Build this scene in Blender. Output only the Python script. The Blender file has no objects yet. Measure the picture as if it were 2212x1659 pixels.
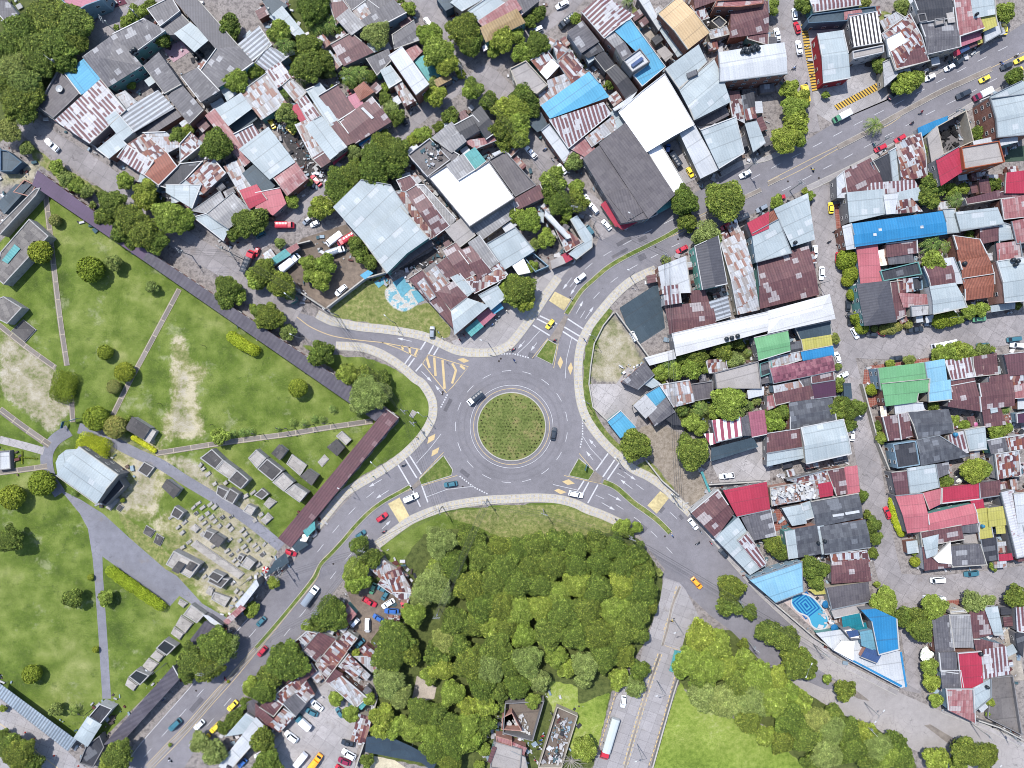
import bpy, bmesh, math, random, colorsys
import numpy as np
from mathutils import Vector, Matrix
from mathutils.geometry import tessellate_polygon
rnd = random.Random(7)
SC = bpy.context.scene
COL = SC.collection
# ------------------------------------------------------------------ camera, sky, sun, exposure
H = 232.0          # drone height in metres
S = 0.34           # ground metres per picture pixel (1024 wide)
cam = bpy.data.cameras.new('camera'); cam.sensor_width = 36; cam.lens = 36 * H / (1024 * S)
cam.clip_start = 1; cam.clip_end = 6000
camo = bpy.data.objects.new('camera', cam); camo.location = (0, 0, H); COL.objects.link(camo)
SC.camera = camo
SUN_EL = math.radians(59); SHD = Vector((0.55, -0.835, 0)).normalized()
world = bpy.data.worlds.new('World'); SC.world = world; world.use_nodes = True
wn = world.node_tree; bg = wn.nodes['Background']; sky = wn.nodes.new('ShaderNodeTexSky')
sky.sky_type = 'NISHITA'; sky.sun_disc = False; sky.sun_elevation = SUN_EL
sky.sun_rotation = math.atan2(-SHD.x, -SHD.y); sky.dust_density = 1.0; sky.altitude = 100
wn.links.new(sky.outputs[0], bg.inputs[0]); bg.inputs[1].default_value = 0.15
sl = bpy.data.lights.new('sun', 'SUN'); sl.energy = 3.8; sl.angle = math.radians(0.6); sl.color = (1, 0.968, 0.92)
slo = bpy.data.objects.new('sun', sl); COL.objects.link(slo)
sd = Vector((SHD.x * math.cos(SUN_EL), SHD.y * math.cos(SUN_EL), -math.sin(SUN_EL)))
slo.rotation_euler = sd.to_track_quat('-Z', 'Y').to_euler(); slo.location = (-100, 150, 300)
SC.view_settings.view_transform = 'Standard'; SC.view_settings.look = 'None'
SC.view_settings.gamma = 1.0; SC.view_settings.exposure = 0.94
SC.cycles.filter_width = 1.0; SC.cycles.max_bounces = 5; SC.cycles.diffuse_bounces = 3; SC.cycles.use_denoising = True
KALB = 2.25        # picture brightness of a sunlit surface over its albedo
# ------------------------------------------------------------------ coordinates
def px(col, row, x, y):            # tile coordinates -> picture pixels
    return (col * 256 + x / 8.640625, row * 192 + y / 8.640625)
def W(p, z=0.0):
    k = S * (H - z) / H
    return Vector(((p[0] - 512) * k, (384 - p[1]) * k, z))
TM = S / 8.640625                  # metres per tile unit
def nums(t): return tuple(float(a) for a in t.split(','))
def path(s):                       # "11:1,2 3,4 21:5,6" -> picture pixels
    out = []; c, r = 0, 0; full = False
    for tok in s.split():
        if ':' in tok:
            h, tok = tok.split(':')
            full = h == 'F'
            if not full: c, r = int(h[0]), int(h[1])
        x, y = nums(tok)
        out.append((x * 1024 / 2212, y * 1024 / 2212) if full else px(c, r, x, y))
    return out
def smooth(pts, n=6, closed=False):
    P = [Vector(p) for p in pts]; out = []; m = len(P)
    if m < 3: return P
    for i in range(m - 1):
        a = P[max(i - 1, 0)]; b = P[i]; c = P[i + 1]; d = P[min(i + 2, m - 1)]
        for k in range(n):
            t = k / n
            out.append(0.5 * ((2 * b) + (c - a) * t + (2 * a - 5 * b + 4 * c - d) * t * t + (3 * b - a - 3 * c + d) * t ** 3))
    out.append(P[-1]); return out
# ------------------------------------------------------------------ materials
def lin(c):
    return tuple(((v / 255) / 12.92 if v <= 10.3 else ((v / 255 + 0.055) / 1.055) ** 2.4) for v in c)
def alb(c, k=None):
    k = k or KALB
    r, g, b = lin(c); return (min(r / k, .9), min(g / k, .9), min(b * 1.0 / k, .9), 1)
class NT:
    def __init__(s, name):
        s.m = bpy.data.materials.new(name); s.m.use_nodes = True; s.t = s.m.node_tree; s.n = s.t.nodes
        s.b = s.n['Principled BSDF']; s.b.inputs['Roughness'].default_value = 0.75
        s.b.inputs['Specular IOR Level'].default_value = 0.25
    def new(s, ty, **kw):
        n = s.n.new(ty)
        for k, v in kw.items(): setattr(n, k, v)
        return n
    def l(s, a, b): s.t.links.new(a, b)
    def val(s, inp, v):
        if hasattr(v, 'links') or hasattr(v, 'is_output'): s.l(v, inp)
        else: inp.default_value = v
    def math(s, op, a, b=0.0, c=0.0, clamp=False):
        n = s.new('ShaderNodeMath', operation=op); n.use_clamp = clamp
        s.val(n.inputs[0], a); s.val(n.inputs[1], b); s.val(n.inputs[2], c); return n.outputs[0]
    def mix(s, f, a, b, ty='MIX'):
        n = s.new('ShaderNodeMix', data_type='RGBA', blend_type=ty); n.clamp_factor = True
        s.val(n.inputs[0], f); s.val(n.inputs[6], a); s.val(n.inputs[7], b); return n.outputs[2]
    def noise(s, vec, scale, detail=3, rough=0.55, dist=0.0):
        n = s.new('ShaderNodeTexNoise'); s.l(vec, n.inputs['Vector'])
        n.inputs['Scale'].default_value = scale; n.inputs['Detail'].default_value = detail
        n.inputs['Roughness'].default_value = rough; n.inputs['Distortion'].default_value = dist; return n.outputs['Fac']
    def ramp(s, f, stops, const=False):
        n = s.new('ShaderNodeValToRGB'); e = n.color_ramp.elements
        if const: n.color_ramp.interpolation = 'CONSTANT'
        while len(e) < len(stops): e.new(0.5)
        for el, (p, c) in zip(e, stops): el.position = p; el.color = c
        s.l(f, n.inputs[0]); return n.outputs[0]
    def maprange(s, v, a, b, c=0.0, d=1.0):
        n = s.new('ShaderNodeMapRange'); n.interpolation_type = 'SMOOTHSTEP'
        s.val(n.inputs[0], v)
        for i, q in enumerate((a, b, c, d)): n.inputs[i + 1].default_value = q
        return n.outputs[0]
    def scale(s, vec, sc):
        n = s.new('ShaderNodeMapping'); s.l(vec, n.inputs[0]); n.inputs['Scale'].default_value = sc; return n.outputs[0]
    def pos(s): return s.new('ShaderNodeNewGeometry').outputs['Position']
    def bump(s, h, st, d=0.1):
        n = s.new('ShaderNodeBump'); n.inputs['Strength'].default_value = st; n.inputs['Distance'].default_value = d
        s.l(h, n.inputs['Height']); s.l(n.outputs[0], s.b.inputs['Normal'])
def plain(name, c, var=0.12, rough=0.75, scale=1.2, spec=0.25):
    t = NT(name); p = t.pos(); n = t.noise(p, scale, 4); n2 = t.noise(p, scale * 0.12, 3)
    f = t.math('ADD', t.math('MULTIPLY', n, 0.5), t.math('MULTIPLY', n2, 0.5))
    g = t.maprange(f, 0.3, 0.7, 1 - var, 1 + var)
    t.l(t.mix(1.0, alb(c), g, 'MULTIPLY'), t.b.inputs['Base Color'])
    t.b.inputs['Roughness'].default_value = rough; t.b.inputs['Specular IOR Level'].default_value = spec; return t.m
def roofmat(name, cols, const=False, sheet=(0.95, 2.6), rib=0.9, ribc=0.10, rust=0.0, rustc=(150, 92, 74), stain=0.25, stainc=(60, 56, 58), stripe=None, rough=0.55, patchc=None, patchp=.9):
    t = NT('roof_' + name); uv = t.new('ShaderNodeUVMap').outputs[0]
    oi = t.new('ShaderNodeObjectInfo').outputs['Random']
    off = t.new('ShaderNodeCombineXYZ'); t.l(t.math('MULTIPLY', oi, 97.3), off.inputs[0]); t.l(t.math('MULTIPLY', oi, 31.7), off.inputs[1])
    va = t.new('ShaderNodeVectorMath', operation='ADD'); t.l(uv, va.inputs[0]); t.l(off.outputs[0], va.inputs[1]); v = va.outputs[0]
    br = t.new('ShaderNodeTexBrick'); t.l(v, br.inputs['Vector']); br.offset = 0.0; br.offset_frequency = 1
    br.inputs['Color1'].default_value = (0, 0, 0, 1); br.inputs['Color2'].default_value = (1, 1, 1, 1); br.inputs['Mortar'].default_value = (0.5, 0.5, 0.5, 1)
    br.inputs['Scale'].default_value = 1; br.inputs['Mortar Size'].default_value = 0.0
    br.inputs['Brick Width'].default_value = sheet[0]; br.inputs['Row Height'].default_value = sheet[1]
    big = t.noise(v, 0.12, 2); med = t.noise(v, 0.5, 4, 0.6)
    f = br.outputs[0]
    if not const: f = t.math('ADD', t.math('MULTIPLY', f, 0.55), t.math('MULTIPLY', med, 0.55), clamp=True)
    else: f = t.math('ADD', t.math('MULTIPLY', f, 0.8), t.math('MULTIPLY', t.math('SUBTRACT', big, 0.4), 0.9), clamp=True)
    brv = br.outputs[0]; k = len(cols); c = t.ramp(f, [(i / (k if const else max(k - 1, 1)), alb(q)) for i, q in enumerate(cols)], const)
    sv = t.scale(v, (2.2, 0.16, 1)); st = t.noise(sv, 1.0, 4, 0.6)
    if stripe:
        per, col2, duty = stripe
        w = t.new('ShaderNodeSeparateXYZ'); t.l(v, w.inputs[0])
        fr = t.math('FRACT', t.math('DIVIDE', w.outputs[0], per))
        on = t.math('LESS_THAN', t.math('ADD', fr, t.math('MULTIPLY', t.math('SUBTRACT', st, 0.5), 0.5 if duty > 0 else 0)), abs(duty))
        c = t.mix(on, c, alb(col2))
    if patchc:
        b2 = t.new('ShaderNodeTexBrick'); t.l(v, b2.inputs['Vector']); b2.offset = .3; b2.inputs['Color1'].default_value = (0, 0, 0, 1); b2.inputs['Color2'].default_value = (1, 1, 1, 1); b2.inputs['Mortar'].default_value = (0, 0, 0, 1); b2.inputs['Scale'].default_value = 1
        b2.inputs['Mortar Size'].default_value = 0; b2.inputs['Brick Width'].default_value = sheet[0] * 2; b2.inputs['Row Height'].default_value = 1.7; c = t.mix(t.math('MULTIPLY', t.math('GREATER_THAN', b2.outputs[0], patchp), .85), c, alb(patchc))
    if rust > 0:
        r = t.math('ADD', t.math('MULTIPLY', st, 0.5), t.math('MULTIPLY', med, 0.5))
        c = t.mix(t.maprange(r, 0.62 - rust * 0.3, 0.70 - rust * 0.25, 0, 0.9), c, alb(rustc))
    if stain > 0:
        c = t.mix(t.maprange(t.noise(v, 0.9, 5, 0.7), 0.5, 0.78, 0, stain * 1.6), c, alb(stainc))
        c = t.mix(t.maprange(st, 0.55, 0.8, 0, stain * 0.8), c, alb(stainc))
    fine = t.maprange(t.noise(v, 3.5, 3, 0.7), 0.25, 0.75, 0.86, 1.14)
    bigm = t.maprange(big, 0.3, 0.7, 0.92, 1.08)
    c = t.mix(1.0, c, t.math('MULTIPLY', fine, bigm), 'MULTIPLY')
    w = t.new('ShaderNodeSeparateXYZ'); t.l(v, w.inputs[0])
    rb = t.math('SINE', t.math('MULTIPLY', w.outputs[0], 2 * math.pi / rib))
    if ribc > 0: c = t.mix(1.0, c, t.math('ADD', 1.0 - ribc * 0.3, t.math('MULTIPLY', rb, ribc)), 'MULTIPLY')
    # lap joints between sheets
    j = t.math('LESS_THAN', t.math('FRACT', t.math('DIVIDE', w.outputs[1], sheet[1])), 0.06)
    c = t.mix(t.math('MULTIPLY', j, 0.28), c, (0.03, 0.03, 0.03, 1))
    t.l(c, t.b.inputs['Base Color']); t.b.inputs['Roughness'].default_value = rough
    hh = t.math('ADD', t.math('MULTIPLY', rb, 0.35), t.noise(v, 1.3, 3)); t.bump(hh, 0.35 if ribc > .04 else .15, 0.09)
    return t.m
PAT = [(210, 214, 220), (128, 78, 78), (168, 128, 116), (214, 216, 220), (104, 66, 70), (186, 178, 174), (150, 92, 76), (176, 182, 190)]
RM = {
 'ga': roofmat('zinc', [(180, 192, 198), (188, 200, 205), (197, 207, 211)], sheet=(1.0, 5), ribc=.035, patchc=(214,220,224), patchp=.95, stain=.08, stainc=(110, 112, 118)),
 'wh': roofmat('white', [(205, 210, 216), (226, 229, 233)], sheet=(1, 6), ribc=.035, stain=.14, stainc=(140, 140, 144)),
 'wb': roofmat('bright', [(275, 275, 280), (290, 290, 292)], sheet=(1, 6), ribc=.03, stain=.04, stainc=(170, 170, 176)),
 'tw': roofmat('hall', [(214, 214, 216), (236, 236, 236), (226, 226, 228)], sheet=(5, 4), ribc=.02, stain=.08, stainc=(160, 156, 150)),
 'ws': roofmat('ribwhite', [(210, 212, 220), (232, 233, 238)], sheet=(1.1, 2.2), ribc=.08, rust=.25, rustc=(150, 105, 110), stain=.1),
 'fc': roofmat('cement', [(92, 91, 98), (112, 110, 116), (128, 126, 130)], patchc=(186, 186, 190), patchp=0.90, sheet=(0.95, 1.8), ribc=.09, stain=.2, rust=.16, rustc=(176, 174, 176), stainc=(58, 57, 62)),
 'fd': roofmat('cement2', [(100, 99, 106), (112, 110, 117)], sheet=(0.95, 1.8), ribc=.1, stain=.12),
 'fk': roofmat('charcoal', [(70, 73, 82), (88, 90, 98), (100, 103, 110), (120, 123, 130)], patchc=(132, 136, 144), patchp=0.88, sheet=(1.0, 1.5), ribc=.04, stain=.15, stainc=(48, 50, 56)),
 'fl': roofmat('cementpale', [(146, 146, 150), (166, 165, 167), (178, 176, 176)], patchc=(196, 196, 198), patchp=0.9, sheet=(0.95, 2.2), ribc=.13, stain=.25, stainc=(96, 93, 94)),
 'bk': roofmat('black', [(56, 58, 66), (70, 71, 78), (80, 80, 86)], patchc=(120, 122, 128), patchp=0.93, sheet=(1.2, 2.5), ribc=.05, stain=.2, stainc=(36, 36, 42)),
 'ru': roofmat('maroon', [(102, 70, 76), (118, 82, 86), (134, 96, 96)], patchc=(196, 188, 190), patchp=0.88, sheet=(0.95, 2.4), ribc=.12, rust=.10, rustc=(186, 158, 146), stain=.3, stainc=(72, 48, 54)),
 'mr': roofmat('maroonplain', [(108, 76, 84), (122, 86, 92)], patchc=(150, 120, 124), patchp=0.94, sheet=(0.95, 3), ribc=.12, rust=.05, rustc=(150, 110, 100), stain=.25, stainc=(66, 44, 54)),
 'vi': roofmat('violet', [(86, 54, 78), (94, 60, 84)], sheet=(2, 4), ribc=.02, stain=.1, stainc=(60, 40, 58)),
 'pu': roofmat('purple', [(96, 78, 104), (106, 86, 112)], sheet=(3, 3), ribc=.03, stain=.2, stainc=(72, 56, 76)),
 'rp': roofmat('patch', PAT, const=True, sheet=(0.95, 2.2), ribc=.10, rust=.12, stain=.22),
 'rq': roofmat('patchpale', [(206, 208, 212), (190, 190, 194), (168, 130, 118), (214, 216, 220), (180, 172, 168), (198, 202, 208)], const=True, sheet=(0.95, 2.8), ribc=.09, rust=.15, rustc=(156, 108, 92), stain=.25),
 'rs': roofmat('ruststripe', [(196, 200, 208), (216, 218, 224), (206, 207, 214)], sheet=(0.95, 2.6), ribc=.05, stripe=(1.35, (132, 92, 96), .60), rust=.04, patchc=(222,222,226), patchp=.74, stain=.12),
 'zs': roofmat('zincstripe', [(186, 194, 204), (204, 210, 218)], sheet=(0.95, 4), ribc=.05, stripe=(1.4, (136, 140, 148), .55), rust=.12, stain=.2),
 'rw': roofmat('redworn', [(150, 92, 96), (172, 112, 114), (186, 136, 136), (200, 180, 180)], patchc=(206, 196, 196), patchp=0.88, sheet=(0.95, 2.2), ribc=.11, rust=.1, rustc=(205, 190, 188), stain=.22, stainc=(96, 62, 66)),
 'rt': roofmat('pinkcheck', [(120, 72, 88), (148, 90, 106), (168, 112, 124), (136, 82, 98)], const=True, sheet=(0.9, 1.2), ribc=.05, stain=.15),
 'rd': roofmat('coral', [(200, 112, 122), (212, 128, 136)], sheet=(1.0, 4), ribc=.06, stain=.15, stainc=(140, 84, 88)),
 'rr': roofmat('red', [(184, 56, 80), (198, 68, 92)], sheet=(1.0, 4), ribc=.05, stain=.12, stainc=(130, 50, 66)),
 'pk': roofmat('pink', [(190, 116, 136), (200, 128, 146)], sheet=(1.0, 3), ribc=.05, stain=.12, stainc=(150, 96, 110)),
 'pp': roofmat('pinkfaded', [(160, 92, 112), (184, 116, 132)], sheet=(0.9, 1.2), ribc=.1, stain=.2),
 'mg': roofmat('magenta', [(140, 50, 130)], ribc=.04, stain=.05),
 'ro': roofmat('rustorange', [(150, 88, 72), (166, 100, 82)], sheet=(.95, 2.4), ribc=.12, stain=.25, stainc=(110, 66, 58)),
 'tc': roofmat('claytile', [(136, 84, 70), (158, 98, 80), (172, 112, 92)], sheet=(0.5, .8), rib=0.5, ribc=.28, stain=.3, stainc=(86, 60, 56)),
 'bl': roofmat('skyblue', [(92, 176, 216), (106, 188, 226)], sheet=(1, 6), ribc=.06, stain=.05, stainc=(90, 140, 180)),
 'bs': roofmat('vividblue', [(44, 138, 196), (62, 152, 208)], sheet=(1, 8), ribc=.05, stain=.06, stainc=(40, 90, 150)),
 'lb': roofmat('iceblue', [(140, 196, 226), (158, 208, 232)], sheet=(1, 6), ribc=.04, stain=.04),
 'lt': roofmat('turqpale', [(116, 170, 192), (130, 182, 200)], ribc=.04, stain=.06),
 'tl': roofmat('teal', [(28, 132, 150), (44, 148, 164)], ribc=.05, stain=.1),
 'tq': roofmat('turquoise', [(64, 156, 160), (110, 186, 186), (82, 168, 172)], sheet=(1.0, 3), ribc=.06, stain=.15),
 'nb': roofmat('navy', [(66, 92, 140), (78, 104, 152)], ribc=.04, stain=.1),
 'dt': roofmat('tarp', [(58, 74, 86), (72, 90, 102), (90, 106, 118)], sheet=(4, 5), ribc=.02, stain=.25, stainc=(36, 50, 62), rust=.04, rustc=(150, 165, 175)),
 'nt': roofmat('net', [(56, 72, 88), (68, 86, 100)], sheet=(3.2, 3.2), ribc=.0, stain=.25, stainc=(40, 50, 62)),
 'gr': roofmat('green', [(116, 178, 126), (130, 190, 140)], sheet=(1, 5), ribc=.04, stain=.06, stainc=(90, 140, 100)),
 'ye': roofmat('yellow', [(196, 190, 96), (212, 204, 120)], sheet=(1, 3), ribc=.08, stain=.15, stainc=(140, 130, 80)),
 'or': roofmat('mustard', [(196, 146, 60)], ribc=.05, stain=.15),
 'yl': roofmat('creamyellow', [(222, 190, 146), (232, 202, 160)], sheet=(1, 5), ribc=.08, stain=.06, stainc=(190, 160, 130)),
 'tn': roofmat('tan', [(160, 134, 92), (180, 152, 108)], sheet=(.9, 2), ribc=.14, stain=.2),
 'cb': roofmat('browncement', [(92, 88, 95), (108, 103, 108), (120, 115, 118)], sheet=(1.2, 1.8), ribc=.07, stain=.25, stainc=(66, 58, 62)),
 'ea': roofmat('earth', [(112, 100, 92), (132, 120, 110), (148, 138, 126)], sheet=(9, 9), ribc=0, stain=.35, stainc=(84, 66, 58), rough=.95),
 'ce': roofmat('creamslab', [(176, 170, 168), (196, 190, 186)], sheet=(6, 6), ribc=0, stain=.25, stainc=(120, 110, 106), rough=.85),
 'cn': roofmat('concrete', [(110, 106, 108), (134, 129, 128), (150, 146, 144)], sheet=(7, 7), ribc=0, stain=.4, stainc=(62, 58, 60), rough=.9),
 'cy': roofmat('crypt', [(108, 104, 104), (140, 135, 132), (164, 158, 152)], sheet=(1.6, 2.4), ribc=0, stain=.45, stainc=(64, 60, 62), rough=.9),
 'tb': roofmat('tombdark', [(74, 73, 76), (98, 95, 95), (116, 112, 110)], sheet=(4, 4), ribc=0, stain=.4, stainc=(44, 42, 46), rust=.12, rustc=(176, 172, 166), rough=.9),
 'ts': roofmat('tombpale', [(160, 156, 152), (190, 184, 178), (212, 206, 200)], sheet=(1.4, 2), ribc=0, stain=.4, stainc=(96, 90, 88), rough=.9),
 'td': roofmat('tombblack', [(34, 42, 48), (44, 52, 58)], sheet=(3, 3), ribc=0, stain=.1),
 'sl': roofmat('slate', [(84, 80, 92), (98, 93, 104), (108, 104, 113)], sheet=(1.0, 1.7), rib=1.4, ribc=.10, stain=.2, stainc=(60, 56, 66)),
 'gy': roofmat('pergola', [(150, 166, 182), (176, 188, 200)], rib=1.0, ribc=.30, stain=.15),
 'kb': roofmat('boldrib', [(206, 196, 184)], sheet=(9, 9), ribc=0, stripe=(1.25, (66, 62, 66), -.5), stain=.1),
 'kg': roofmat('slatecorner', [(84, 84, 92), (98, 98, 106)], sheet=(1.1, 1.1), ribc=.06, stain=.15, stainc=(60, 60, 68)),
 'st': roofmat('redwhite', [(214, 210, 214)], sheet=(9, 9), ribc=0, stripe=(2.3, (176, 92, 112), -.5), stain=.08),
 'wp': roofmat('peeling', [(186, 186, 188), (214, 214, 216)], sheet=(3, 3), ribc=0, rust=.2, rustc=(120, 116, 118), stain=.3),
}
def wallmat(n, c, st=0.3):
    t = NT('wall_' + n); p = t.pos(); c1 = t.mix(t.maprange(t.noise(p, 0.7, 5, .7), .45, .8, 0, st * 1.6), alb(c), alb(tuple(q * .55 for q in c)))
    c1 = t.mix(1.0, c1, t.maprange(t.noise(p, 4, 3), .3, .7, .9, 1.1), 'MULTIPLY'); t.l(c1, t.b.inputs['Base Color']); t.b.inputs['Roughness'].default_value = .9; return t.m
WM = {'cream': wallmat('cream', (205, 196, 180)), 'grey': wallmat('grey', (150, 148, 150)), 'white': wallmat('white', (212, 212, 214)), 'blue': wallmat('blue', (150, 178, 196)),
      'salmon': wallmat('salmon', (196, 150, 136)), 'teal': wallmat('teal', (120, 176, 172)), 'orange': wallmat('orange', (176, 96, 66), .15), 'red': wallmat('red', (178, 52, 62), .1),
      'tomb': wallmat('tomb', (190, 188, 186), .4), 'mint': wallmat('mint', (130, 205, 190), .1), 'bluegrey': wallmat('bluegrey', (96, 120, 140), .2), 'plum': wallmat('plum', (130, 84, 96), .3), 'pinkwall': wallmat('pinkwall', (206, 150, 150), .2)}
def brickwall():
    t = NT('wall_brick'); tc = t.new('ShaderNodeTexCoord').outputs['Object']; b = t.new('ShaderNodeTexBrick'); t.l(t.scale(tc, (1, 1, 1)), b.inputs['Vector'])
    sp = t.new('ShaderNodeSeparateXYZ'); t.l(t.pos(), sp.inputs[0]); cb = t.new('ShaderNodeCombineXYZ'); t.l(t.math('ADD', sp.outputs[0], sp.outputs[1]), cb.inputs[0]); t.l(sp.outputs[2], cb.inputs[1]); t.l(cb.outputs[0], b.inputs['Vector'])
    b.inputs['Color1'].default_value = alb((150, 92, 78)); b.inputs['Color2'].default_value = alb((178, 118, 98)); b.inputs['Mortar'].default_value = alb((170, 150, 140))
    b.inputs['Scale'].default_value = 1; b.inputs['Brick Width'].default_value = .42; b.inputs['Row Height'].default_value = .2; b.inputs['Mortar Size'].default_value = .02
    c = t.mix(t.maprange(t.noise(t.pos(), .8, 4), .45, .7, 0, .5), b.outputs[0], alb((120, 80, 72))); t.l(c, t.b.inputs['Base Color']); t.b.inputs['Roughness'].default_value = .9; return t.m
WM['brick'] = brickwall()
M = {n: plain(n, c, v, r) for n, c, v, r in [
    ('glass_dark', (52, 62, 74), .15, .12), ('frame_white', (220, 220, 220), .05, .5), ('door_brown', (110, 76, 60), .2, .7), ('door_blue', (70, 110, 150), .15, .6),
    ('metal_grey', (150, 156, 162), .1, .4), ('metal_dark', (50, 52, 56), .1, .5), ('tank_black', (46, 54, 62), .15, .4), ('tank_blue', (60, 140, 180), .1, .4), ('tank_red', (190, 90, 110), .1, .5),
    ('tyre', (30, 30, 33), .15, .8), ('rim', (150, 152, 156), .05, .3), ('lamp_glass', (235, 238, 240), .02, .15), ('concrete_pole', (176, 174, 170), .1, .8), ('bark', (96, 82, 70), .3, .9), ('deadwood', (178, 172, 164), .2, .9),
    ('skin', (150, 110, 90), .05, .6), ('helmet', (40, 42, 48), .1, .3), ('wire', (70, 72, 76), .05, .5), ('kerb', (200, 196, 188), .15, .85), ('kerb_yellow', (214, 184, 110), .2, .8),
    ('cone_orange', (220, 70, 50), .05, .5), ('cloth_red', (200, 60, 60), .05, .8), ('cloth_blue', (30, 120, 175), .05, .8), ('cloth_pink', (225, 130, 180), .05, .8), ('cloth_white', (225, 225, 225), .05, .8),
    ('sign_blue', (70, 120, 160), .1, .4), ('dish_white', (205, 208, 210), .05, .4), ('litter_dark', (66, 60, 58), .3, .9), ('cargo_grey', (120, 130, 140), .15, .6), ('petal', (240, 240, 235), .05, .7)]}
def objcol(name, rough, spec=.5):
    t = NT(name); o = t.new('ShaderNodeObjectInfo'); t.l(o.outputs['Color'], t.b.inputs['Base Color']); t.b.inputs['Roughness'].default_value = rough; t.b.inputs['Specular IOR Level'].default_value = spec
    if rough < .4: t.b.inputs['Coat Weight'].default_value = .4
    return t.m
M['paint'] = objcol('paint', .3); M['cloth'] = objcol('cloth', .85, .1)
def island(name, cols, rough=.8, sat=None, tone=False, spec=.2):
    t = NT(name); r = t.new('ShaderNodeNewGeometry').outputs['Random Per Island']
    c = t.ramp(r, [(i / max(len(cols) - 1, 1), alb(q, KALB * .42 if tone else None)) for i, q in enumerate(cols)], const=not tone)
    if tone:
        a = t.new('ShaderNodeAttribute'); a.attribute_name = 'tone'; c = t.mix(1.0, c, a.outputs['Fac'], 'MULTIPLY')
        o = t.new('ShaderNodeObjectInfo').outputs['Random']; c = t.mix(1.0, c, t.ramp(o, [(0, (.84, .9, .8, 1)), (.5, (1, 1, 1, 1)), (1, (1.16, 1.04, .9, 1))]), 'MULTIPLY')
        t.b.inputs['Subsurface Weight'].default_value = 0
    t.l(c, t.b.inputs['Base Color']); t.b.inputs['Roughness'].default_value = rough; t.b.inputs['Specular IOR Level'].default_value = spec; return t.m
LEAF = {'d': island('leaf_deep', [(50, 64, 24), (78, 92, 34), (64, 80, 28), (112, 122, 54)], tone=True), 'l': island('leaf_light', [(74, 89, 32), (103, 118, 44), (88, 104, 37), (132, 143, 70)], tone=True),
        'g': island('leaf_grey', [(72, 86, 40), (98, 110, 56), (124, 134, 78), (84, 98, 46)], tone=True), 'o': island('leaf_olive', [(70, 84, 40), (92, 104, 50), (112, 120, 62)], tone=True),
        'b': island('leaf_trimmed', [(74, 86, 22), (98, 110, 32), (120, 128, 44)], tone=True), 'x': island('leaf_trimmed_brown', [(82, 92, 44), (104, 110, 56), (120, 116, 66)], tone=True),
        'p': island('leaf_palm', [(54, 76, 34), (84, 104, 48), (116, 128, 70)], tone=True), 'w': island('leaf_flower', [(110, 130, 90), (235, 235, 228), (225, 228, 220)], tone=True),
        'h': island('leaf_hedge', [(98, 114, 20), (128, 142, 34), (150, 160, 50)], tone=True), 'y': island('leaf_yellow', [(130, 140, 30), (170, 176, 50), (150, 160, 40)], tone=True)}
M['junk'] = island('junk', [(90, 80, 78), (236, 236, 240), (190, 190, 195), (225, 225, 228), (170, 190, 205), (60, 62, 68), (130, 110, 100), (150, 170, 185), (110, 70, 66), (205, 205, 205), (80, 110, 120), (170, 150, 130)])
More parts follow.
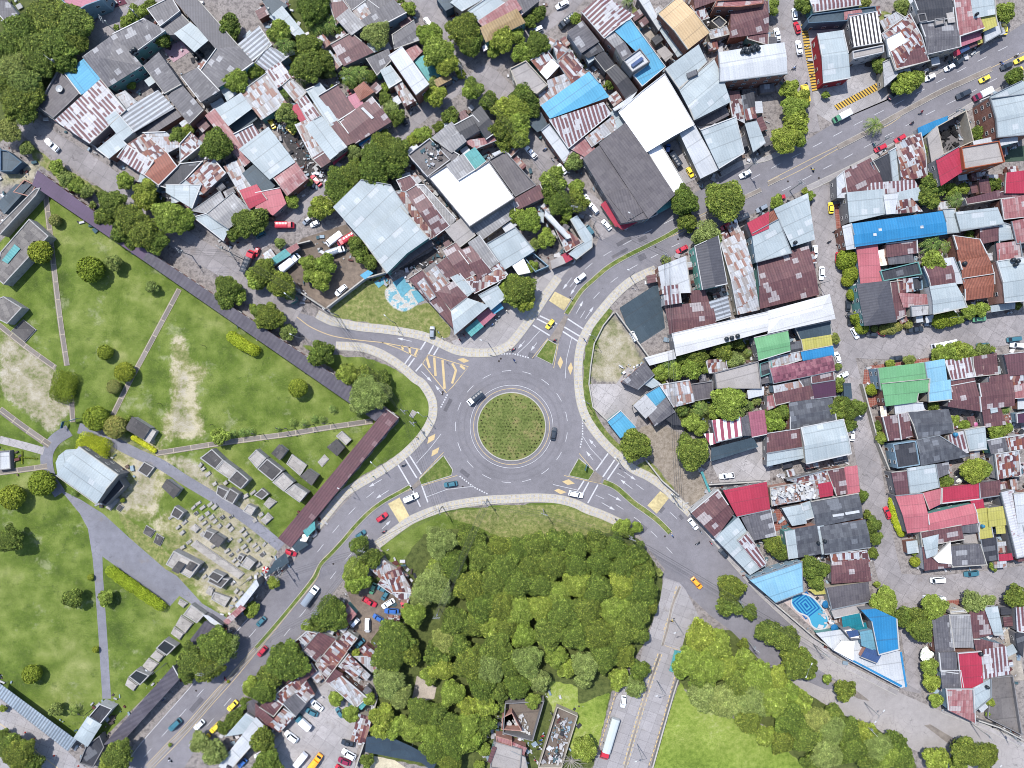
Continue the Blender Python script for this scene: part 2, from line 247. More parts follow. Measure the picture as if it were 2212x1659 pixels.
DATA = """T 0 0
b pk 7 f 530,0 560,-80 900,-80 870,0 745,45 645,105 | pink roofed house with a cream facade
b fc 4 s 0,0 50,0 165,150 60,200 0,130 | dark roof among the trees in the corner
b bl 5 s 735,505 885,700 690,805 555,630 | small pale blue roof
b cb 4.5 f 500,595 690,800 600,890 460,1020 300,905 370,830 | brown concrete terrace roof with a dish
b rs 6 s 480,1040 870,690 1070,940 760,1225 | large white roof striped with rust
b fc 6.5 h 710,485 980,290 1215,560 925,740 | dark hipped roof beside the blue roof
b fc 6 g 980,290 1240,160 1420,265 1130,470 | dark roof beside the long street wall
b fc 6 s 1280,80 1480,-20 1545,90 1380,215 | dark roof with a curved pipe
b fc 5 s 1380,215 1540,95 1640,200 1515,290 1450,290 | low dark roof inside the big court
b fd 6.5 s 1500,-20 1690,-20 2065,405 1870,420 | long grey roof with a white edge
b fc 6 g 1740,600 1870,420 2065,410 2180,540 1970,700 1890,750 | broad grey roof with a long ridge line
b ga 5 l 1645,200 1810,330 1680,440 1515,290 | pale metal canopy over the pink patio
b fc 6 s 1560,730 1370,460 1240,565 1420,800 | grey ribbed roof with whitened edges
b fc 5.7 s 1750,950 1560,730 1450,830 1630,1060 | grey ribbed roof ending in a brick wall
b fc 6 s 1710,590 1890,780 1730,870 1570,660 | square grey ribbed roof
b ga 4 s 1910,770 1985,720 2040,800 1960,860 | tiny pale sheet roof
b rq 4 s 990,830 1080,790 1180,885 1075,935 | small faded sheet roof next to the patio
b zs 5 s 1150,1140 1030,975 1350,775 1485,920 | zinc roof with a round rust stain
b ga 5.5 s 910,1025 1000,965 1140,1130 1050,1205 | narrow pale zinc roof
b ga 5 s 845,1290 1000,1165 1080,1240 935,1360 | pale zinc roof by the lane corner
b cb 3 l 1160,1140 1330,1020 1490,920 1560,1000 1400,1100 1250,1200 | brown earth coloured slab roof
b rp 4 s 1095,1255 1250,1155 1440,1310 1330,1395 | orange streaked sheet roof
b rs 4.3 s 1320,1400 1095,1255 1015,1355 1240,1505 | maroon and white streaked roof
b ro 4.3 g 1330,1390 1440,1320 1530,1440 1370,1595 1245,1500 | plain terracotta coloured roof
b ga 3 s 1215,1510 1370,1600 1345,1645 1200,1560 | narrow pale lean-to roof at the lane
b bk 4 s 1560,1420 1740,1400 1500,1640 1380,1600 | black sheet roof with patches
b rp 4.5 s 1830,1355 1945,1495 1740,1670 1600,1560 | chequered rust and white roof
b ga 4 s 1600,1560 1740,1670 1480,1750 1480,1650 | grey sheet roof below the chequered one
b rq 4 s 1250,1150 1430,1145 1560,1250 1440,1310 | jumbled white and rust sheet roof
b rp 4 s 1560,1250 1650,1150 1745,1240 1560,1390 | striped rust lean-to roof
b rw 5 s 1780,1000 1850,945 2170,1360 2100,1420 | long narrow red worn roof
b ga 6 s 1870,945 2080,810 2165,930 1970,1075 | pale roof above the dark tarpaulin
b dt 3 s 1980,1080 2165,935 2212,1020 2040,1150 | dark teal tarpaulin roof
b rs 5 s 2030,1160 2185,1080 2240,1160 2090,1250 | small roof with rust red stripes
b rq 4 s 1940,1440 2070,1380 2170,1640 2060,1650 | faded white and rust roof
b dt 3 f 0,1290 60,1300 190,1400 100,1480 0,1480 | dark teal shed at the photo edge
b bk 3 f 110,1659 210,1550 310,1600 260,1700 | black sheet shed by the bare yard
g pink 1560,340 1640,450 1500,540 1420,440
g maroon 820,130 1100,30 1060,-20 830,80
g maroon 1030,680 1230,570 1270,640 1080,750
t d 380,120 200
t d 150,230 180
t d 600,180 180
t d 450,330 190
t d 250,380 180
t d 60,370 160
t d 640,340 130
t o 100,560 170
t d 330,520 150
t d 560,520 110
t o 180,700 160
t d 40,690 120
t d 120,860 170
t d 280,800 120
t d 200,960 120
t g 60,1120 120
t l 1090,190 55
t l 1170,115 75
t l 1240,80 50
t d 1300,45 55
t l 1005,235 28
t d 1400,340 75
t d 1985,220 105
t l 2035,690 120
t l 2185,600 70
t d 1860,1240 150
t d 1535,1175 75
t l 1620,1130 55
t l 1135,735 38
t l 1080,1560 75
t l 1255,1640 95
t l 480,1440 65
t o 560,1540 72
t l 655,1600 70
t o 750,1650 60
t o 230,1280 60
c pickup white 395,1205 505,1300
w 1170,435 24
w 1145,455 20
w 1685,480 20
w 1725,455 20
w 1710,515 22
w 1752,485 22
w 1320,670 20
dish 525,775 30
pole 400,490
pole 860,150
pole 1105,60
T 0 1
b pu 4 s 325,-190 1280,510 1225,585 270,-65 | long purple roofed gallery at the cemetery edge
b cy 4 f 0,520 250,230 420,380 30,800 -40,740 | long crypt block with a turquoise cover on top
+ tq 4.25 l 15,590 125,450 175,490 65,620 cover
b cy 3.5 f -20,920 30,900 190,1000 60,1140 -20,1100 | small grey mausoleum by the bare earth
b tb 0.6 l 90,1200 195,1100 310,1190 210,1300 | low grid of open burial plots
b cy 4 f -30,300 300,-30 350,-40 310,30 0,370 | long white niche wall block at the boundary
b dt 3 s -20,100 140,-60 250,-60 30,180 | blue green shed outside the cemetery
b rw 4 s 1480,0 1560,-40 1640,120 1620,130 | thin red edged awning roof
b ga 5 s 1440,0 1440,-60 1720,-60 1650,130 | pale metal roof ending near lane
b fl 4 s 1670,160 1900,0 1930,60 1780,180 | grey striped sheets with pink edge
b fl 5 g 1790,190 2010,10 2160,160 1970,310 | cream grey ribbed house roof with skylight strip
b ga 4.6 s 1680,220 1790,190 1970,310 1920,410 | low pale front roof along the lane
b rr 4.5 g 2070,-10 2212,-60 2300,60 2150,140 | bright red ridged roof near the lane
t x 465,240 52
t b 320,510 100
t b 755,660 112
t o 980,610 72
t g 1310,820 55
t b 895,1385 66
t b 1060,1555 85
t d 960,90 130
t d 1100,230 150
t d 900,200 90
t d 1230,350 150
t d 1050,340 100
t d 1330,420 120
t d 1150,420 80
t l 1250,60 100
t l 1440,200 150
t l 1560,240 120
t d 1950,820 115
t d 1950,920 90
t l 2065,900 65
t l 2200,730 90
t d 2120,260 130
t d 2020,350 70
t l 2190,1000 40
t o 730,20 40
t o 800,110 35
c truck black 2190,500 2110,710 red
pole 1530,500
pole 1990,530
pole 1880,470
st 1770,1330
H d 115 1990,1250 2090,1320 2190,1370
T 0 2
b ga 7 g 490,790 825,1030 1012,785 680,548 | chapel with pale blue metal roof and rounded front
+ ga 5.6 l 500,800 480,680 505,620 570,568 670,560 apron
b bk 3.5 f 1012,790 1075,885 910,1055 842,1012 | dark low annex behind the chapel
b tb 3.5 s 1140,280 1300,380 1235,480 1075,390 | grey flat roofed crypt by the flowering hedge
b ts 2.5 l 1300,380 1350,410 1290,510 1238,482 | glazed side block of crypt by the flowering hedge
b tb 3.5 f 1830,560 1930,655 1860,740 1725,640 | dark topped tomb at the head of the long row
b ts 3.4 f 1932,657 2045,740 1985,825 1862,742 | pale bleached tomb in the long row
b tb 3.5 f 2047,742 2150,830 2080,910 1967,830 | dark stained tomb in the long row
b tb 3 f 1880,880 1975,925 1930,1000 1865,950 | small black topped tomb beside the cemetery road
b tb 3.2 f 1985,900 2065,950 2010,1040 1935,1000 | speckled grey tomb beside the cemetery road
b ts 2.5 f 2140,1040 2212,1070 2170,1140 2095,1100 | white edged tomb beside the cemetery road
b tb 1 f 1245,670 1335,720 1270,805 1185,750 | lone open burial frame near chapel
b tb 3 l 1440,820 1560,910 1500,990 1395,890 | isolated dark marbled tomb
b tb 2.6 f 1510,1055 1590,1110 1540,1175 1470,1135 | small cracked brown tomb
b tb 3 f 1780,1260 1855,1290 1805,1355 1750,1320 | brown open topped tomb
b tb 3.2 l 1860,1290 1940,1340 1885,1415 1810,1360 | black mottled tomb with a pale rim
b ts 3.5 f 1500,1440 1730,1560 1640,1680 1430,1560 | big white family crypt with several blocks
+ tb 4.3 l 1540,1530 1600,1560 1540,1640 1480,1610 top_block
+ tb 4 l 1640,1530 1700,1560 1650,1620 1600,1590 top_block
b ts 2.4 f 2130,1490 2205,1540 2150,1610 2075,1570 | white rimmed tomb near the marble strip
b tb 2 f 2065,1470 2110,1490 2080,1540 2045,1510 | tiny brown planter tomb near the marble strip
b ts 0.5 l 1690,1350 2110,1640 2060,1690 1640,1395 | long white marble slab strip
b ts 0.9 l 1680,1210 1730,1250 1690,1290 1635,1250 | flat bright white tombstone slab
b ts 0.7 l 990,970 1030,1000 950,1095 905,1070 | cluster of low white graves behind the chapel
b tb 0.6 l 1030,1035 1065,1060 1030,1105 995,1080 | worn grave slab behind the chapel
b tb 0.5 l 1260,1220 1340,1270 1300,1330 1230,1290 | crumbling round grave mound
b tb 0.5 l 1350,1290 1415,1330 1380,1405 1320,1370 | crumbling pink grave plot
b wh 1.6 f -20,580 85,575 92,735 -20,748 | white monument with glass cover
b tb 3 f 1840,1615 1935,1659 1880,1720 1790,1670 | open tomb below the marble strip
t b 800,300 108
t x 968,375 98
t b 330,865 112
t b 75,985 105
t d 70,1350 125
t l 1895,455 78
t x 968,25 62
t p 2010,430 45
t p 2090,420 48
t p 2155,410 45
t p 630,945 38
t b 1055,1005 22
t l 1108,290 28
t b 940,952 25
H b 215 540,-60 500,110
H l 225 690,520 880,590
H y 50 1140,465 1330,580
H b 12 185,580 185,690
H b 12 130,630 320,645
st 1390,170
sg 575,350
sg 670,305
st 1840,350
T 0 3
b ts 2.6 f 1650,245 1770,330 1700,410 1580,335 | grey planter tomb in the lower grave row
b ts 0.8 l 1560,340 1670,410 1600,500 1510,430 | pale pinkish grave slabs in the lower row
b ts 0.8 l 1500,440 1590,500 1550,560 1470,500 | rose tinted grave slab in lower row
b td 3 f 1420,550 1520,610 1440,690 1345,625 | black topped tomb box upper of the pair
b ts 0.9 l 1345,640 1420,690 1370,750 1290,700 | brown centred grave below the black tomb box
b ts 0.7 l 1280,710 1370,760 1300,840 1225,780 | pale ringed grave slab in the lower row
b td 3 f 1175,810 1290,860 1210,945 1110,870 | black topped tomb box lower of the pair
b ts 0.8 l 1100,880 1190,945 1150,1000 1075,945 | white grave next to the lower black box
b ts 0.8 l 1550,200 1620,240 1580,280 1530,240 | small white grave by the road corner
b ts 1 f 1850,140 1990,190 1940,270 1820,200 | white framed grave near the striped gateway
b tb 2.5 f 1820,0 1980,30 1910,110 1790,50 | dark collapsed tomb near the striped gateway
b ts 0.8 l 1800,90 1850,110 1830,180 1770,150 | small tan grave near the striped gateway
b bk 3.6 f 860,1105 970,1150 860,1285 760,1220 | dark square roof of the cemetery office
b ga 4 h 755,1225 865,1290 750,1470 640,1400 | pale faceted canopy beside the cemetery office
b bk 3 f 740,1470 860,1380 900,1480 800,1659 680,1620 | dark flat roof at the lower gallery corner
b sl 4 s 1500,770 1560,880 1050,1440 870,1480 | dark ribbed gallery roof along the avenue
+ sl 4 s 1770,390 1900,460 1730,620 1590,610 roof
b wh 3 s 1760,340 1800,350 1910,430 1890,470 | little white shed end of the avenue gallery
b gy 3 s 0,940 650,1420 580,1510 -20,1040 | long white pergola of niches above the orange line
b wh 6 l 2040,250 2212,40 2230,80 2070,290 | long white gateway beam by the cemetery exit
b rw 6 l 1940,390 2080,260 2110,280 1970,410 | rusty red gateway frame by the cemetery exit
b ga 4 s 1960,1380 2130,1190 2230,1260 2100,1360 | pale rumpled sheet roof beside the taxi rank
b wh 4.5 s 2212,1230 2300,1320 2000,1659 1910,1620 | long pale shack roof ending by the avenue
b cb 3 s 2130,1100 2212,1060 2240,1180 2160,1230 | brown earth shack roof near avenue bushes
t d 620,195 85
t l 905,190 68
t b 255,860 80
t b 775,15 28
t b 820,640 28
t o 480,1155 62
t p 615,1170 62
t d 1650,740 150
t d 1850,620 170
t d 1780,800 140
t d 1620,850 80
t g 1960,600 110
t d 1010,1560 140
t l 930,1620 80
t d 150,1560 150
t d 60,1480 110
t d 250,1640 110
t d 30,1380 60
t l 2170,960 80
t l 2180,280 60
t l 2160,320 50
t d 2120,1100 50
t d 2050,1200 60
t d 1990,1260 60
t d 1930,1310 60
t g 1730,1440 95
t g 1850,1530 110
t l 20,1150 35
t l 1465,1460 18
t b 1970,915 14
H l 115 940,-30 1060,60 1120,100 1250,190 1370,275
c suv teal 1460,1335 1570,1230
c hatch white 1680,1325 1765,1245
c taxi yellow 1970,1160 2050,1080
c taxi yellow 1820,1350 1905,1265
c taxi yellow 1750,1430 1800,1380
c sedan blue 2060,1650 2130,1580
m 1470,1590 30
m 1950,890 20
P 1410,1070
cone 220,1350
cone 300,1405
cone 470,1550
cone 680,1640
parklamp 810,1140
pole 1715,860
lamp 1440,750
lamp 2165,20
T 1 0
b zs 5 s -30,520 -150,385 20,225 125,380 | grey roof with white stripes above the olive tree
b zs 4.5 s 0,540 110,400 270,480 100,610 | roof half concrete half striped sheet
b rs 4.5 s 90,620 210,540 300,660 180,750 | maroon striped roof by the palm thicket
b rq 5 s -130,800 90,640 250,880 40,1020 | large roof rusty at the top and zinc below
b rq 4 s 230,740 300,680 430,790 345,880 | faded pinkish sheet roof
b ga 5 s 125,145 225,60 405,275 345,305 | zinc roof between palms and the dead tree
b dt 5 s 60,0 100,-60 260,40 130,140 | dark slate sheet roof at the top edge
b ru 5 s 640,30 770,15 810,75 690,200 | small dark maroon roof behind the palms
b fl 6 s 700,160 800,80 930,210 820,290 | pale ribbed roof ending in a white strip
b fc 5 s 740,-20 920,-30 940,10 820,85 | grey roof cut by the top edge
b rq 5 s 840,90 960,0 1060,70 900,180 | roof patched with bright white sheets
b fc 5 s 940,0 1130,-30 1160,20 1000,110 | grey roof beside the white patched one
b fc 5.4 s 910,180 1190,0 1290,105 1000,260 | wide grey roof over a green painted wall
b fc 5 g 1180,300 1360,180 1410,340 1200,420 | grey ridged roof with a light gutter
b ru 5 g 650,380 820,285 1005,445 760,560 | large rust brown ridged roof
b rp 4 s 495,340 580,305 640,370 560,430 | tiny rust roof with pale stripes
b rq 4 s 635,510 690,470 750,540 690,590 | small rusty lattice roof
b ga 4 s 970,380 1050,350 1090,420 1000,450 | bright zinc lean-to roof
b fc 5 s 960,510 1140,430 1175,510 1045,640 | grey roof with white boxes on it
b wh 9 s 1155,480 1260,410 1485,715 1380,800 B | tall white roofed brick building
b ga 5 s 1080,610 1160,570 1250,690 1150,750 | pale roof against the tall brick wall
b rp 4.5 s 1180,720 1240,690 1370,860 1290,905 | rust patched roof against the tall brick wall
b rw 4 s 1300,440 1380,390 1430,440 1350,520 | small rust red sheet roof
b tq 3 s 1370,520 1480,470 1640,620 1490,690 | junk covered teal sheet roof
b ga 5 s 640,1090 440,780 500,750 700,1040 | long narrow pale zinc roof
b ga 5 s 490,760 550,720 610,790 555,825 | short pale zinc roof
b ru 5 s 550,830 700,740 850,940 710,1030 | rust brown roof with light sheets
b ru 5.3 g 730,1050 1000,840 1160,1045 860,1230 | broad maroon roof with white skylight strips
+ wh 5.75 l 905,935 925,925 1020,1015 1000,1030 skylight
+ bs 3.2 s 885,1240 1085,1095 1095,1115 895,1262 awning
b pk 4 l 800,840 860,810 920,890 850,940 | tiny pink tiled terrace
b tc 4.6 h 850,770 930,710 1010,790 900,860 | little brown pyramid roof
b rs 4.6 s 360,880 430,830 545,990 450,1050 | small roof with fine maroon stripes
b rr 4.4 s 300,930 360,900 440,1030 395,1055 | small plain red roof
b ga 6 g 640,1370 430,1090 560,1005 780,1270 | large pale zinc roof with a red awning
+ rr 3 s 645,1370 780,1280 800,1310 670,1425 awning
b ru 5 s 640,1080 700,1050 860,1210 770,1250 | narrow maroon roof behind the teal front
b rq 4.6 s 345,1080 440,1040 620,1290 490,1370 | roof mottled with orange rust
b ru 4 s 490,1370 600,1300 650,1380 560,1440 | small dark rust roof at the street corner
b ga 6.2 s -140,1290 105,1105 320,1390 110,1535 | very wide pale grey metal roof
b rw 5 g 150,1530 330,1395 440,1540 270,1680 | salmon pink ridged roof by the lane
b dt 4 s -110,1500 0,1410 150,1600 30,1700 | dark blue grey tarpaulin roof
b tn 4 s 1540,700 1650,640 1680,680 1570,740 | cream coloured slab by the street wall
b dt 5 s 1560,-20 1690,-20 1700,50 1640,80 | dark slate roof beside the lane
b ga 5.5 s 1690,20 1750,-30 1930,0 1780,85 | pale roof between slate and white roofs
b ga 6 s 1840,95 2040,-40 2140,20 1920,180 | long pale zinc roof with a gutter
b rw 6 s 1925,185 2230,-20 2290,70 2000,260 | pink and white weathered roof
b tn 6.3 h 1940,240 2250,80 2320,190 1990,355 | tan hipped corner roof with magenta awning
+ mg 3.2 s 1955,400 2065,335 2060,385 1965,445 awning
b cn 5.5 f 1310,1335 1500,1190 1680,1380 1480,1530 | flat concrete roof strewn with rubble
b fl 5 s 1525,1190 1690,1060 1750,1130 1600,1240 | light grey ribbed roof
b fl 5.2 s 1600,1245 1755,1140 1810,1215 1690,1310 | second light grey roof with a balcony
b bk 5 g 1720,1080 1870,1000 1960,1100 1800,1200 | charcoal ridged roof behind the light grey pair
b bk 5.3 g 1860,990 1940,920 2080,1130 1990,1195 | long charcoal roof with a pale border
b fc 4.5 s 1600,1250 1750,1340 1700,1400 1640,1390 | dark wedge shaped roof
b tq 4 s 1790,1350 1890,1280 1980,1390 1890,1460 | pale turquoise checked roof
b rw 4 s 1800,1220 1990,1195 2080,1150 2100,1200 1900,1280 | strip of mixed rusty sheets
b ru 5 s 1220,1560 1330,1520 1470,1690 1300,1720 | maroon sheet roof beside the warehouse
b wh 3.5 s 2050,1330 2140,1290 2200,1350 2130,1400 | small white box shed in the rubble yard
t d 480,60 150
t d 570,40 90
t p 510,210 115
t p 630,190 110
t l 200,270 100
t p 240,370 120
t d 450,390 120
t d 440,560 150
t d 580,530 100
t g 640,630 50
t d 740,255 50
t p 800,640 110
t p 890,620 105
t p 390,690 75
t p 245,800 70
t l 830,720 50
t g 1040,290 130
t l 30,610 55
t l 670,770 40
t o 260,980 90
t d 320,1080 60
t d 990,650 55
t l 1105,760 45
t d 1110,850 60
t g 1160,930 70
t d 1215,1010 75
t l 1325,65 60
t d 1250,20 40
t d 1790,240 160
t d 1850,370 120
t l 1500,300 120
t l 1560,430 150
t l 1640,530 120
t l 2130,330 120
t l 2050,440 60
t l 1770,640 45
t l 1870,765 92
t l 1550,830 90
t g 1530,720 60
t d 2020,870 85
t l 2120,940 100
t d 2130,1110 110
t d 2150,1230 80
t d 1680,1000 75
t d 1580,1100 55
t l 1450,1160 78
t l 1350,1210 55
t g 1110,1140 40
t d 1100,1250 130
t d 1200,1310 140
t d 1030,1350 150
t g 850,1320 70
t d 1000,1480 150
t d 830,1500 130
t d 710,1560 130
t d 1160,1440 110
t o 690,1650 90
t g 460,1580 35
c sedan red 480,1515 560,1605
c van white 1465,165 1505,220
c sedan yellow 120,1035 155,1100
c sedan yellow 270,1100 325,1150
c sedan black 1260,1010 1300,1080
w 805,795 14
w 822,822 14
w 1570,1275 24
pole 1765,560
pole 75,40
j 100,1020 170,980 560,1300 640,1560 480,1659 350,1400 180,1120
j 1430,1240 1600,1250 1600,1350 1500,1450 1420,1330
J 5 junk 1420,1300 1520,1230 1620,1350 1500,1480
T 1 1
b rd 4.6 s 0,10 200,-30 250,95 140,190 60,140 0,140 | red sheet roof at the end of the row
b ga 7.5 s 675,130 910,-100 1160,-60 1310,170 930,420 | large pale ribbed warehouse roof upper half
b ga 7.4 s 930,420 1250,130 1480,390 1295,520 1125,690 | large pale warehouse roof with dark notch
b cb 3 s 1125,690 1295,520 1500,410 1530,450 1150,700 | brown dirty ledge roof beside the warehouse
b rp 5 s 1190,0 1290,0 1555,370 1480,410 | mottled strip roof with grey patches
b ru 5.3 g 1290,0 1390,-60 1665,290 1555,370 | maroon ridged strip roof
b fl 5 s 1390,-60 1450,-60 1720,230 1665,290 | pale ribbed strip roof beside the white hall
b ce 5 s 1640,330 1790,220 1890,370 1760,470 | beige roof with a round tank
b fl 4 s 1870,320 2212,30 2240,200 1960,400 | patched grey sheets below white roof
b fl 5 s 1840,440 1930,380 2090,600 1990,670 | grey ribbed roof beside rust roofs
b ga 5 s 2000,450 2240,310 2400,500 2150,660 | pale blue roof beside the palm hedge
b ru 5 g 1620,500 1720,440 1930,690 1790,760 | maroon roof rough with patches
b ru 5.4 g 1760,510 1850,470 2030,680 1930,740 | maroon ridged roof in the middle
b ru 5 s 1560,640 1650,570 1760,700 1650,760 | maroon roof by shaded garden
b rp 4.8 s 1790,730 1940,740 2100,660 2150,740 1890,870 | jumbled rust and white sheets
b rq 5 s 1470,710 1550,650 1680,790 1580,860 | pale roof with four rust blotches
b ga 5 s 1690,740 1760,710 1880,850 1820,900 | narrow zinc roof in the middle of maroon roofs
b ru 5 s 1325,750 1430,680 1570,870 1700,1060 1710,1180 | long maroon roof beside the grass plot
b rq 5.3 s 1400,790 1450,750 1545,900 1500,930 | rust edged white sheets on long maroon roof
b ru 5.7 h 1560,860 1700,780 1820,910 1690,1010 | maroon pyramid roof near the grass plot
b ga 6 g 1690,1020 1820,920 2000,985 1720,1220 | pale corner house roof facing the roundabout
b ga 5 s 1930,890 2080,810 2150,910 2030,1010 | zinc roof over the stalls
b rp 4.6 s 2040,660 2100,620 2170,710 2090,790 | pale rust spotted roof
b tq 2.8 s 1815,1190 1910,1110 1955,1160 1860,1240 | turquoise striped stall canopy
b pk 2.8 s 1910,1080 2020,1010 2065,1055 1960,1150 | pink striped stall canopy
b bl 2.8 s 2030,1010 2110,960 2130,1000 2060,1045 | light blue stall canopy
b rw 3.5 s 260,500 350,450 365,480 290,530 | small red and grey sheet roof at yard wall
b tq 3.5 s 110,600 250,500 290,540 150,625 | blue green sheet lean-to at yard wall
b cb 3 s 270,950 330,900 340,930 290,960 | small heap of brown scrap roof
b bl 3.2 s 910,720 970,680 1000,700 940,745 | small light blue shed at yard wall
g aqua 1180,780 1270,730 1345,830 1260,910
g aqua 1340,860 1400,850 1455,935 1400,960
g aqua 1020,780 1110,730 1150,760 1060,830
t d 10,240 110
t l 310,80 60
t d 740,20 120
t l 570,130 100
t l 500,170 60
t g 205,440 50
t d 870,450 75
t d 900,530 70
t d 985,600 70
t l 450,610 70
t l 600,620 90
t l 470,720 70
t l 560,760 90
t d 60,680 120
t d 30,760 80
t d 215,800 125
t o 270,840 80
t d 110,1080 130
t d 30,1040 70
t d 30,1150 60
t o 270,1210 75
t d 560,1400 110
t d 620,1370 60
t l 780,1570 90
t d 950,1600 100
t d 1080,1620 80
t l 2170,830 75
t l 2200,900 80
c suv gray 1525,1160 1520,1265
c suv white 690,890 780,810
c truck gray 760,490 620,540 white
c truck white 390,540 210,690
c truck white 640,440 720,380
c truck red 740,440 820,390
c truck red 310,290 200,290
c hatch gray 415,270 465,230
c hatch white 475,290 540,260
c van teal 0,390 80,350
c hatch red 0,540 15,500
m 1575,1210 22
m 1610,1260 22
m 1760,1275 25
m 1800,1240 22
m 2040,1145 22
m 2095,1080 22
m 2165,1025 22
m 1970,1150 22
m 2070,1100 20
m 2200,1370 20
st 1655,1480
w 1885,380 28
lamp 375,945
lamp 690,1080
lamp 1200,1130
pole 640,1040
lamp 430,1270
lamp 2010,1310
j 390,940 440,870 480,800 440,740 330,740 320,800
j 1250,660 1580,470 1600,560 1480,640 1360,710 1290,690
j 1545,440 1630,380 1700,440 1610,510
j 440,390 500,400 560,380 800,480 850,640 700,660
b wb 7.5 f 1488,-130 1785,-325 1890,-190 2010,-270 2236,50 1845,300 | blinding white roof the brightest of its block
b fl 7.7 s 1650,-230 1790,-325 1885,-195 1750,-110 | striped pale sheet patch on the blinding white roof
b cb 4 f 2010,-280 2150,-360 2420,-60 2240,40 | flat dirty concrete roof with white lines
T 1 2
b sl 4 s -932,-1149 1125,222 1030,322 -987,-1074 | very long dark slate gallery roof edging the cemetery
b mr 4.2 s 1130,212 1235,290 290,1425 178,1340 | long rust maroon gallery roof pointing at the roundabout
b tb 3 l 200,520 270,575 205,660 130,600 | square speckled tomb near the pathway palms
b ts 0.8 f 310,605 440,700 380,795 260,690 | long white planter grave filled with grass
b tb 3 l 450,730 540,790 480,880 380,800 | black tomb with a small white bird mark
b tb 3 l 695,475 765,550 700,625 610,545 | black streaked tomb by the maroon gallery
b ts 1 f 740,405 825,480 775,530 690,450 | white bordered grave with a black centre
b ts 0.4 l 590,608 632,650 570,720 530,675 | low ribbed pale grave slab
b ts 3.5 f 0,565 90,640 5,730 -70,640 | narrow white walled tomb at the row middle
b tb 3.5 f 95,645 230,750 140,840 10,735 | large dark vault in the row of crypts
b ts 3.3 f 232,765 325,850 240,930 140,850 | light grey vault in the row of crypts
b ts 3.6 f 327,865 445,940 375,1025 245,930 | end vault with a dark statue on top
b tb 1.5 f 50,900 110,950 50,1000 -20,960 | open grey grave below the crypt row
b ts 0.8 l 110,980 180,1020 110,1085 60,1040 | broken pale grave slabs
b ts 0.8 l 100,1110 148,1160 80,1220 35,1180 | weathered white grave by the cemetery road
b tq 3 s 415,1270 500,1200 505,1250 440,1315 | bright turquoise street stall tarpaulin
b or 2.6 l 390,1350 410,1305 447,1320 430,1355 | small orange stall parasol
b dt 2.6 s 300,1380 390,1330 440,1390 350,1450 | dark blue stall cover
b dt 3 s 160,1540 250,1470 275,1540 90,1659 | dark teal stall cover in the shade
b ts 0.2 l 1350,222 1392,245 1355,298 1320,275 | square concrete lid in the verge grass
b rq 3 s 950,1560 1090,1520 1300,1659 1100,1700 | scrap sheets by the grove
t b 355,35 82
t g 950,90 180
t g 1080,60 95
t g 900,180 90
t p 655,215 45
t p 310,330 45
t p 405,340 48
t p 500,300 45
t p 565,305 42
t p 185,390 30
t g 1590,1370 150
t d 1850,1340 130
t d 900,1400 90
t d 1000,1500 90
t l 850,1610 120
t d 1700,1560 140
t d 1950,1500 140
t d 2100,1420 120
t d 2150,1590 150
t l 1550,1640 120
c truck black 1840,165 1950,75 white
c sedan teal 1625,875 1740,855
c suv white 1405,955 1275,1010
c hatch red 1140,1115 1040,1185
c sedan teal 945,1270 865,1325
c hatch red 350,1475 255,1440
m 1275,700 22
m 1105,1275 25
P 1015,800
P 1390,460
U red 80,1605 30
lamp 825,890
lamp 1085,690
lamp 1480,275
parklamp 65,430
parklamp 265,385
parklamp 345,385
parklamp 500,350
parklamp 665,335
pole 1265,240
pole 1345,345
pole 1580,1105
pole 1985,1040
pole 905,1450
pole 190,1620
T 1 3
b rp 3.5 s 1060,70 1100,0 1230,80 1170,150 | zinc sheet lean-to over the scrapyard cars
b rp 4 s 1110,-20 1240,-60 1350,150 1180,140 | rusty sheet roof at the grove edge
b rp 3.5 s 1180,150 1340,150 1300,240 1260,220 | low mixed sheets at the grove edge
b rp 3.4 s 1150,340 1240,350 1220,410 1120,400 | small rusty ribbed roof by the bright tree
b rw 3.5 s 790,250 860,330 800,400 760,330 | brown narrow scrap roof beside avenue tree
b rp 3.6 s 340,570 440,480 520,500 400,640 | orange and cream ribbed shack by the avenue
b ru 4 s 410,640 540,490 690,560 530,750 | dusky maroon shack roof with pale hatches
b rp 4.4 s 520,760 690,560 780,660 600,900 | long rust and white streaked shack roof
b rp 4 s 700,580 790,480 870,540 780,650 | cream and rust sheet shack by the car yard
b rp 4 s 720,780 800,680 920,810 860,890 | streaked rust shack roof east of the long one
b ru 4 s 600,900 680,810 740,850 640,930 | dark rust link roof
b rq 4.2 s 640,930 740,870 950,1060 860,1140 | pale shack roof with a rust red rectangle
b rp 3.4 s 900,640 950,600 1020,660 970,730 | chequered scrap roof by the grove
b rq 3.4 s 860,700 960,700 1040,790 1000,830 | white slatted scrap roof by the grove
b rq 3 s 880,850 930,810 980,860 950,900 | tiny pale sheet roof by the grove trees
b tq 3 s 880,1130 920,1080 945,1110 910,1150 | tiny teal sheet roof
b ru 3.8 s 370,860 480,760 520,820 390,930 | dark brown ribbed shack under the tree
b rp 3.7 s 160,1040 250,960 400,860 440,930 230,1110 | row of rust and dark sheets beside the big trees
b rp 3.7 s 360,1020 440,920 500,1030 430,1090 | orange rust patched small roof
b fc 3.6 s 240,1100 340,1020 440,1090 340,1210 | dark grey shack roof above the white cars
b ru 3.6 s 40,1130 130,1060 230,1110 150,1210 | dark maroon shack roof near the avenue trees
b rp 3.4 s 110,1290 240,1150 330,1210 200,1350 | pink grey patched shack roof
b ru 3.6 s 0,1110 50,1160 140,1240 60,1310 0,1280 | rusty shack roof at the pavement
b wh 3.4 s -60,1380 0,1280 70,1310 0,1400 | white end of the avenue shack
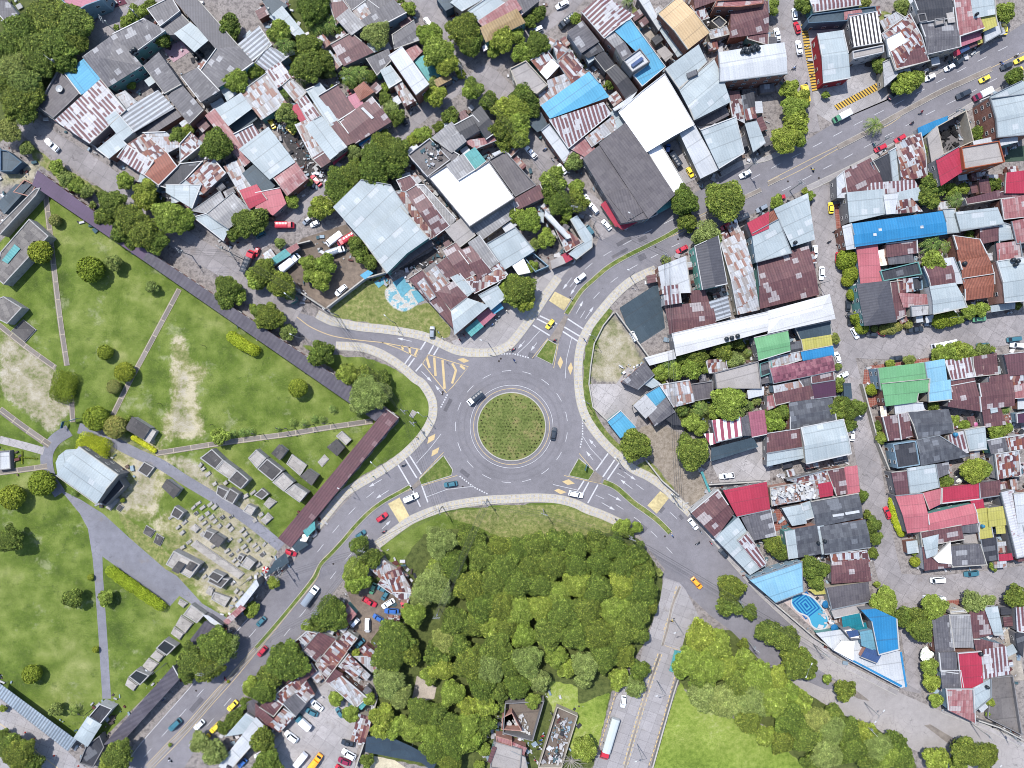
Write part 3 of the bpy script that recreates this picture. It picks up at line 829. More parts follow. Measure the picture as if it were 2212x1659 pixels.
b rp 3.5 s 890,1200 1000,1230 930,1450 820,1430 | column of rust panels along the yard wall
b nt 4 s 960,1400 1130,1380 1520,1640 950,1520 | blue black shade net of the sports court
b nt 4.1 s 1130,1380 1340,1480 1560,1600 1520,1680 | second blue black shade net below the grove
b cn 4 f D 2130,1220 2212,1180 2300,1340 2120,1330 | roofless block with white rubble
b rw 4 f 2070,1380 2212,1420 2212,1480 2080,1440 | red girder frame roof
b ce 4 f 2060,1430 2300,1500 2280,1700 2020,1659 | concrete courtyard block with a burnt patch
b ru 4 l 2010,1600 2050,1480 2070,1490 2025,1610 | thin brick red wall strip
t l 860,50 110
t d 630,330 160
t l 700,400 80
t d 550,400 90
t l 450,430 60
t d 240,770 195
t d 130,850 110
t d 60,1000 120
t l 690,1060 65
t l 820,1190 75
t l 860,670 45
t g 1520,100 180
t g 1640,160 90
t g 1420,180 100
t l 1360,340 120
t d 1190,560 170
t d 1140,700 150
t d 1320,660 110
t g 1140,930 150
t g 1230,1040 120
t l 1090,1220 110
t l 1200,1300 100
t l 1060,1340 80
t l 970,1060 60
t d 1850,100 150
t d 2050,60 140
t l 2180,100 100
t d 1950,260 150
t d 2120,260 150
t d 1720,400 140
t d 1870,430 120
t l 2020,430 110
t d 2150,450 120
t g 1620,560 120
t d 1560,680 110
t d 1740,600 110
t l 1600,800 120
t l 1500,860 80
t d 2080,620 150
t d 1850,780 160
t g 2000,800 160
t d 2180,780 120
t d 1950,960 130
t l 1690,1020 120
t d 2100,1000 90
t l 1830,1130 90
t l 1980,1130 100
t p 2120,1150 60
t d 1420,1180 130
t d 1560,1200 110
t l 1350,1330 120
t l 1500,1360 110
t d 1680,1300 130
t l 1830,1290 120
t d 1980,1280 90
t d 1540,1500 130
t d 1700,1480 130
t l 1830,1420 110
t d 1680,1620 120
t d 1900,1400 80
t l 1970,1500 60
t d 60,1420 110
t d 90,1640 140
t l 150,60 55
t l 1930,1640 50
t d 960,1600 60
c truck gray 530,90 420,240 white
c sedan teal 10,430 80,355
c hatch red 20,690 90,610
c sedan green 990,155 1030,60
c sedan teal 1095,200 1140,130
c pickup red 1040,255 925,190
c sedan white 1090,270 1195,205
c sedan blue 1110,300 1235,305
c sedan blue 1015,340 1095,385
c van white 965,485 965,365
c van white 820,440 885,370
c sedan teal 860,615 935,545
c sedan white 475,1070 575,1155
c sedan teal 430,1150 535,1200
c truck white 350,1200 470,1310 teal
c suv white 255,1345 360,1425
c pickup black 740,1430 850,1455
c suv white 745,1505 860,1570
c sedan maroon 710,1580 820,1620
c sedan red 690,1640 770,1690
c truck orange 560,1540 470,1659
c truck white 340,1640 430,1530
c sedan white 0,1560 60,1530
c hatch teal 1060,100 1110,120
c sedan teal 710,1160 740,1200
c sedan red 1270,240 1300,290
P 570,1045
pole 500,330
pole 420,420
pole 1555,370
pole 170,20
lamp 590,640
j 690,480 790,420 870,560 780,640
j 700,780 860,900 830,950 930,1030 1000,950 900,850
j 930,1130 1010,1100 1000,1180 900,1200
j 1130,130 1230,220 1290,200 1280,260 1100,250
g sand 1390,860 1560,960 1540,1060 1340,1100
g parch 960,1540 1200,1590 1300,1659 940,1659
T 2 0
b rw 5 s -60,90 20,0 90,110 -10,200 | brick coloured roof above the twin shrubs
b fc 5 s 20,-20 120,-60 230,0 90,110 | dark roof beside the brick coloured one
b rs 8 g 800,320 610,100 790,-40 1050,130 B | tall brick building with rust striped pale roof
b bl 8 s 870,240 1020,170 1325,565 1130,725 1060,640 1195,540 B | tall brick building with bright blue roof
b fl 7.5 s 810,320 890,280 960,360 900,410 | small dark roof set between the brick walls
b fc 7.5 s 900,410 970,370 1030,460 960,510 | lower dark roof set between the brick walls
b wh 9.5 f 960,520 1105,415 1195,530 1040,625 | white rooftop frame with solar panels
+ nb 9.7 l 1025,560 1120,488 1140,510 1045,580 solar_panel
b fc 6 s 600,450 485,280 610,180 745,350 | long grey roof by the parked black truck
b bk 5 s 600,450 725,350 785,430 660,490 | charcoal roof with one pale sheet
b bk 4.5 s 720,500 790,440 885,560 810,610 | patchwork lean-to with an orange scrap
b ga 4 s 620,450 680,430 715,500 665,535 | small bright zinc square roof
b bk 5 g 825,620 900,560 1080,775 990,850 | long charcoal roof with white vents
b rp 5 s 360,400 390,350 510,440 400,530 | maroon roof with a white square
b rp 5 s 390,530 500,430 640,630 520,720 | checkered rust and cream roof
b rp 4.5 s 170,520 300,440 400,560 270,640 | rusty sheet roof with a white slab
b wb 5 l 250,620 340,520 400,570 300,675 | brilliant white square slab
b rq 4.5 s 310,700 470,640 520,720 340,860 | jumble of pale sheets behind the blue gable
b ce 6 f -20,590 120,520 310,730 215,810 40,740 | cream flat roof with rounded corner
b rq 4 s 230,830 310,770 370,840 250,905 | low mixed roof beside the blue gable
b bl 6 g 260,910 670,620 830,830 330,1020 | long tapering bright blue gable roof
b rs 6 s 330,1040 790,890 850,980 490,1270 | wide pale roof with rust striped panels
b rq 5 s 640,1190 870,1010 900,1110 690,1260 | pale roof with a little brick wall
b rw 4.5 s 490,1270 600,1180 710,1280 640,1350 | red and white scrap roof
b ga 5 s 840,990 890,950 985,1070 920,1115 | small square grey roof by white hall
b wh 5 s 260,1130 320,1080 495,1300 450,1390 | long white awning roof over the lane
b rw 4 s 450,1390 495,1300 620,1340 560,1420 | tiny red scrap roof
b dt 3 s 140,1050 250,980 310,1090 220,1130 | deep teal tarpaulin by the trees
b cb 7 l 760,1240 990,1060 1400,1680 1180,1880 | huge brown grey warehouse roof broad half
b cb 6.4 l 620,1370 760,1260 1180,1880 950,1920 | huge brown grey warehouse roof narrow half
b wb 8 g 1170,1300 930,960 1320,640 1570,1070 | giant pure white hall roof
b wb 6 s 1170,1300 1275,1240 1500,1590 1400,1659 | white roofed arm beside the loading yard
b wh 6 s 1455,1150 1570,1075 1790,1450 1640,1525 | white roofed arm facing the avenue
b wh 7 s 1000,900 890,950 880,940 1070,800 | white parapet strip of the hall
b ga 8 s 1330,600 1610,395 1680,530 1450,760 | pale grey hall roof upper part
b ga 8 g 1450,760 1745,510 1885,870 1575,1030 | pale grey hall roof with a dark opening
+ bk 8.5 l 1505,635 1595,597 1610,642 1522,680 opening
b ga 7 s 1640,1125 1930,1015 2010,1310 1800,1440 | pale grey hall roof by the avenue
b ce 4 f 1590,1080 1740,1030 1760,1070 1640,1140 | beige slab beside grey hall
b cb 4 l 1590,1030 1830,900 1870,990 1740,1060 1590,1080 | shaded brown terrace behind the grey hall
b yl 8 g 1270,110 1440,-30 1705,270 1520,415 B | tall brick building with cream yellow roof
b wh 5 s 1090,-20 1150,-60 1290,210 1270,240 | narrow pale concrete gallery roof
b ga 4 s 1270,240 1310,180 1520,430 1440,480 | blue grey yard cover with dark frames
b ce 3 s 1260,440 1320,405 1385,470 1330,520 | white curved sheet canopy
b ru 5 g 1900,90 2060,30 2212,10 2212,270 1890,320 | wide dark maroon roof at the block heart
b rp 4.5 s 1550,60 1650,40 1700,150 1640,170 | rust lean-to squeezed by the yellow roof
b ru 5.5 s 1570,-40 1740,-40 1760,0 1590,60 | maroon roof cut by the photo edge
b bk 4 f 1720,180 1790,130 1860,190 1800,250 | dark open concrete tanks
b rq 4 s 1700,270 1850,230 1880,290 1720,330 | torn whitish sheets by yellow roof
b ru 4.5 s 2030,280 2150,270 2212,300 2212,380 2040,330 | rusty roof with a pale square
b wh 9 g 1790,455 2180,390 2350,370 2375,630 1800,700 B | tall brick block with white ribbed roof
b rw 7 f 1750,60 1770,0 2180,-20 2170,30 1960,60 B | brick upper wall at the top edge
b dt 4 s 1770,790 1860,775 1885,870 1820,880 | small blue grey annex roof
b rp 4 s 1885,880 1990,850 2010,1050 1910,1000 | column of rust and zinc sheets
b ru 4 s 1880,790 1960,800 1980,870 1890,880 | small dark maroon lean-to
b bk 4 s 1990,830 2085,800 2100,940 2020,1010 | black sheet roof next to brick block
b rp 4 s 2020,950 2090,930 2110,1010 2030,1030 | tiny rusty window roof
b ga 5 s 2020,1070 2110,1050 2190,1230 2095,1300 | narrow zinc roof by the avenue
t l 550,160 50
t d 240,110 65
t d 155,180 60
t l 30,300 80
t d 220,370 115
t l 90,460 90
t d 100,830 110
t d 150,920 95
t l 50,900 120
t l 50,1060 110
t l 60,1180 100
t d 840,730 45
t g 530,1400 80
t l 360,1550 110
t l 560,1620 70
t p 1000,0 60
t l 905,815 30
c sedan white 380,70 485,15
c truck black 415,240 530,150
c van white 185,280 255,245
c pickup white 120,1270 205,1365
c sedan white 400,1420 465,1500
c truck black 1360,1310 1445,1440
c sedan blue 1350,1260 1340,1320
c hatch yellow 1560,1530 1515,1450
c hatch white 1965,1530 2060,1480
w 2000,435 24
w 2040,455 24
w 2010,415 24
w 2070,425 24
w 2110,415 24
w 1115,255 18
m 285,1290 20
m 350,1380 20
m 385,1350 20
m 410,1375 20
pole 2115,1390
g dirt 1040,180 1200,130 1370,400 1280,430 1100,260
g conc 1280,1240 1450,1150 1640,1525 1500,1590
g lawn 480,380 520,370 660,570 610,600
g lawn 1030,40 1130,130 1150,190 1040,120
j 1700,470 1740,330 2020,350 1990,380 1800,440
j 650,560 700,640 960,910 1010,850 800,640
j 2110,1010 2212,1000 2212,1190 2130,1100
w 2020,450 22
w 2050,430 22
w 2085,440 22
w 2095,405 22
w 1985,455 20
w 2125,430 20
J 4.6 junk 1560,1080 1580,1070 1600,1100 1570,1110
T 2 1
b ru 4 s -20,90 240,-60 290,30 60,140 | maroon roof touching twin dark trees
b wh 6 s 290,160 330,200 500,390 470,400 290,210 | thin white wall fin above the shop
b rp 5 s 380,320 420,300 610,430 470,510 | rusty sheet roof inside the corner shop
b ga 5 s 510,240 560,210 690,380 690,470 560,570 500,530 620,430 | pale blue corner shop roof wrapping round
b rr 3 s 430,550 500,515 520,575 455,610 | small red awning panel
b ce 3 s 340,600 430,560 455,610 350,655 | small beige awning panel
b wb 4 s 0,620 90,570 150,690 60,710 | bright white small roof by big tree
b cn 3 f D 100,560 180,520 320,640 200,690 | walled yard plot with junk and white slabs
b cb 6.8 l 830,20 1000,-30 1170,140 1000,240 | blunt end of the brown grey warehouse
b rr 3 s 775,110 820,75 960,260 900,290 | long red awning of the warehouse corner
+ rr 3.1 s 900,290 1100,200 1120,240 960,330 awning
b dt 3.5 s 1110,170 1240,120 1250,190 1130,245 | grey green awning by the avenue
b cb 5.5 s 1170,130 1400,10 1380,60 1200,160 | grey lower roof strip facing the avenue
b tq 3 s 1250,110 1370,60 1370,120 1265,175 | teal awning by the avenue
b wh 6.5 s 1270,650 1500,560 1545,860 1310,870 | clean white ribbed roof by the avenue
b rs 7 s 1320,820 1440,805 1460,950 1330,970 | small rust red block roof
b kg 8 g 1780,385 1855,790 1650,835 1585,470 | dark ribbed roof over a mint green wall
b rq 5 g 1810,430 2000,340 2140,1010 1960,1050 | long white and rust striped shed
b ru 4.5 s 1540,860 1660,850 1700,950 1560,960 | maroon link roof under the mint house
b ru 5 g 1330,990 1720,950 1760,1130 1370,1220 | broad maroon roof next to the tarpaulin yard
b zs 5 s 1760,1110 1710,950 1860,900 1890,1070 | white roof with thin rust lines
b rr 7.2 l 2040,270 2212,180 2212,310 2080,370 | red terrace with wavy white parapet
b ga 7 s 2080,360 2300,240 2420,520 2120,600 | pale blue roof over a brick wall
b dt 0.8 s 930,1000 1270,780 1340,1250 1190,1410 990,1150 | slate grey tarpaulin draped over a yard
b tw 7 g 1380,1220 2212,1030 2212,1200 1420,1420 | very long white hall roof western half
b tw 7 h 2212,1026 2750,880 2800,1095 2212,1225 | very long white hall roof eastern half
b tw 5 s 1145,1430 1400,1360 1420,1440 1190,1500 | white lean-to at the end of the long hall
b gr 6 g 2100,1260 2380,1200 2400,1370 2140,1450 | green roof beside the long white hall
b fc 5 s 960,1640 1150,1480 1225,1580 1090,1700 | dark grey house roof by dirt plot
b rp 4 s 1680,1460 1840,1440 1860,1550 1710,1560 | small pink and zinc striped shed
b ce 5 f 1750,1560 2130,1460 2160,1700 1770,1700 | broad beige stained concrete roof
b bk 4 f 2140,1480 2240,1450 2260,1560 2150,1600 | dark blue shaded yard shed
J 0.2 junk 900,1500 1150,1480 1100,1600 980,1640
J 0.2 junk 100,560 180,520 300,640 200,690
t l 150,240 115
t l 30,200 70
t l 300,400 80
t o 205,450 55
t d 420,80 120
t d 560,90 100
t d 340,10 90
t l 460,150 80
t d 460,240 45
t l 180,640 50
t d 60,840 150
t l 100,930 100
t d 1495,75 135
t d 1510,240 85
t d 1860,60 190
t d 1800,30 120
t d 1540,300 50
t g 1700,350 110
t g 1620,390 70
t o 1330,590 45
t p 875,255 40
t p 1360,1470 95
t l 1280,1560 70
t l 1400,1550 80
t l 1550,1530 90
t l 1660,1510 60
t d 1600,1430 90
t d 1480,1440 60
t d 1820,1370 90
t g 1930,1450 75
t p 2045,1390 45
t d 1960,1310 50
t l 1310,1620 40
c sedan red 1420,520 1515,470
c suv white 665,100 740,185
c sedan white 780,245 850,325
c van teal 640,290 700,370
c sedan red 1815,315 1880,280
c truck black 1890,270 2030,210 white
c suv gray 2115,165 2200,120
c suv white 545,780 630,710
c hatch yellow 300,1180 355,1105
c van white 1030,1210 1070,1285
c hatch white 630,30 660,80
m 20,1455 25
m 510,920 22
m 370,1280 25
m 10,1360 20
m 630,1280 15
w 1525,925 14
w 1850,1270 22
w 1895,1260 22
w 1945,1245 22
lamp 1020,730
pole 1340,540
lamp 700,1270
lamp 700,300
pole 540,120
lamp 1020,270
st 550,570
T 2 2
b ga 4 s 1150,0 1200,-60 1280,0 1210,30 | small pale roof between the grey and blue ones
b bl 4 s 1150,95 1275,20 1335,125 1240,195 | light blue square roof in the yard houses
b wp 4.5 l 1058,185 1155,100 1245,205 1155,290 | weathered white flat roof in the yard houses
b fc 4.6 g 1185,275 1330,125 1400,240 1235,355 | dark grey gable roof of the yard houses
b bk 4 s 1330,290 1400,235 1465,350 1390,345 | little dark porch roof beside the dirt lane
b bl 3.5 s 830,320 935,235 1065,370 940,460 | bright blue ribbed roof by the verge
b rq 5 g 1280,10 1530,-30 1570,150 1400,195 | pale zinc house with central rust stripes
b cb 3.6 f 1540,0 1740,-30 1740,120 1575,150 | brown dirty terrace beside the zinc house
b wh 4 s 2040,60 2170,30 2170,90 2050,120 | small white roof by the flowering tree
b st 5 s 1970,290 1730,320 1770,500 1985,450 | rooftop of red and white stripes
+ st 4.6 s 1790,420 1655,430 1715,530 1810,500 roof
b fc 4.6 s 1950,310 2060,270 2085,440 1985,440 | small grey roof between striped and pink ones
b pp 5 s 2050,250 2175,230 2205,430 2085,455 | square faded pink sheet roof
b dt 4 s 1730,560 2080,470 2120,540 1730,660 | deep shaded blue tarpaulin roof over the car yard
b rr 5.5 s 1835,925 2195,855 2230,1085 1955,1145 | vivid crimson red roof
b ru 5.3 g 1555,1110 1780,920 1910,1120 1760,1325 | maroon ribbed corner house roof
b ga 5 s 1760,1330 1955,1160 2200,1570 2070,1650 | long pale roof with rusty ribs along the road
b rs 5.2 s 1955,1350 2035,1285 2200,1550 2150,1590 | rust ribbed inset of the long pale roof
b fc 5 s 1990,1160 2230,1090 2280,1310 2090,1350 | charcoal roof with white ribs
b ce 3 s 1050,200 1080,190 1090,225 1060,240 | tiny white shed box
b tq 2 s 1630,760 1650,755 1720,930 1705,940 | narrow green garden fence sheet
t d 1070,530 150
t d 1565,600 158
t d 1500,480 60
t l 1880,160 160
t l 1780,230 80
t g 1970,200 80
t p 1640,220 95
t p 1480,230 70
t p 2060,190 60
t l 1560,330 80
t l 1620,380 70
t d 1450,200 60
t g 2110,150 45
t d 2205,330 60
t l 950,1240 75
t l 1080,1240 50
t d 1010,1290 50
t d 200,1400 130
t d 60,1450 120
t d 400,1370 110
t d 560,1400 120
t d 740,1360 110
t d 900,1420 120
t d 1080,1480 110
t g 620,1400 60
t d 150,1580 130
t d 350,1560 140
t d 560,1570 130
t d 760,1550 130
t d 950,1600 130
t d 1130,1620 110
t g 1270,1630 40
c sedan black 370,375 350,485
c suv white 615,965 490,940
c sedan white 1600,1255 1530,1165
c pickup white 1790,800 1915,785
c sedan black 1800,1435 1850,1490
m 1630,1275 22
m 1605,1375 22
m 1720,1375 22
m 1385,1310 18
P 895,1165
P 620,310
lamp 650,165
lamp 905,640
lamp 1370,950
pole 280,1130
pole 1045,1350
pole 1440,990
sg 635,710
w 1520,390 22
T 2 3
b ea 4 f D -60,1100 280,1080 180,1430 -80,1360 | ruined earth filled block with white rubble floor
b ea 2.5 f D 390,1130 570,1210 430,1659 225,1659 | white walled enclosure of brown earth and dead branches
b ce 3.5 s 0,1520 110,1570 130,1659 -60,1659 | beige lean-to roof at the bottom edge by parked motorcycles
b rw 3.5 s 0,1440 120,1490 100,1540 0,1510 | red slatted frame roof near parked motorcycles
b lb 5.5 s 2060,30 2500,-120 2520,140 2290,230 | light blue swimming club roof cut like a wedge
b tq 2.8 s 1410,650 1460,655 1400,830 1370,820 | narrow teal bus shelter under the bright tree
t d 60,60 150
t d 250,80 130
t l 400,150 120
t l 560,60 130
t d 750,120 150
t l 950,80 140
t d 1130,120 150
t l 60,300 140
t l 230,280 130
t d 450,330 150
t d 650,300 150
t l 880,280 140
t d 1080,330 140
t d 1180,250 90
t d 330,500 150
t l 100,520 120
t d 540,520 140
t d 750,500 150
t d 960,500 140
t d 1090,500 100
t l 380,700 100
t g 130,740 150
t g 230,900 100
t d 50,960 120
t g 640,780 140
t d 800,700 140
t d 960,690 120
t g 620,900 80
t l 470,810 80
t l 920,890 90
t d 1100,820 90
t g 1060,960 90
t l 180,1080 70
t l 1640,520 150
t l 1780,600 140
t l 1560,740 140
t l 1700,800 150
t l 1850,800 120
t d 1640,900 110
t l 1480,790 100
t g 1650,1050 140
t g 1850,1100 170
t d 1950,950 140
t g 2080,1080 170
t d 2050,1250 130
t l 2130,880 150
t l 2010,720 90
t d 1900,110 130
t d 1880,240 110
t d 2060,310 70
t d 2000,590 50
t d 2180,480 90
t l 2190,1380 90
t l 620,1500 110
s 500,1560 160
c taxi orange 1635,105 1555,15
c truck_long beige 775,1610 905,1180 red
c suv white 960,1105 965,1060
c suv white 1000,1000 1040,900
c sedan white 1040,870 1060,810
m 1385,380 28
m 345,1190 22
m 265,1380 22
m 250,1415 22
m 245,1450 22
m 235,1490 22
m 200,1590 22
lampw 1250,900
lampw 1080,1450
lampw 1400,380
pole 1990,250
pole 2120,650
J 0.8 frame_white -50,1250 100,1200 180,1400 -60,1350
J 0.8 junk 260,1600 400,1200 520,1240 420,1640
T 3 0
b rs 5 g 370,0 780,-40 800,40 400,100 | wide rusty roof with white cracks at top edge
b dt 5 f 340,160 380,120 930,50 940,100 700,130 690,180 350,200 | long blue grey fronted shop with blue awning
+ bs 2.6 s 465,150 605,130 610,155 470,180 awning
b rw 5 s 665,110 800,90 810,110 670,160 | small salmon roof beside the blue shop
b kb 6.5 s 710,150 940,105 990,355 750,395 | boldly ribbed black and cream roof
b ce 6 f 730,440 1000,385 1005,450 740,510 | white walled terrace under the ribbed roof
b ga 5.5 g 440,290 650,260 710,665 490,705 R | freestanding pale grey kiosk roof with red trim
b rq 5 s 970,190 1110,110 1200,160 1030,290 | pale zinc roof with rust corners
b rp 6 g 990,290 1230,120 1390,520 1110,590 | long roof of maroon and white patches
b wb 6.6 s 1020,340 1140,280 1230,400 1050,480 | bright white patch of new roof sheets
b ru 6.2 s 1060,480 1310,420 1390,520 1110,600 | maroon roof on the avenue corner
b wh 4 s 1100,600 1205,560 1230,610 1125,655 | white sheet annex on the avenue
b wp 5 s 1000,540 1060,510 1120,640 1020,730 | peeling white painted lean-to
b bk 7 g 1270,0 1580,-30 1600,150 1320,190 | charcoal roof with square hatches at the top
b fc 6.6 g 1320,190 1620,180 1660,400 1390,460 | charcoal roof with square hatches lower down
b wh 7.3 f 1290,120 1360,110 1380,180 1310,190 | little white stair box on charcoal roof
b ce 7.3 f 1440,160 1530,150 1530,200 1450,220 | cream stair box on the charcoal roof
b ce 7 l 1550,120 1600,110 1610,185 1565,190 | white slab between charcoal and salmon roofs
b rw 7 s 1610,0 1760,-20 1875,230 1665,300 | salmon rusted long roof
b ga 7.2 s 1760,0 1950,-30 1970,110 1790,145 | pale grey roof dotted with holes
b ye 6 s 1840,150 1960,110 1985,210 1870,260 | patched mustard yellow awning roof
b wh 4 s 1870,270 1995,200 2020,280 1880,360 | white striped awning shop corner
b pk 4 l 1665,310 1830,270 1840,330 1670,395 | brick red tiled terrace
+ rr 3 s 1600,450 1652,422 1668,464 1612,492 awning
+ nb 3 s 1657,424 1730,387 1748,420 1672,460 awning
+ mr 3 s 1734,386 1800,350 1815,388 1750,418 awning
+ ye 3 s 1804,346 1856,316 1870,360 1818,386 awning
b rp 5 g 1110,1240 1320,1150 1375,1520 1160,1550 | pink patchwork sheet roof
b ga 5 s 1045,1310 1100,1280 1140,1590 1090,1620 | slim grey roof beside the pink patchwork
b ru 5 g 650,1490 890,1370 1010,1620 640,1659 | brown ribbed roof with clay ridges
b bk 5 s 890,1410 1045,1330 1085,1600 1010,1620 | black triangular roof by brown ribbed roof
b wh 5.5 s 600,1530 650,1490 690,1700 610,1700 | white curved corner wall roof
b cn 5 f D 1460,1090 1715,950 1780,1220 1515,1335 | roofless white walled yard full of tyres
b ce 5 l 1385,1180 1455,1100 1510,1330 1420,1390 | beige concrete side slab
b bs 3 s 1300,1110 1440,1050 1550,1010 1550,1040 1460,1090 1320,1180 | thin blue awning along the avenue
b rr 10 s 1460,1380 1650,1270 1700,1465 1510,1590 | crimson sloping roof joined to the white terrace
b ce 11 f 1670,1270 2000,1215 2050,1400 1700,1460 O | tall building with white terrace and orange wall
b wh 6 s 1780,1225 1980,1180 1990,1210 1790,1260 | narrow white annex strip
b ga 9 g 1930,840 2250,770 2300,1150 1990,1180 | big pale zinc warehouse on the avenue
b ga 9 s 1930,830 2190,705 2300,740 2260,800 1935,845 | pale wedge end of the zinc warehouse
b wh 7 s 2010,1210 2150,1180 2155,1220 2020,1250 | narrow white ledge below the zinc warehouse
b cb 4 s 1840,870 1910,840 1980,1160 1900,1180 | long brick brown side roof
b ru 4 s 1830,1560 1900,1550 1930,1659 1850,1659 | small striped maroon roof in greenery
b rr 6 s 2060,1500 2212,1480 2300,1659 2060,1659 | dark red roof in the shade of orange wall
g green 2040,1290 2212,1260 2212,1390 2050,1400
t l 30,60 70
t d 310,30 75
t o 840,15 55
t o 1160,60 70
t l 2055,100 85
t l 190,770 80
t l 290,850 80
t l 230,930 115
t l 250,1040 110
t l 150,1200 130
t l 240,1190 90
t d 970,570 70
t l 1200,710 100
t l 1280,680 75
t l 1120,750 60
t p 935,1075 95
t d 2140,660 80
t d 1800,1150 65
t o 1370,1300 60
t d 1420,1600 110
t l 1590,1640 60
t l 1690,1630 50
t d 1930,1590 60
t d 2020,1590 60
t l 320,1650 30
t l 500,820 35
c sedan white 225,70 235,175
c sedan red 235,190 265,290
c pickup white 70,260 85,340
c pickup white 255,350 275,475
c truck yellow 310,780 320,850
c truck white 560,1050 700,975 green
c sedan white 1355,690 1440,650
c sedan white 1525,605 1610,560
c van black 1620,560 1670,520
c sedan yellow 1825,705 1915,660
c sedan black 2010,595 2110,550
c sedan yellow 2130,540 2212,500
c sedan yellow 2110,630 2195,590
c sedan yellow 2040,210 2045,295
c suv black 1625,845 1745,790
c truck white 1770,860 1915,785 maroon
c sedan red 1095,1225 1185,1170
c sedan red 920,1305 1020,1255
c van black 1040,850 1110,800
m 225,585 25
m 325,725 25
m 1320,970 25
m 1245,1060 25
m 915,1255 25
m 385,1465 25
m 2150,475 25
m 1045,855 22
m 2020,550 20
w 1370,635 16
w 1795,130 16
pole 1680,940
pole 300,1570
pole 1060,1180
xtyres 1580,1220
J 0.7 tyre 1485,1130 1600,1080 1660,1250 1520,1320
J 0.7 junk 1590,1060 1710,980 1750,1200 1660,1230
T 3 1
b ga 7 s 60,150 340,20 410,400 220,460 | wide pale grey roof with white scratches
b tc 6.8 s 0,190 60,160 105,260 0,300 | bright terracotta tiled corner
b ru 5 g -90,600 350,470 440,880 -60,1000 | huge rust striped shed beside the long white hall
b dt 4 s 240,1180 535,1120 550,1230 290,1280 | slate blue roof next to the cream one
b bk 4 s 170,1310 290,1290 310,1370 190,1390 | black sheet roof between green and cream
b ye 4.5 s 290,1280 540,1240 555,1330 310,1370 | cream yellow speckled roof
b bs 4.7 s 290,1380 555,1330 570,1410 310,1450 | small vivid blue roof with white strips
b rq 4 s 10,1440 290,1380 310,1440 20,1530 | pale rusty strip above the pink tiles
b rt 5 g 20,1530 550,1420 575,1540 50,1650 | pink and maroon checkered roof
b ru 4.5 s 375,1600 560,1550 580,1700 390,1720 | maroon roof below the pink checkered one
b fc 4 s 270,1610 370,1590 390,1720 280,1720 | dark mottled low roof
b rs 5 s 740,-60 1260,-100 1330,0 700,10 | faded salmon roof north of pale grey
b ga 7 s 690,10 1000,-20 1020,180 720,250 | pale blue office block roof
b wh 7.4 l 1005,30 1120,20 1090,180 1030,185 | white L shaped rooftop slab
b rp 5 s 1090,90 1240,60 1330,160 1100,180 | maroon and zinc ribbed roof
b ga 5 s 1120,10 1320,-40 1335,60 1240,70 1130,80 | pale blue small shed by the palm
b bs 6.5 g 730,280 1510,170 1545,355 760,465 | very long vivid blue roof with a light stripe
+ wh 6.9 l 955,315 982,312 985,335 958,338 skylight
+ wh 6.9 l 908,358 936,354 940,378 912,380 skylight
+ wh 6.9 l 1315,292 1342,288 1345,312 1318,314 skylight
b wh 6.3 s 650,300 715,280 755,480 690,490 | narrow white end of the blue roof
b ga 5 s 1520,155 1610,150 1660,340 1550,350 | narrow pale ribbed roof east of blue roof
b ga 6 s 1630,180 1980,140 2040,270 1680,330 | pale ribbed metal roof edged in blue
b mr 5 s 1700,60 2000,-20 2020,60 1720,110 | dark maroon ribbed roof under palm
b mr 5 s 2000,0 2212,-60 2300,30 2020,60 | deep crimson ribbed roof at photo edge
b rw 5.5 s 2020,70 2300,20 2300,200 2050,230 | red and white patchwork ribbed roof
b rw 5 s 2110,260 2300,220 2320,420 2160,440 | pale pink ribbed roof at photo edge
b rd 5 s 770,470 940,460 990,770 820,800 | long dusty red roof by the street trees
b ru 5 s 1030,450 1280,420 1290,520 1040,555 | maroon roof with silver scratches
b fc 4.4 s 1040,560 1240,530 1260,600 1055,620 | small grey slab with two hatches
b bk 5 f 970,680 1300,600 1335,710 1000,770 | blackened flat concrete roof
b or 3 s 940,520 1020,490 1050,620 960,630 | tiny mustard patio canopy
b kg 6.5 h 1050,770 1110,1115 845,1150 780,800 | large dark slate hipped corner roof
b ru 4.8 s 1060,780 1150,770 1200,1060 1110,1105 | maroon patched strip beside slate roof
b rp 4.8 s 1120,760 1240,750 1260,850 1140,870 | small ribbed zinc and maroon roof
b bk 4.5 f 1240,740 1330,730 1340,840 1260,860 | black rooftop well with tanks
b rw 4.8 s 1140,880 1370,890 1380,980 1180,990 | rust and white patch row
b wp 5 s 1240,990 1380,980 1380,1050 1250,1070 | flaking white painted flat roof
b ru 6 g 1355,650 1580,610 1620,790 1410,810 | open maroon slats on a white frame
b ga 7.5 g 1410,820 1620,790 1715,990 1440,1050 | pale steel roof with brick side wall
b wh 6 s 1530,580 1600,570 1700,780 1600,790 | white parapet terrace north of the steel roof
b tc 5 g 1610,380 1830,410 1890,560 1660,620 | brown clay tile roof with steps
b tc 6 g 1660,600 1900,560 1950,700 1690,740 | broad brown clay tile roof with dead branch
b tc 5.6 g 1690,740 1950,700 1940,900 1710,930 | clay tile roof with a green courtyard well
b ru 4.6 s 1840,320 1990,300 2000,410 1850,440 | plain maroon lean-to under a cable
b ga 4.5 s 1990,600 2000,260 2110,290 2120,400 2000,420 | dim grey courtyard roof
b rw 4.6 s 1980,450 2170,430 2200,570 2000,590 | zinc and maroon sheets behind clay tiles
b ga 8 g 1990,600 2250,560 2300,930 2060,950 | tall pale roof with round tanks
b ga 4 s 1930,990 2130,960 2130,1000 1940,1030 | thin pale canopy by the wet street
b gr 6 s 950,1530 1350,1480 1390,1680 980,1700 | big pastel green roof
b lb 6 s 1350,1480 1520,1450 1560,1680 1390,1680 | pale ice blue roof
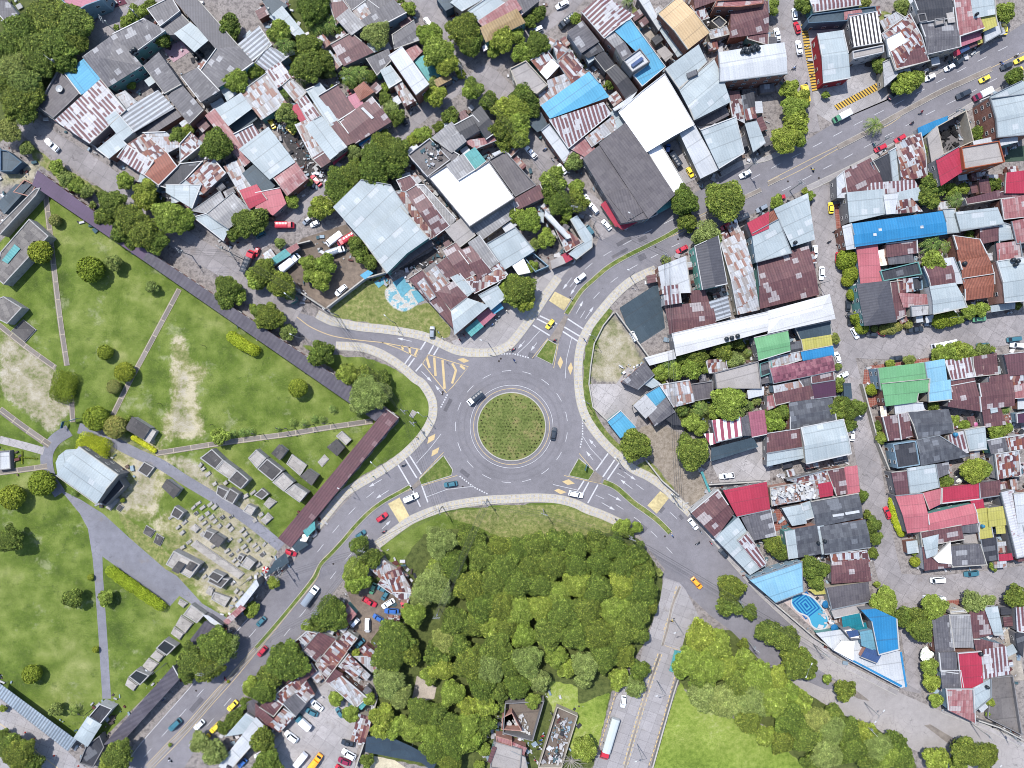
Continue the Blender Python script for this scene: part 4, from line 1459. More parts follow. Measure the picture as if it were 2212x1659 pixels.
b rs 5 s 1790,1590 1590,1620 1540,1460 1760,1435 | white roof with bold brown stripes
b ru 5 s 1770,1430 1970,1400 1990,1570 1790,1590 | plain maroon roof among stripes
b mr 5.3 s 2040,1400 2300,1370 2320,1570 2090,1590 | dusky purple maroon roof at photo edge
b ru 5 s 1920,1600 2080,1580 2100,1720 1930,1720 | maroon ridge roof with thin pipes
b rp 4.6 s 2080,1600 2200,1580 2212,1659 2090,1680 | maroon and pale small roof
b ru 4.6 s 1560,1640 1780,1600 1790,1720 1570,1720 | maroon roof with a bright zinc sheet
g brick 820,1659 830,1540 880,1500 1060,1480 1400,1430 1400,1480 950,1530 960,1659
g brick 570,110 620,100 660,300 590,320
g brick 600,320 660,310 680,490 620,490
t l 80,85 60
t l 365,30 45
t p 1430,440 120
t p 1540,470 80
t l 1430,600 100
t p 1640,60 95
t d 1400,30 100
t d 1740,370 45
t b 700,570 85
t b 660,610 60
t b 730,700 70
t b 700,760 55
t b 740,885 52
t b 780,1090 60
t b 820,1170 60
t x 925,1180 32
t x 1010,1190 45
t x 1070,1180 55
t x 1130,1160 45
t x 1220,1140 42
t b 1500,1110 70
t b 1590,1090 70
t l 1650,1090 50
t l 1740,1030 65
t l 1850,1010 65
t o 575,1270 50
t o 605,1510 35
t l 1480,1400 70
t l 1570,1390 80
t l 1660,1370 85
t l 1730,1390 70
t o 1860,1370 70
t l 1940,1360 30
t o 1225,1460 55
t l 1060,1490 45
t o 620,1640 45
t d 2155,980 45
c taxi yellow 540,95 545,180
c sedan white 405,570 405,460
c sedan white 460,760 465,645
c sedan red 600,615 605,525
c sedan black 690,935 690,1025
c sedan black 705,1040 710,1155
c suv white 770,1255 730,1185
c sedan black 850,1230 945,1235
c hatch red 960,1210 990,1225
c pickup black 1340,1180 1190,1200
c sedan gray 1350,1140 1480,1130
c sedan green 1885,1090 1765,1105
c bus white 1410,1340 1605,1300
c sedan black 1055,1445 1160,1430
c van teal 2060,1280 2175,1265
c sedan teal 1800,1330 1905,1320
c sedan white 2090,1320 2212,1330
c sedan white 590,1400 610,1460
c sedan white 615,1600 675,1570
c sedan red 60,60 140,40
m 580,335 22
m 530,425 22
m 610,445 22
m 665,810 20
m 1715,1115 25
w 1690,620 22
w 1310,745 22
w 1280,850 18
w 2110,590 22
w 2150,600 22
w 2130,630 20
w 230,440 20
lamp 430,800
lamp 1500,1100
pole 800,1040
T 3 2
b ru 5 s 50,90 360,20 410,120 190,150 70,180 | brown maroon roof at the lane corner block
b vi 5 s 385,0 575,-30 585,100 410,125 | flat looking violet maroon roof
b rw 4.6 s 0,110 50,100 70,190 0,220 | rust and white slatted roof edge
b rq 4.6 s 50,20 270,-20 300,20 60,70 | mixed white and rust strip near the violet roof
b fk 5 g 190,170 550,110 590,320 200,390 | wide charcoal tile roof between three trees
b ru 5 s 0,430 270,390 300,550 0,600 | rust brown sheet roof with pale lower half
b ga 4.8 s 0,600 300,550 305,635 0,705 | pale lower half strip of tin roofing
b ga 6.5 g 295,380 650,310 715,600 340,685 | large pale steel gable roof on red base
b rq 4.5 s 20,900 440,830 450,980 40,1050 | long terrace roof heaped with white junk
b rp 4.8 s 180,830 510,745 530,860 330,880 | mixed rust and white roof above the junk
b ru 5 s 510,750 650,725 690,940 600,960 | maroon sheet roof next to the pink end
b rd 4.6 s 650,725 765,712 795,930 695,955 | salmon pink roof end by the street
b rr 4.8 s 440,870 550,850 560,960 460,975 | red sheet patch amid the junk roofs
b fk 5 g 380,1020 780,950 815,1150 430,1230 | charcoal roof with two white skylights
+ wh 5.5 l 557,1128 655,1114 658,1136 562,1150 skylight
+ wh 5.5 l 665,1110 788,1090 792,1112 672,1132 skylight
b ga 4.6 h 135,1080 290,1050 330,1200 215,1220 | faceted pale zinc roof over tiled patio
b ga 4.4 s 290,1040 370,1015 400,1150 325,1175 | pale blue lean-to by the faceted roof
b fk 5.2 g 460,1240 840,1180 885,1410 500,1470 | broad charcoal roof with lighter middle sheets
b fk 4.8 s 225,1260 425,1225 465,1465 260,1500 | charcoal roof with two round tanks
b ga 4.8 s 150,1280 225,1265 260,1500 190,1510 | narrow pale ribbed roof beside charcoal
b ga 4.8 s 435,1235 475,1230 510,1465 480,1470 | slim white strip roof between charcoals
b rp 4.4 s 540,1470 850,1440 880,1530 560,1550 | strip of mixed rust near the yellow pavement
b ru 4.8 h 560,1550 870,1520 890,1700 560,1720 | maroon hipped roof near the yellow pavement
b wh 4.6 s 1100,180 1330,165 1350,220 1110,260 | white patched roof below the green one
b dt 3.5 s 660,0 710,0 725,120 670,120 | corrugated teal strip beside the street tree
b or 3 s 975,200 1010,195 1025,285 990,290 | small mustard gate canopy
b gr 6 s 990,0 1390,-40 1390,60 1300,75 1290,150 1030,185 | lower half of the pastel green roof
b lb 5.8 s 1390,0 1570,-30 1590,130 1400,150 | lower half of the ice blue roof
b ru 5 s 995,290 1110,275 1150,475 1050,485 | maroon roof in a pair facing the street
b ru 5.1 s 1125,270 1210,255 1250,450 1160,475 | second maroon roof in the pair split by white
b fk 5 g 1215,250 1560,225 1600,410 1300,470 | wide weathered charcoal gable roof
b ru 5 g 1580,20 1790,-20 1840,230 1560,190 | brown maroon patched double roof
b ru 5 g 1830,0 2110,-30 2130,180 1850,220 | dark maroon twin roof beside the palm
b ru 4.8 s 1850,180 1990,160 2060,345 1890,370 | maroon roof with a pale skylight square
b ga 4.9 l 1920,165 1965,155 1980,235 1935,245 | pale skylight square on maroon
b rw 5 s 2130,20 2300,-20 2300,110 2140,120 | white and maroon roof at the frame edge
b vi 4.7 s 2150,260 2300,240 2300,320 2160,330 | tiny violet maroon roof at the frame edge
b bk 5.5 f 1080,520 1280,490 1315,700 1120,730 | square charcoal flat roof with white rim
b fk 5.2 g 1290,490 1480,450 1740,620 1330,700 | patchy charcoal roof with silver sheets
b rs 5 s 1560,450 1710,405 1740,590 1580,605 | maroon roof with bold white bars
b ga 5.2 s 1700,400 1870,370 1895,560 1750,575 | pale roof beside the white barred one
b fc 5 s 1900,490 2060,460 2090,570 1940,600 | grey roof under the dark round tree
b rp 5 s 2060,465 2212,440 2230,550 2095,570 | rust roof beside the grey one under the round tree
b rp 5 s 1965,610 2160,580 2190,780 2000,820 | brick red and white lattice roof
b rw 4 s 2080,700 2212,680 2212,790 2080,800 | rubbish strewn rusty yard roof
b mr 5 s 1065,760 1200,745 1240,965 1115,965 | dark brown ribbed roof with pale battens
b ga 5.2 s 1205,735 1445,700 1485,890 1240,955 | clean pale blue roof beside the dark brown one
b fc 4.8 s 1450,700 1555,685 1560,770 1470,810 | grey little roof by the courtyard
b rd 5.6 g 1115,970 1335,950 1395,1265 1215,1285 | huge coral pink roof end by the hedge
b rd 5.4 g 1385,1130 1775,1040 1815,1195 1395,1260 | long coral pink roof wing
b rd 5.2 s 1345,950 1500,910 1500,1030 1400,1080 | pale pink striped roof above the little pool
b rr 5 s 1500,905 1820,865 1835,990 1500,1030 | red and pink panelled roof strip
b rr 4.8 s 1755,1005 1850,990 1870,1075 1790,1085 | small red sheet roof next to the yellow one
b ru 5 s 1830,860 2000,840 2010,960 1840,985 | maroon roof speckled white by the pink strip
b ye 4.8 s 1795,1090 1895,1075 1955,1335 1845,1350 | long lime yellow roof
b ye 5.1 s 1905,1080 2045,1060 2065,1215 1925,1230 | square lime yellow roof
b ye 4.6 s 1975,1230 2040,1220 2050,1285 1985,1290 | tiny lime yellow canopy
b ws 5.5 s 2150,1500 2015,945 2130,920 2260,1480 | very tall white roof with faint maroon ribs
b wh 6 s 2130,950 2300,930 2330,1450 2230,1490 | bright white roof cut by the photo edge
b ru 5 s 1320,1280 1660,1220 1690,1340 1340,1400 | maroon roof over a building with a wide pale patch
b ga 5.6 h 1345,1340 1470,1310 1460,1470 1380,1500 | diamond shaped pale roof patch
b wb 5.3 s 1435,1500 1570,1370 1590,1550 1480,1540 | white angled roof patch
b ru 5 s 1340,1400 1440,1400 1600,1580 1370,1610 | long maroon roof facing the car street
b fc 5.1 s 1560,1410 1830,1390 1890,1560 1600,1580 | broad brown grey sheet roof
b fc 4.8 s 1670,1215 1820,1200 1820,1275 1675,1285 | small grey roof by blue tank
b bk 4.4 s 1840,1350 1970,1330 1995,1520 1880,1530 | dark grey lean-to by yellow roof
b rr 3.5 s 1995,1480 2110,1470 2115,1515 2005,1525 | small crimson canopy at the lower street
b ce 3.4 f 1685,1300 1820,1280 1830,1390 1690,1380 | cluttered cream courtyard terrace
g brick 855,0 940,0 970,190 870,200
g brick 0,1090 120,1080 210,1230 30,1280
g pool 1395,1050 1480,1045 1480,1095 1405,1110
t d 125,240 75
t l 50,330 90
t d 10,280 70
t d 590,210 90
t d 660,170 70
t d 780,210 75
t d 700,250 70
t d 620,30 45
t d 710,350 60
t b 905,50 52
t d 955,370 45
t l 985,465 55
t d 1430,180 50
t l 1610,320 50
t l 1700,360 50
t l 1980,415 75
t l 2060,380 55
t p 2060,210 75
t w 1640,840 40
t d 1540,840 60
t d 1500,860 40
t l 1780,750 120
t l 1880,740 60
t l 1870,730 60
t d 815,970 55
t d 860,1130 40
t d 910,1220 70
t d 930,1330 60
t d 910,1460 50
t d 60,1400 80
t d 110,1460 70
t d 20,1350 60
t d 380,1580 100
t d 470,1600 70
t l 1265,1455 28
t b 1280,1540 45
t l 1950,1580 40
t l 1875,580 20
H l 80 1090,1010 1110,1150 1170,1300
c sedan red 1010,1060 1050,1165
c sedan white 725,400 725,485
c van gray 1030,215 1090,215
c sedan teal 1690,1645 1820,1630
w 1610,435 22
w 1845,1225 18
w 485,1355 18
w 165,375 25
w 430,1370 16
dish 45,935 28
lamp 720,300
U pink 1795,350 22
xjunk 240,930
J 5 frame_white 30,920 360,850 400,980 60,1040
J 4.2 junk 2090,700 2212,690 2212,780 2090,790
T 3 3
b ye 3 s 365,120 495,105 500,150 410,155 | bright yellow canopy beside the pool
b cb 5 s 510,110 860,60 890,220 560,290 | bare brown grey roof beside the swimming pool
b ce 4 s 540,270 830,240 820,310 580,360 | low pale slab below the bare roof beside pool
b tl 4.5 s 645,360 790,330 820,430 660,450 | teal awning roof of the pool club
b tl 4 s 715,430 840,410 860,480 730,490 | smaller grey green awning of the pool club
b bs 8 s 820,300 930,290 1110,375 1140,640 975,685 905,390 | tall vivid blue roof of the pool club
b lt 6 s 800,490 910,470 970,660 820,600 | pale turquoise roof part of the pool club
b nb 5.5 s 860,615 980,670 940,750 815,700 | dark navy box roof on the white pool club deck
b wh 3 l 430,500 640,470 780,560 1140,660 1190,950 1150,960 700,720 570,640 | white pointed ship shaped deck of the pool club
+ bs 3.25 l 1140,660 1156,655 1203,955 1188,962 edge_band
+ bs 3.25 l 700,722 706,708 1160,945 1152,964 edge_band
b wb 4.5 l 640,570 740,570 730,720 580,640 | curved bright white canopy on the pool club deck
b wb 6 f 645,465 720,450 800,520 800,545 720,550 | small white stair tower of the pool club
b nb 6.4 s 690,485 770,475 780,510 710,525 | small slate blue hatch roof of the pool club
b fc 5 s 1420,360 1560,340 1620,650 1470,670 | dark grey long roof by the roadside trees
b fl 5.2 s 1570,340 1740,340 1785,620 1605,620 | pale grey long roof beside the dark grey one
b ru 5 s 1745,300 1880,290 1970,500 1785,545 | maroon roof near the dry courtyard
b ga 5.4 s 1880,280 1980,270 2040,510 1970,510 | narrow white grey roof near the dry courtyard
b ru 4.8 s 1785,550 1830,550 2040,600 1810,650 | small maroon link roof in the end row
b wh 6.3 f 1570,300 1700,285 1725,320 1580,330 | white curved parapet front at the end row
b rs 5 s 1870,640 2050,615 2100,850 1880,890 | maroon roof with white sheets by dry courtyard
b rq 4.8 s 1840,690 1900,690 1910,890 1860,880 | thin white strip roof at the end row
b rr 5 s 1645,670 1835,655 1870,975 1690,980 | bright red roof with worn white stripes
b fc 4.8 s 1480,670 1620,665 1640,840 1500,820 | small grey roof above the pink patch
b fc 4.6 s 1500,820 1660,820 1690,960 1520,970 | grey and pink patched roof beside the red one
b rw 5 s 1545,980 1770,980 1800,1270 1570,1160 | long faded brick red roof at the road bend
b ga 4.8 s 1770,980 1920,900 1930,1050 1790,1170 | pale blue roof next to the brick red one
b bk 4 s 2150,500 2212,480 2212,700 2170,620 | dark strip shed at photo edge with teal wall
b rs 4.6 s 2150,280 2300,260 2300,500 2170,480 | maroon white striped roof at the edge of the dry courtyard
b cn 1.8 f D 1930,880 2120,860 2200,1380 1900,1230 | open concrete yard with dark stains and a small pit
g pavepink 130,220 330,140 520,160 560,300 640,360 650,460 440,500
g dry 2000,290 2120,280 2212,900 2100,900
g brick 1540,210 1650,200 1660,280 1570,280
t d 2150,180 95
t l 1020,160 75
t l 1010,260 130
t d 1160,360 90
t d 1330,470 120
t d 1290,350 90
t l 1450,270 120
t g 1780,230 100
t g 1910,215 60
t l 945,70 30
t d 420,60 75
t w 1370,680 55
t l 1400,790 75
t l 1420,920 80
t l 1455,1075 60
t d 30,500 100
t d 170,560 130
t d 300,780 150
t d 220,700 110
t l 510,890 45
t d 670,990 90
t l 80,900 120
t l 180,1020 120
t l 60,1080 150
t l 280,1100 110
t d 200,1250 150
t g 420,1250 130
t d 570,1200 90
t g 560,1350 140
t d 330,1400 140
t d 130,1430 120
t d 700,1350 130
t l 830,1360 110
t d 740,1500 140
t g 520,1550 150
t g 950,1480 140
t d 1100,1430 100
t l 1010,1560 130
t d 1160,1570 120
t d 900,1620 110
t d 390,1620 100
t l 1470,1590 110
t d 1720,1530 140
t d 1880,1560 130
t l 1640,1640 80
t l 1900,1190 25
t l 1930,1090 40
c van white 1365,40 1555,25
c bus white 1335,190 1510,195
w 1830,668 20
w 1885,955 18
w 1650,630 14
U blue 503,245 34
U blue 577,450 34
pool 0,0
lamp2 245,710
lamp2 830,1090
lamp2 1790,1540
pole 510,690
pole 930,1370
pole 1930,1400
pole 2180,1440
"""
ROADS = """R asphalt 11:280,1020 530,1085 720,1150 900,1190 1100,1210 1300,1240 1500,1290 1620,1345 1760,1400 1900,1420 2050,1410 2150,1380 21:0,1335 120,1200 230,1040 330,890 430,740 520,640 720,480 760,370 960,340 1120,260 1370,130 20:1640,1629 1780,1540 2000,1420 30:0,1380 330,1210 560,1070 790,960 1000,870 1330,700 1640,540 1900,400 2212,200 2600,0 2600,440 2212,650 1930,810 1760,900 1560,1020 1380,1120 1060,1260 900,1350 640,1480 340,1620 21:2212,130 2050,200 1800,330 1570,430 1400,540 1270,640 1150,700 1000,790 900,880 780,1000 700,1100 620,1230 575,1350 555,1500 550,1659 22:570,150 605,260 650,340 720,450 800,540 900,640 1050,760 1180,830 1300,920 1420,1040 1560,1130 1780,1400 2000,1659 33:0,190 440,580 600,720 1120,1000 1500,1170 1820,1290 2212,1480 2500,1600 2500,2000 1500,1659 1400,1560 1130,1450 900,1290 650,1200 200,930 0,790 23:2100,680 1900,480 1700,330 1480,120 1300,20 22:1320,1600 1240,1500 1160,1400 1100,1300 1030,1240 900,1170 780,1110 650,1060 550,1010 400,975 200,965 0,975 12:2000,985 1800,1010 1600,1055 1350,1150 1200,1250 1030,1390 870,1560 790,1659 13:640,170 460,400 350,540 200,700 0,880 03:2130,1000 1900,1240 1700,1480 1590,1659 1500,1780 950,1800 1080,1659 1190,1470 1640,960 1980,530 2212,280 12:250,1620 400,1450 560,1270 720,1080 850,940 970,850 1080,770 1180,700 1340,600 1460,470 1520,400 1560,300 1575,200 1555,110 1480,0 11:1430,1640 1330,1560 1200,1480 1050,1400 900,1365 700,1345 560,1320 450,1270 330,1190
R slab 23:600,1900 700,1659 870,1150 900,1050 1100,750 1130,620 1200,450 1280,200 1310,10 1450,60 1500,120 1640,400 1500,500 1460,650 1400,870 1330,1150 1170,1659 1100,1900
R pale 33:-150,700 0,760 200,930 650,1200 900,1290 1130,1450 1400,1560 1500,1659 2500,2000 2500,1600 2212,1480 1820,1290 1500,1170 1120,1000 600,720 300,460 200,560 350,760 700,960 500,980
R cemroad 02:500,900 700,1000 890,1120 1130,1340 1430,1600 03:1530,0 1750,240 1960,360 1930,450 1780,330 1550,170 1470,260 1150,20 02:1050,1610 885,1490 03:890,0 925,500 960,1060 885,1060 850,500 815,0 02:800,1500 760,1250 690,1120 560,960 450,860
R slab 03:0,1060 580,1510 700,1620 800,1700 0,1800
R lot 30:340,200 700,180 730,560 920,560 1010,700 1050,860 560,1070 400,970
R lot 11:1690,1290 1800,1240 2130,960 2300,850 21:350,660 510,640 430,740 230,1040 0,1335 11:2150,1370 1900,1400 1750,1380
R lot 22:660,0 900,0 1000,-150 1230,0 1150,110 1060,370 840,330 700,200
R lot 22:1720,680 2212,460 2230,830 1820,900
R lot 13:100,1480 250,1320 480,1000 640,900 700,1000 850,1200 880,1480 850,1659 200,1659
R yard 13:760,60 900,100 1120,60 1300,240 1200,420 1080,440 960,600 860,640 800,500 860,330
R yard 11:400,400 780,280 900,450 1070,640 600,1000 460,900 180,640
R lot 20:1280,1240 1450,1150 1640,1525 1500,1590
S lane 4.0 20:600,-60 500,60 330,190 50,390 10:2000,600 1700,790 1480,960 1280,1130 1000,1400 620,1610 11:350,200 80,420 01:2090,540
S lane 7.6 01:2212,860 1950,650 1700,500 1450,330 1150,50 00:1000,1600 700,1390 380,1190 150,1000
S lane 7.6 11:-100,850 100,930 350,1090
S lane 7 00:700,480 870,260 1200,100 1450,-40
S lane 7 10:1390,-40 1500,80 1600,240 1800,560
S lane 6.5 10:2000,650 2240,900 20:40,1080 230,1330 450,1600 21:720,150 850,380
S lane 8 30:160,-60 190,300 260,700 350,1150
S lane 8.2 31:480,-60 490,300 560,800 610,1250 690,1600 32:800,300 870,700 950,1200 1050,1659 33:1150,250
S lane 10 31:640,1300 1200,1320 1700,1240 2400,1160
S lane 10 33:1000,90 1400,120 1800,90 2400,10
S lane 6.5 33:1180,250 1230,500 1270,800 1240,1000
S cem 3.6 02:680,380 900,450 1060,540 1200,610 1400,700 1600,830 1850,980 2050,1110 2212,1230 12:100,1310 220,1410
S cem 4.2 02:600,400 470,490 405,620 430,800 520,950
S stone 1.9 01:395,20 430,330 460,600 520,1100 580,1500
S stone 1.8 01:1550,840 1400,1120 1250,1400 1110,1659 02:975,270
S stone 1.8 02:610,0 630,330
S stone 2.4 02:0,220 200,370 430,530
S stone 1.9 02:0,765 200,740 410,710
S stone 1.9 02:1350,600 1600,560 1850,520 12:0,470 300,430 600,380 1010,320
S stone 1.9 01:-20,1140 230,1340 480,1520
S whitepath 2.6 02:0,480 200,530 380,580
S verge 2.4 21:845,1010 765,1130 695,1280 662,1420 645,1659 22:650,100 685,240 760,380 860,500 940,570
K 2.6 12:440,1340 600,1140 750,960 870,875 1000,800 1150,705 1290,600 1430,455 1515,310 1530,190 1505,100 1440,0 11:1370,1610 1290,1535 1180,1455 1050,1385 900,1340 690,1330
K 2.6 11:530,1055 640,1110 720,1130 900,1165 1100,1185 1300,1215 1460,1250 1600,1310 1740,1370 1900,1390 2050,1382 2150,1345 21:0,1300 100,1175 210,1020 300,880 400,740
K 2.6 21:1240,670 1120,720 1000,790 880,900 760,1040 670,1160 610,1280 580,1400 570,1560 22:582,80 605,200 650,310 725,420 810,520 920,625 1040,730 1180,800 1310,890 1430,1010 1545,1120
K 2.6 22:1060,1275 980,1225 870,1170 760,1122 650,1083 550,1035 400,995 200,983 0,992 12:2000,1003 1800,1028 1600,1072 1360,1165 1210,1265 1045,1390
K 1.6 30:340,1630 640,1490 900,1360 1060,1272 1380,1132 1560,1032 1760,912 1930,822 2212,665
K 1.6 22:1570,1120 1790,1390 2010,1650 33:0,205 440,600 600,735 1120,1010
K 1.4 33:1500,1160 1820,1280 2212,1465
K 1.2 30:1050,850 1330,688 1640,528 1900,388
K 1.4 20:1780,1525 2000,1405 30:0,1365 330,1195
G 1.1 12:1330,885 1260,925 1100,1015 980,1105 860,1225 760,1345 660,1455 560,1560 13:500,20 300,270 140,460 0,620
D 0.9 03:2212,640 1990,880 1820,1080 1600,1330 1450,1480 1280,1659
G 1.3 21:470,1050 590,865 700,760 830,650 980,560 1120,490 1300,400 1430,325
D 1.2 21:1630,235 1900,100 2150,-20
D 1.5 30:600,1275 870,1135 1000,1060 1200,950 1500,790 1700,700 1930,595
D 1.2 30:0,1590 100,1540
G 1.6 22:790,845 900,895 1050,1025 1150,1095 1260,1180 1365,1285
T 22:575,640 710,750 660,830 490,790
T 21:310,1275 390,1320 350,1490 210,1420
T 12:1620,615 1700,740 1690,790 1430,870 1410,820
C 22:665,835 715,752 785,805 755,858
C 21:455,1065 485,1075 400,1305 320,1270
C 12:1345,885 1408,825 1425,865 1370,905
C 33:470,860 560,900 700,940 880,1080 780,1060 600,960 
C 33:1350,1290 1400,1280 1650,1430 1700,1500 1600,1480
Y 21:370,860 510,930 450,1025 320,940
Y 22:1280,925 1360,980 1250,1120 1170,1050
Y 12:1140,1035 1240,980 1325,1140 1240,1200
d 11:1740,1445 1790,1433 1845,1460 1795,1477
d 12:1490,460 1550,430 1540,480 1480,517
d 12:1525,575 1585,545 1570,595 1515,627
d 21:420,1420 442,1470 418,1527 393,1478
d 21:510,1470 527,1520 505,1580 482,1520
d 22:433,843 490,823 543,860 480,872
d 22:365,920 400,904 472,935 420,952
w 0.14 3.3,4.5 21:500,820 640,660 810,540 990,440 1170,345 1350,255 1650,95
w 0.14 3.5,4.4 30:-150,1550 150,1390 360,1285 540,1190 720,1095 905,1000 1095,905 1285,805 1475,705 1655,612 1860,505 2040,415 2212,330
w 0.14 3.0,5 21:590,1090 705,920 850,785 1020,665 1200,570 1370,480 1600,370
w 0.14 3.5,4.4 30:120,1650 290,1560 450,1475 660,1368 840,1270 1010,1180 1195,1085 1375,988 1555,897 1730,810 1905,715 2100,615
w 0.14 0 21:460,1610 470,1450 515,1260
w 0.14 0 21:45,1400 150,1300 240,1200
w 0.14 3.3,5 12:1020,930 860,1065 700,1240 540,1440 405,1615
w 0.14 3.5,5.5 03:2212,460 1930,780 1630,1125 1330,1465 1200,1620
w 0.14 3.3,5 12:970,1300 740,1560 13:600,80 470,240 330,410 200,570
w 0.14 3.5,5.5 03:2145,885 1955,1100 1820,1260 1635,1460 1500,1640
w 0.14 3,4.5 22:910,770 1085,875 1240,1000 1410,1150 1480,1230
w 0.14 3,4.5 22:725,960 910,1050 1080,1170 1240,1310 1400,1480
w 0.14 0 22:355,868 575,918
w 0.14 0 22:610,450 680,560 780,665
w 0.14 0 12:1600,430 1500,560 1385,685
w 0.14 0 12:1475,975 1650,910 1870,885
w 0.16 0 03:2212,290 1985,550 1640,965 1190,1480 1090,1659
w 0.4 0.5,0.4 21:0,1395 165,1437
w 0.4 0.5,0.4 12:1655,90 1590,215
w 0.4 0.5,0.4 12:1760,795 1880,890 2020,960
w 0.4 0.5,0.4 22:610,310 610,450 585,570
w 0.4 0.5,0.4 11:2095,1400 2212,1398
w 0.4 0 21:240,1070 390,1140
w 0.4 0 21:215,1095 360,1168
w 0.4 0 21:180,1150 325,1240
w 0.4 0 21:480,1095 625,1190
w 0.4 0 21:450,1165 600,1255
w 0.4 0 21:430,1200 585,1300
w 0.4 0 22:830,600 725,745
w 0.4 0 22:887,655 785,803
w 0.4 0 22:925,680 825,825
w 0.4 0 22:622,835 565,925
w 0.4 0 22:663,850 612,943
w 0.4 0 22:742,870 655,1028
w 0.4 0 12:1225,695 1360,925
w 0.4 0 12:1290,650 1390,812
w 0.4 0 12:1325,615 1430,780
w 0.4 0 12:1430,870 1485,1022
w 0.4 0 12:1340,890 1420,1060
w 0.4 0 11:1470,1285 1420,1365
w 0.4 0 11:1540,1315 1490,1403
w 0.4 0 11:1580,1335 1535,1410
w 0.4 0 11:1340,1410 1285,1485
w 0.4 0 11:1370,1435 1315,1510
w 0.4 0 11:1435,1485 1380,1550
y 0.22 0 11:290,1030 380,1100 480,1170 650,1240 850,1275 1090,1300
y 0.22 0 11:1490,1405 1835,1510 1700,1680 1645,1735 1440,1480 1490,1405
y 0.22 0 11:1090,1300 1420,1360 1385,1425 1230,1350 1090,1300
y 0.7 0 11:1540,1430 1552,1590
y 0.7 0 11:1612,1450 1630,1700
y 0.7 0 11:1695,1480 1728,1540 1695,1655
y 0.7 0 11:1765,1500 1805,1530
y 0.7 0 11:1475,1430 1500,1520
y 0.6 0 11:1258,1325 1272,1362
y 0.6 0 11:1325,1340 1332,1402
y 0.6 0 11:1395,1360 1372,1412
y 0.25 0 03:0,1275 260,1470 500,1659
y 0.3 1,0.6 23:1455,90 1395,200 1330,450 1290,600
y 0.3 1,0.6 23:1420,90 1370,300 1300,500
y 0.3 1,0.6 23:1262,670 1165,950 1060,1290 955,1659
y 0.3 1,0.6 23:1295,675 1200,950 1095,1290 990,1659
y 0.3 1,0.6 23:1405,870 1330,1150 1250,1430 1175,1659
y 0.3 1,0.6 23:895,1010 820,1270 740,1540
y 0.14 0 23:1320,600 1455,645
y 0.14 0 30:0,1565 370,1375 600,1262 860,1120 1000,1040 1200,935 1500,775 1700,685 1940,580 2212,450
y 0.14 0 30:0,1605 300,1460 590,1295 880,1150 1050,1075 1210,965 1510,805 1710,715 1940,610
y 0.16 0 21:450,1055 580,855 690,750 820,640 970,548 1110,478 1290,388 1440,305 1650,190 1900,70
y 0.16 0 21:490,1060 605,880 712,772 840,662 990,575 1130,505 1310,415 1460,345 1670,240 1900,130
y 0.16 0 22:790,830 900,878 1060,1010 1160,1080 1275,1170 1385,1290
y 0.16 0 22:700,740 580,600
y 0.16 0 22:450,790 620,830 780,865 890,915 1040,1040 1140,1110 1250,1195 1350,1300
y 0.16 0 12:1330,868 1250,912 1090,1002 970,1092 850,1212 750,1330 650,1440 550,1545 13:470,30 280,270 120,460 0,600 03:1990,850 1800,1060 1590,1300 1430,1460 1260,1640
y 0.16 0 12:1350,905 1270,940 1110,1030 990,1120 870,1240 770,1360 670,1470 570,1575 13:520,30 330,265 170,460 20,640 03:2020,900 1850,1090 1630,1340 1480,1500 1320,1659
y 0.16 0 12:1410,815 1620,590
y 0.16 0 12:1430,880 1560,840 1740,790
y 0.16 0 21:175,1435 310,1265
y 0.16 0 21:360,1520 400,1310
a 21:515,740 440,840
a 21:560,800 505,890
a 21:555,1050 615,940
a 21:635,1095 705,990
a 21:110,1285 50,1355
a 21:215,1300 160,1375
a 22:725,545 665,475
a 22:700,655 640,580
a 12:1605,85 1548,8
a 11:1430,1550 1520,1640
a 11:1345,1290 1220,1262
a 12:1085,825 975,890
a 12:1145,920 1035,990
a 22:830,950 945,1010
a 22:775,1025 890,1090
a 22:970,760 1070,830
a 22:1040,905 935,825
a 12:1090,1250 1165,1180
B 30:282,212 335,208 430,785 372,795
B 30:570,912 985,692 1018,745 598,957
P 0.35,1.6 23:1435,900 1400,1010 1330,1250 1215,1659
P 0.3,3.0 11:610,1000 940,745 1130,690
P 0.3,2.5 11:100,600 350,450 470,420
P 0.3,2.4 11:340,830 430,900 600,1010
P 0.3,2.5 21:900,1040 1180,1420 1400,1720
P 0.25,1.0 21:880,1040 790,1150 710,1310 680,1500 665,1659 22:700,200 840,330
P 0.3,2.2 22:1700,870 2200,840
P 0.3,2.2 22:1160,660 1300,840 1440,960
P 0.3,2.2 33:-20,170 120,290 400,530 700,720 1150,960
P 0.3,2.2 13:1040,1080 990,1260 920,1480 860,1659
P 0.3,2.4 00:300,920 480,1040 800,1250 930,1360
P 0.3,2.4 31:820,1659 32:960,520 1050,740
P 0.3,2.4 33:1820,1250 2000,1310 2212,1420
W 10:1765,560 21:540,120
W 11:640,1040 12:1265,240 12:1580,1105 12:1985,1040 22:280,1130 22:1045,1350 23:1990,250 33:510,690
W 13:170,20 12:905,1450 12:1580,1105
W 13:1555,370 12:1985,1040
W 13:500,330 12:905,1450
W 03:1715,860 13:500,330
W 21:540,120 21:1340,540
W 11:640,1040 01:1990,530 01:1530,500
W 22:1440,990 21:1340,540
D 0.7 23:1450,90 1382,260 1345,440 1298,600
D 0.7 23:1278,672 1182,950 1078,1290 972,1659
"""
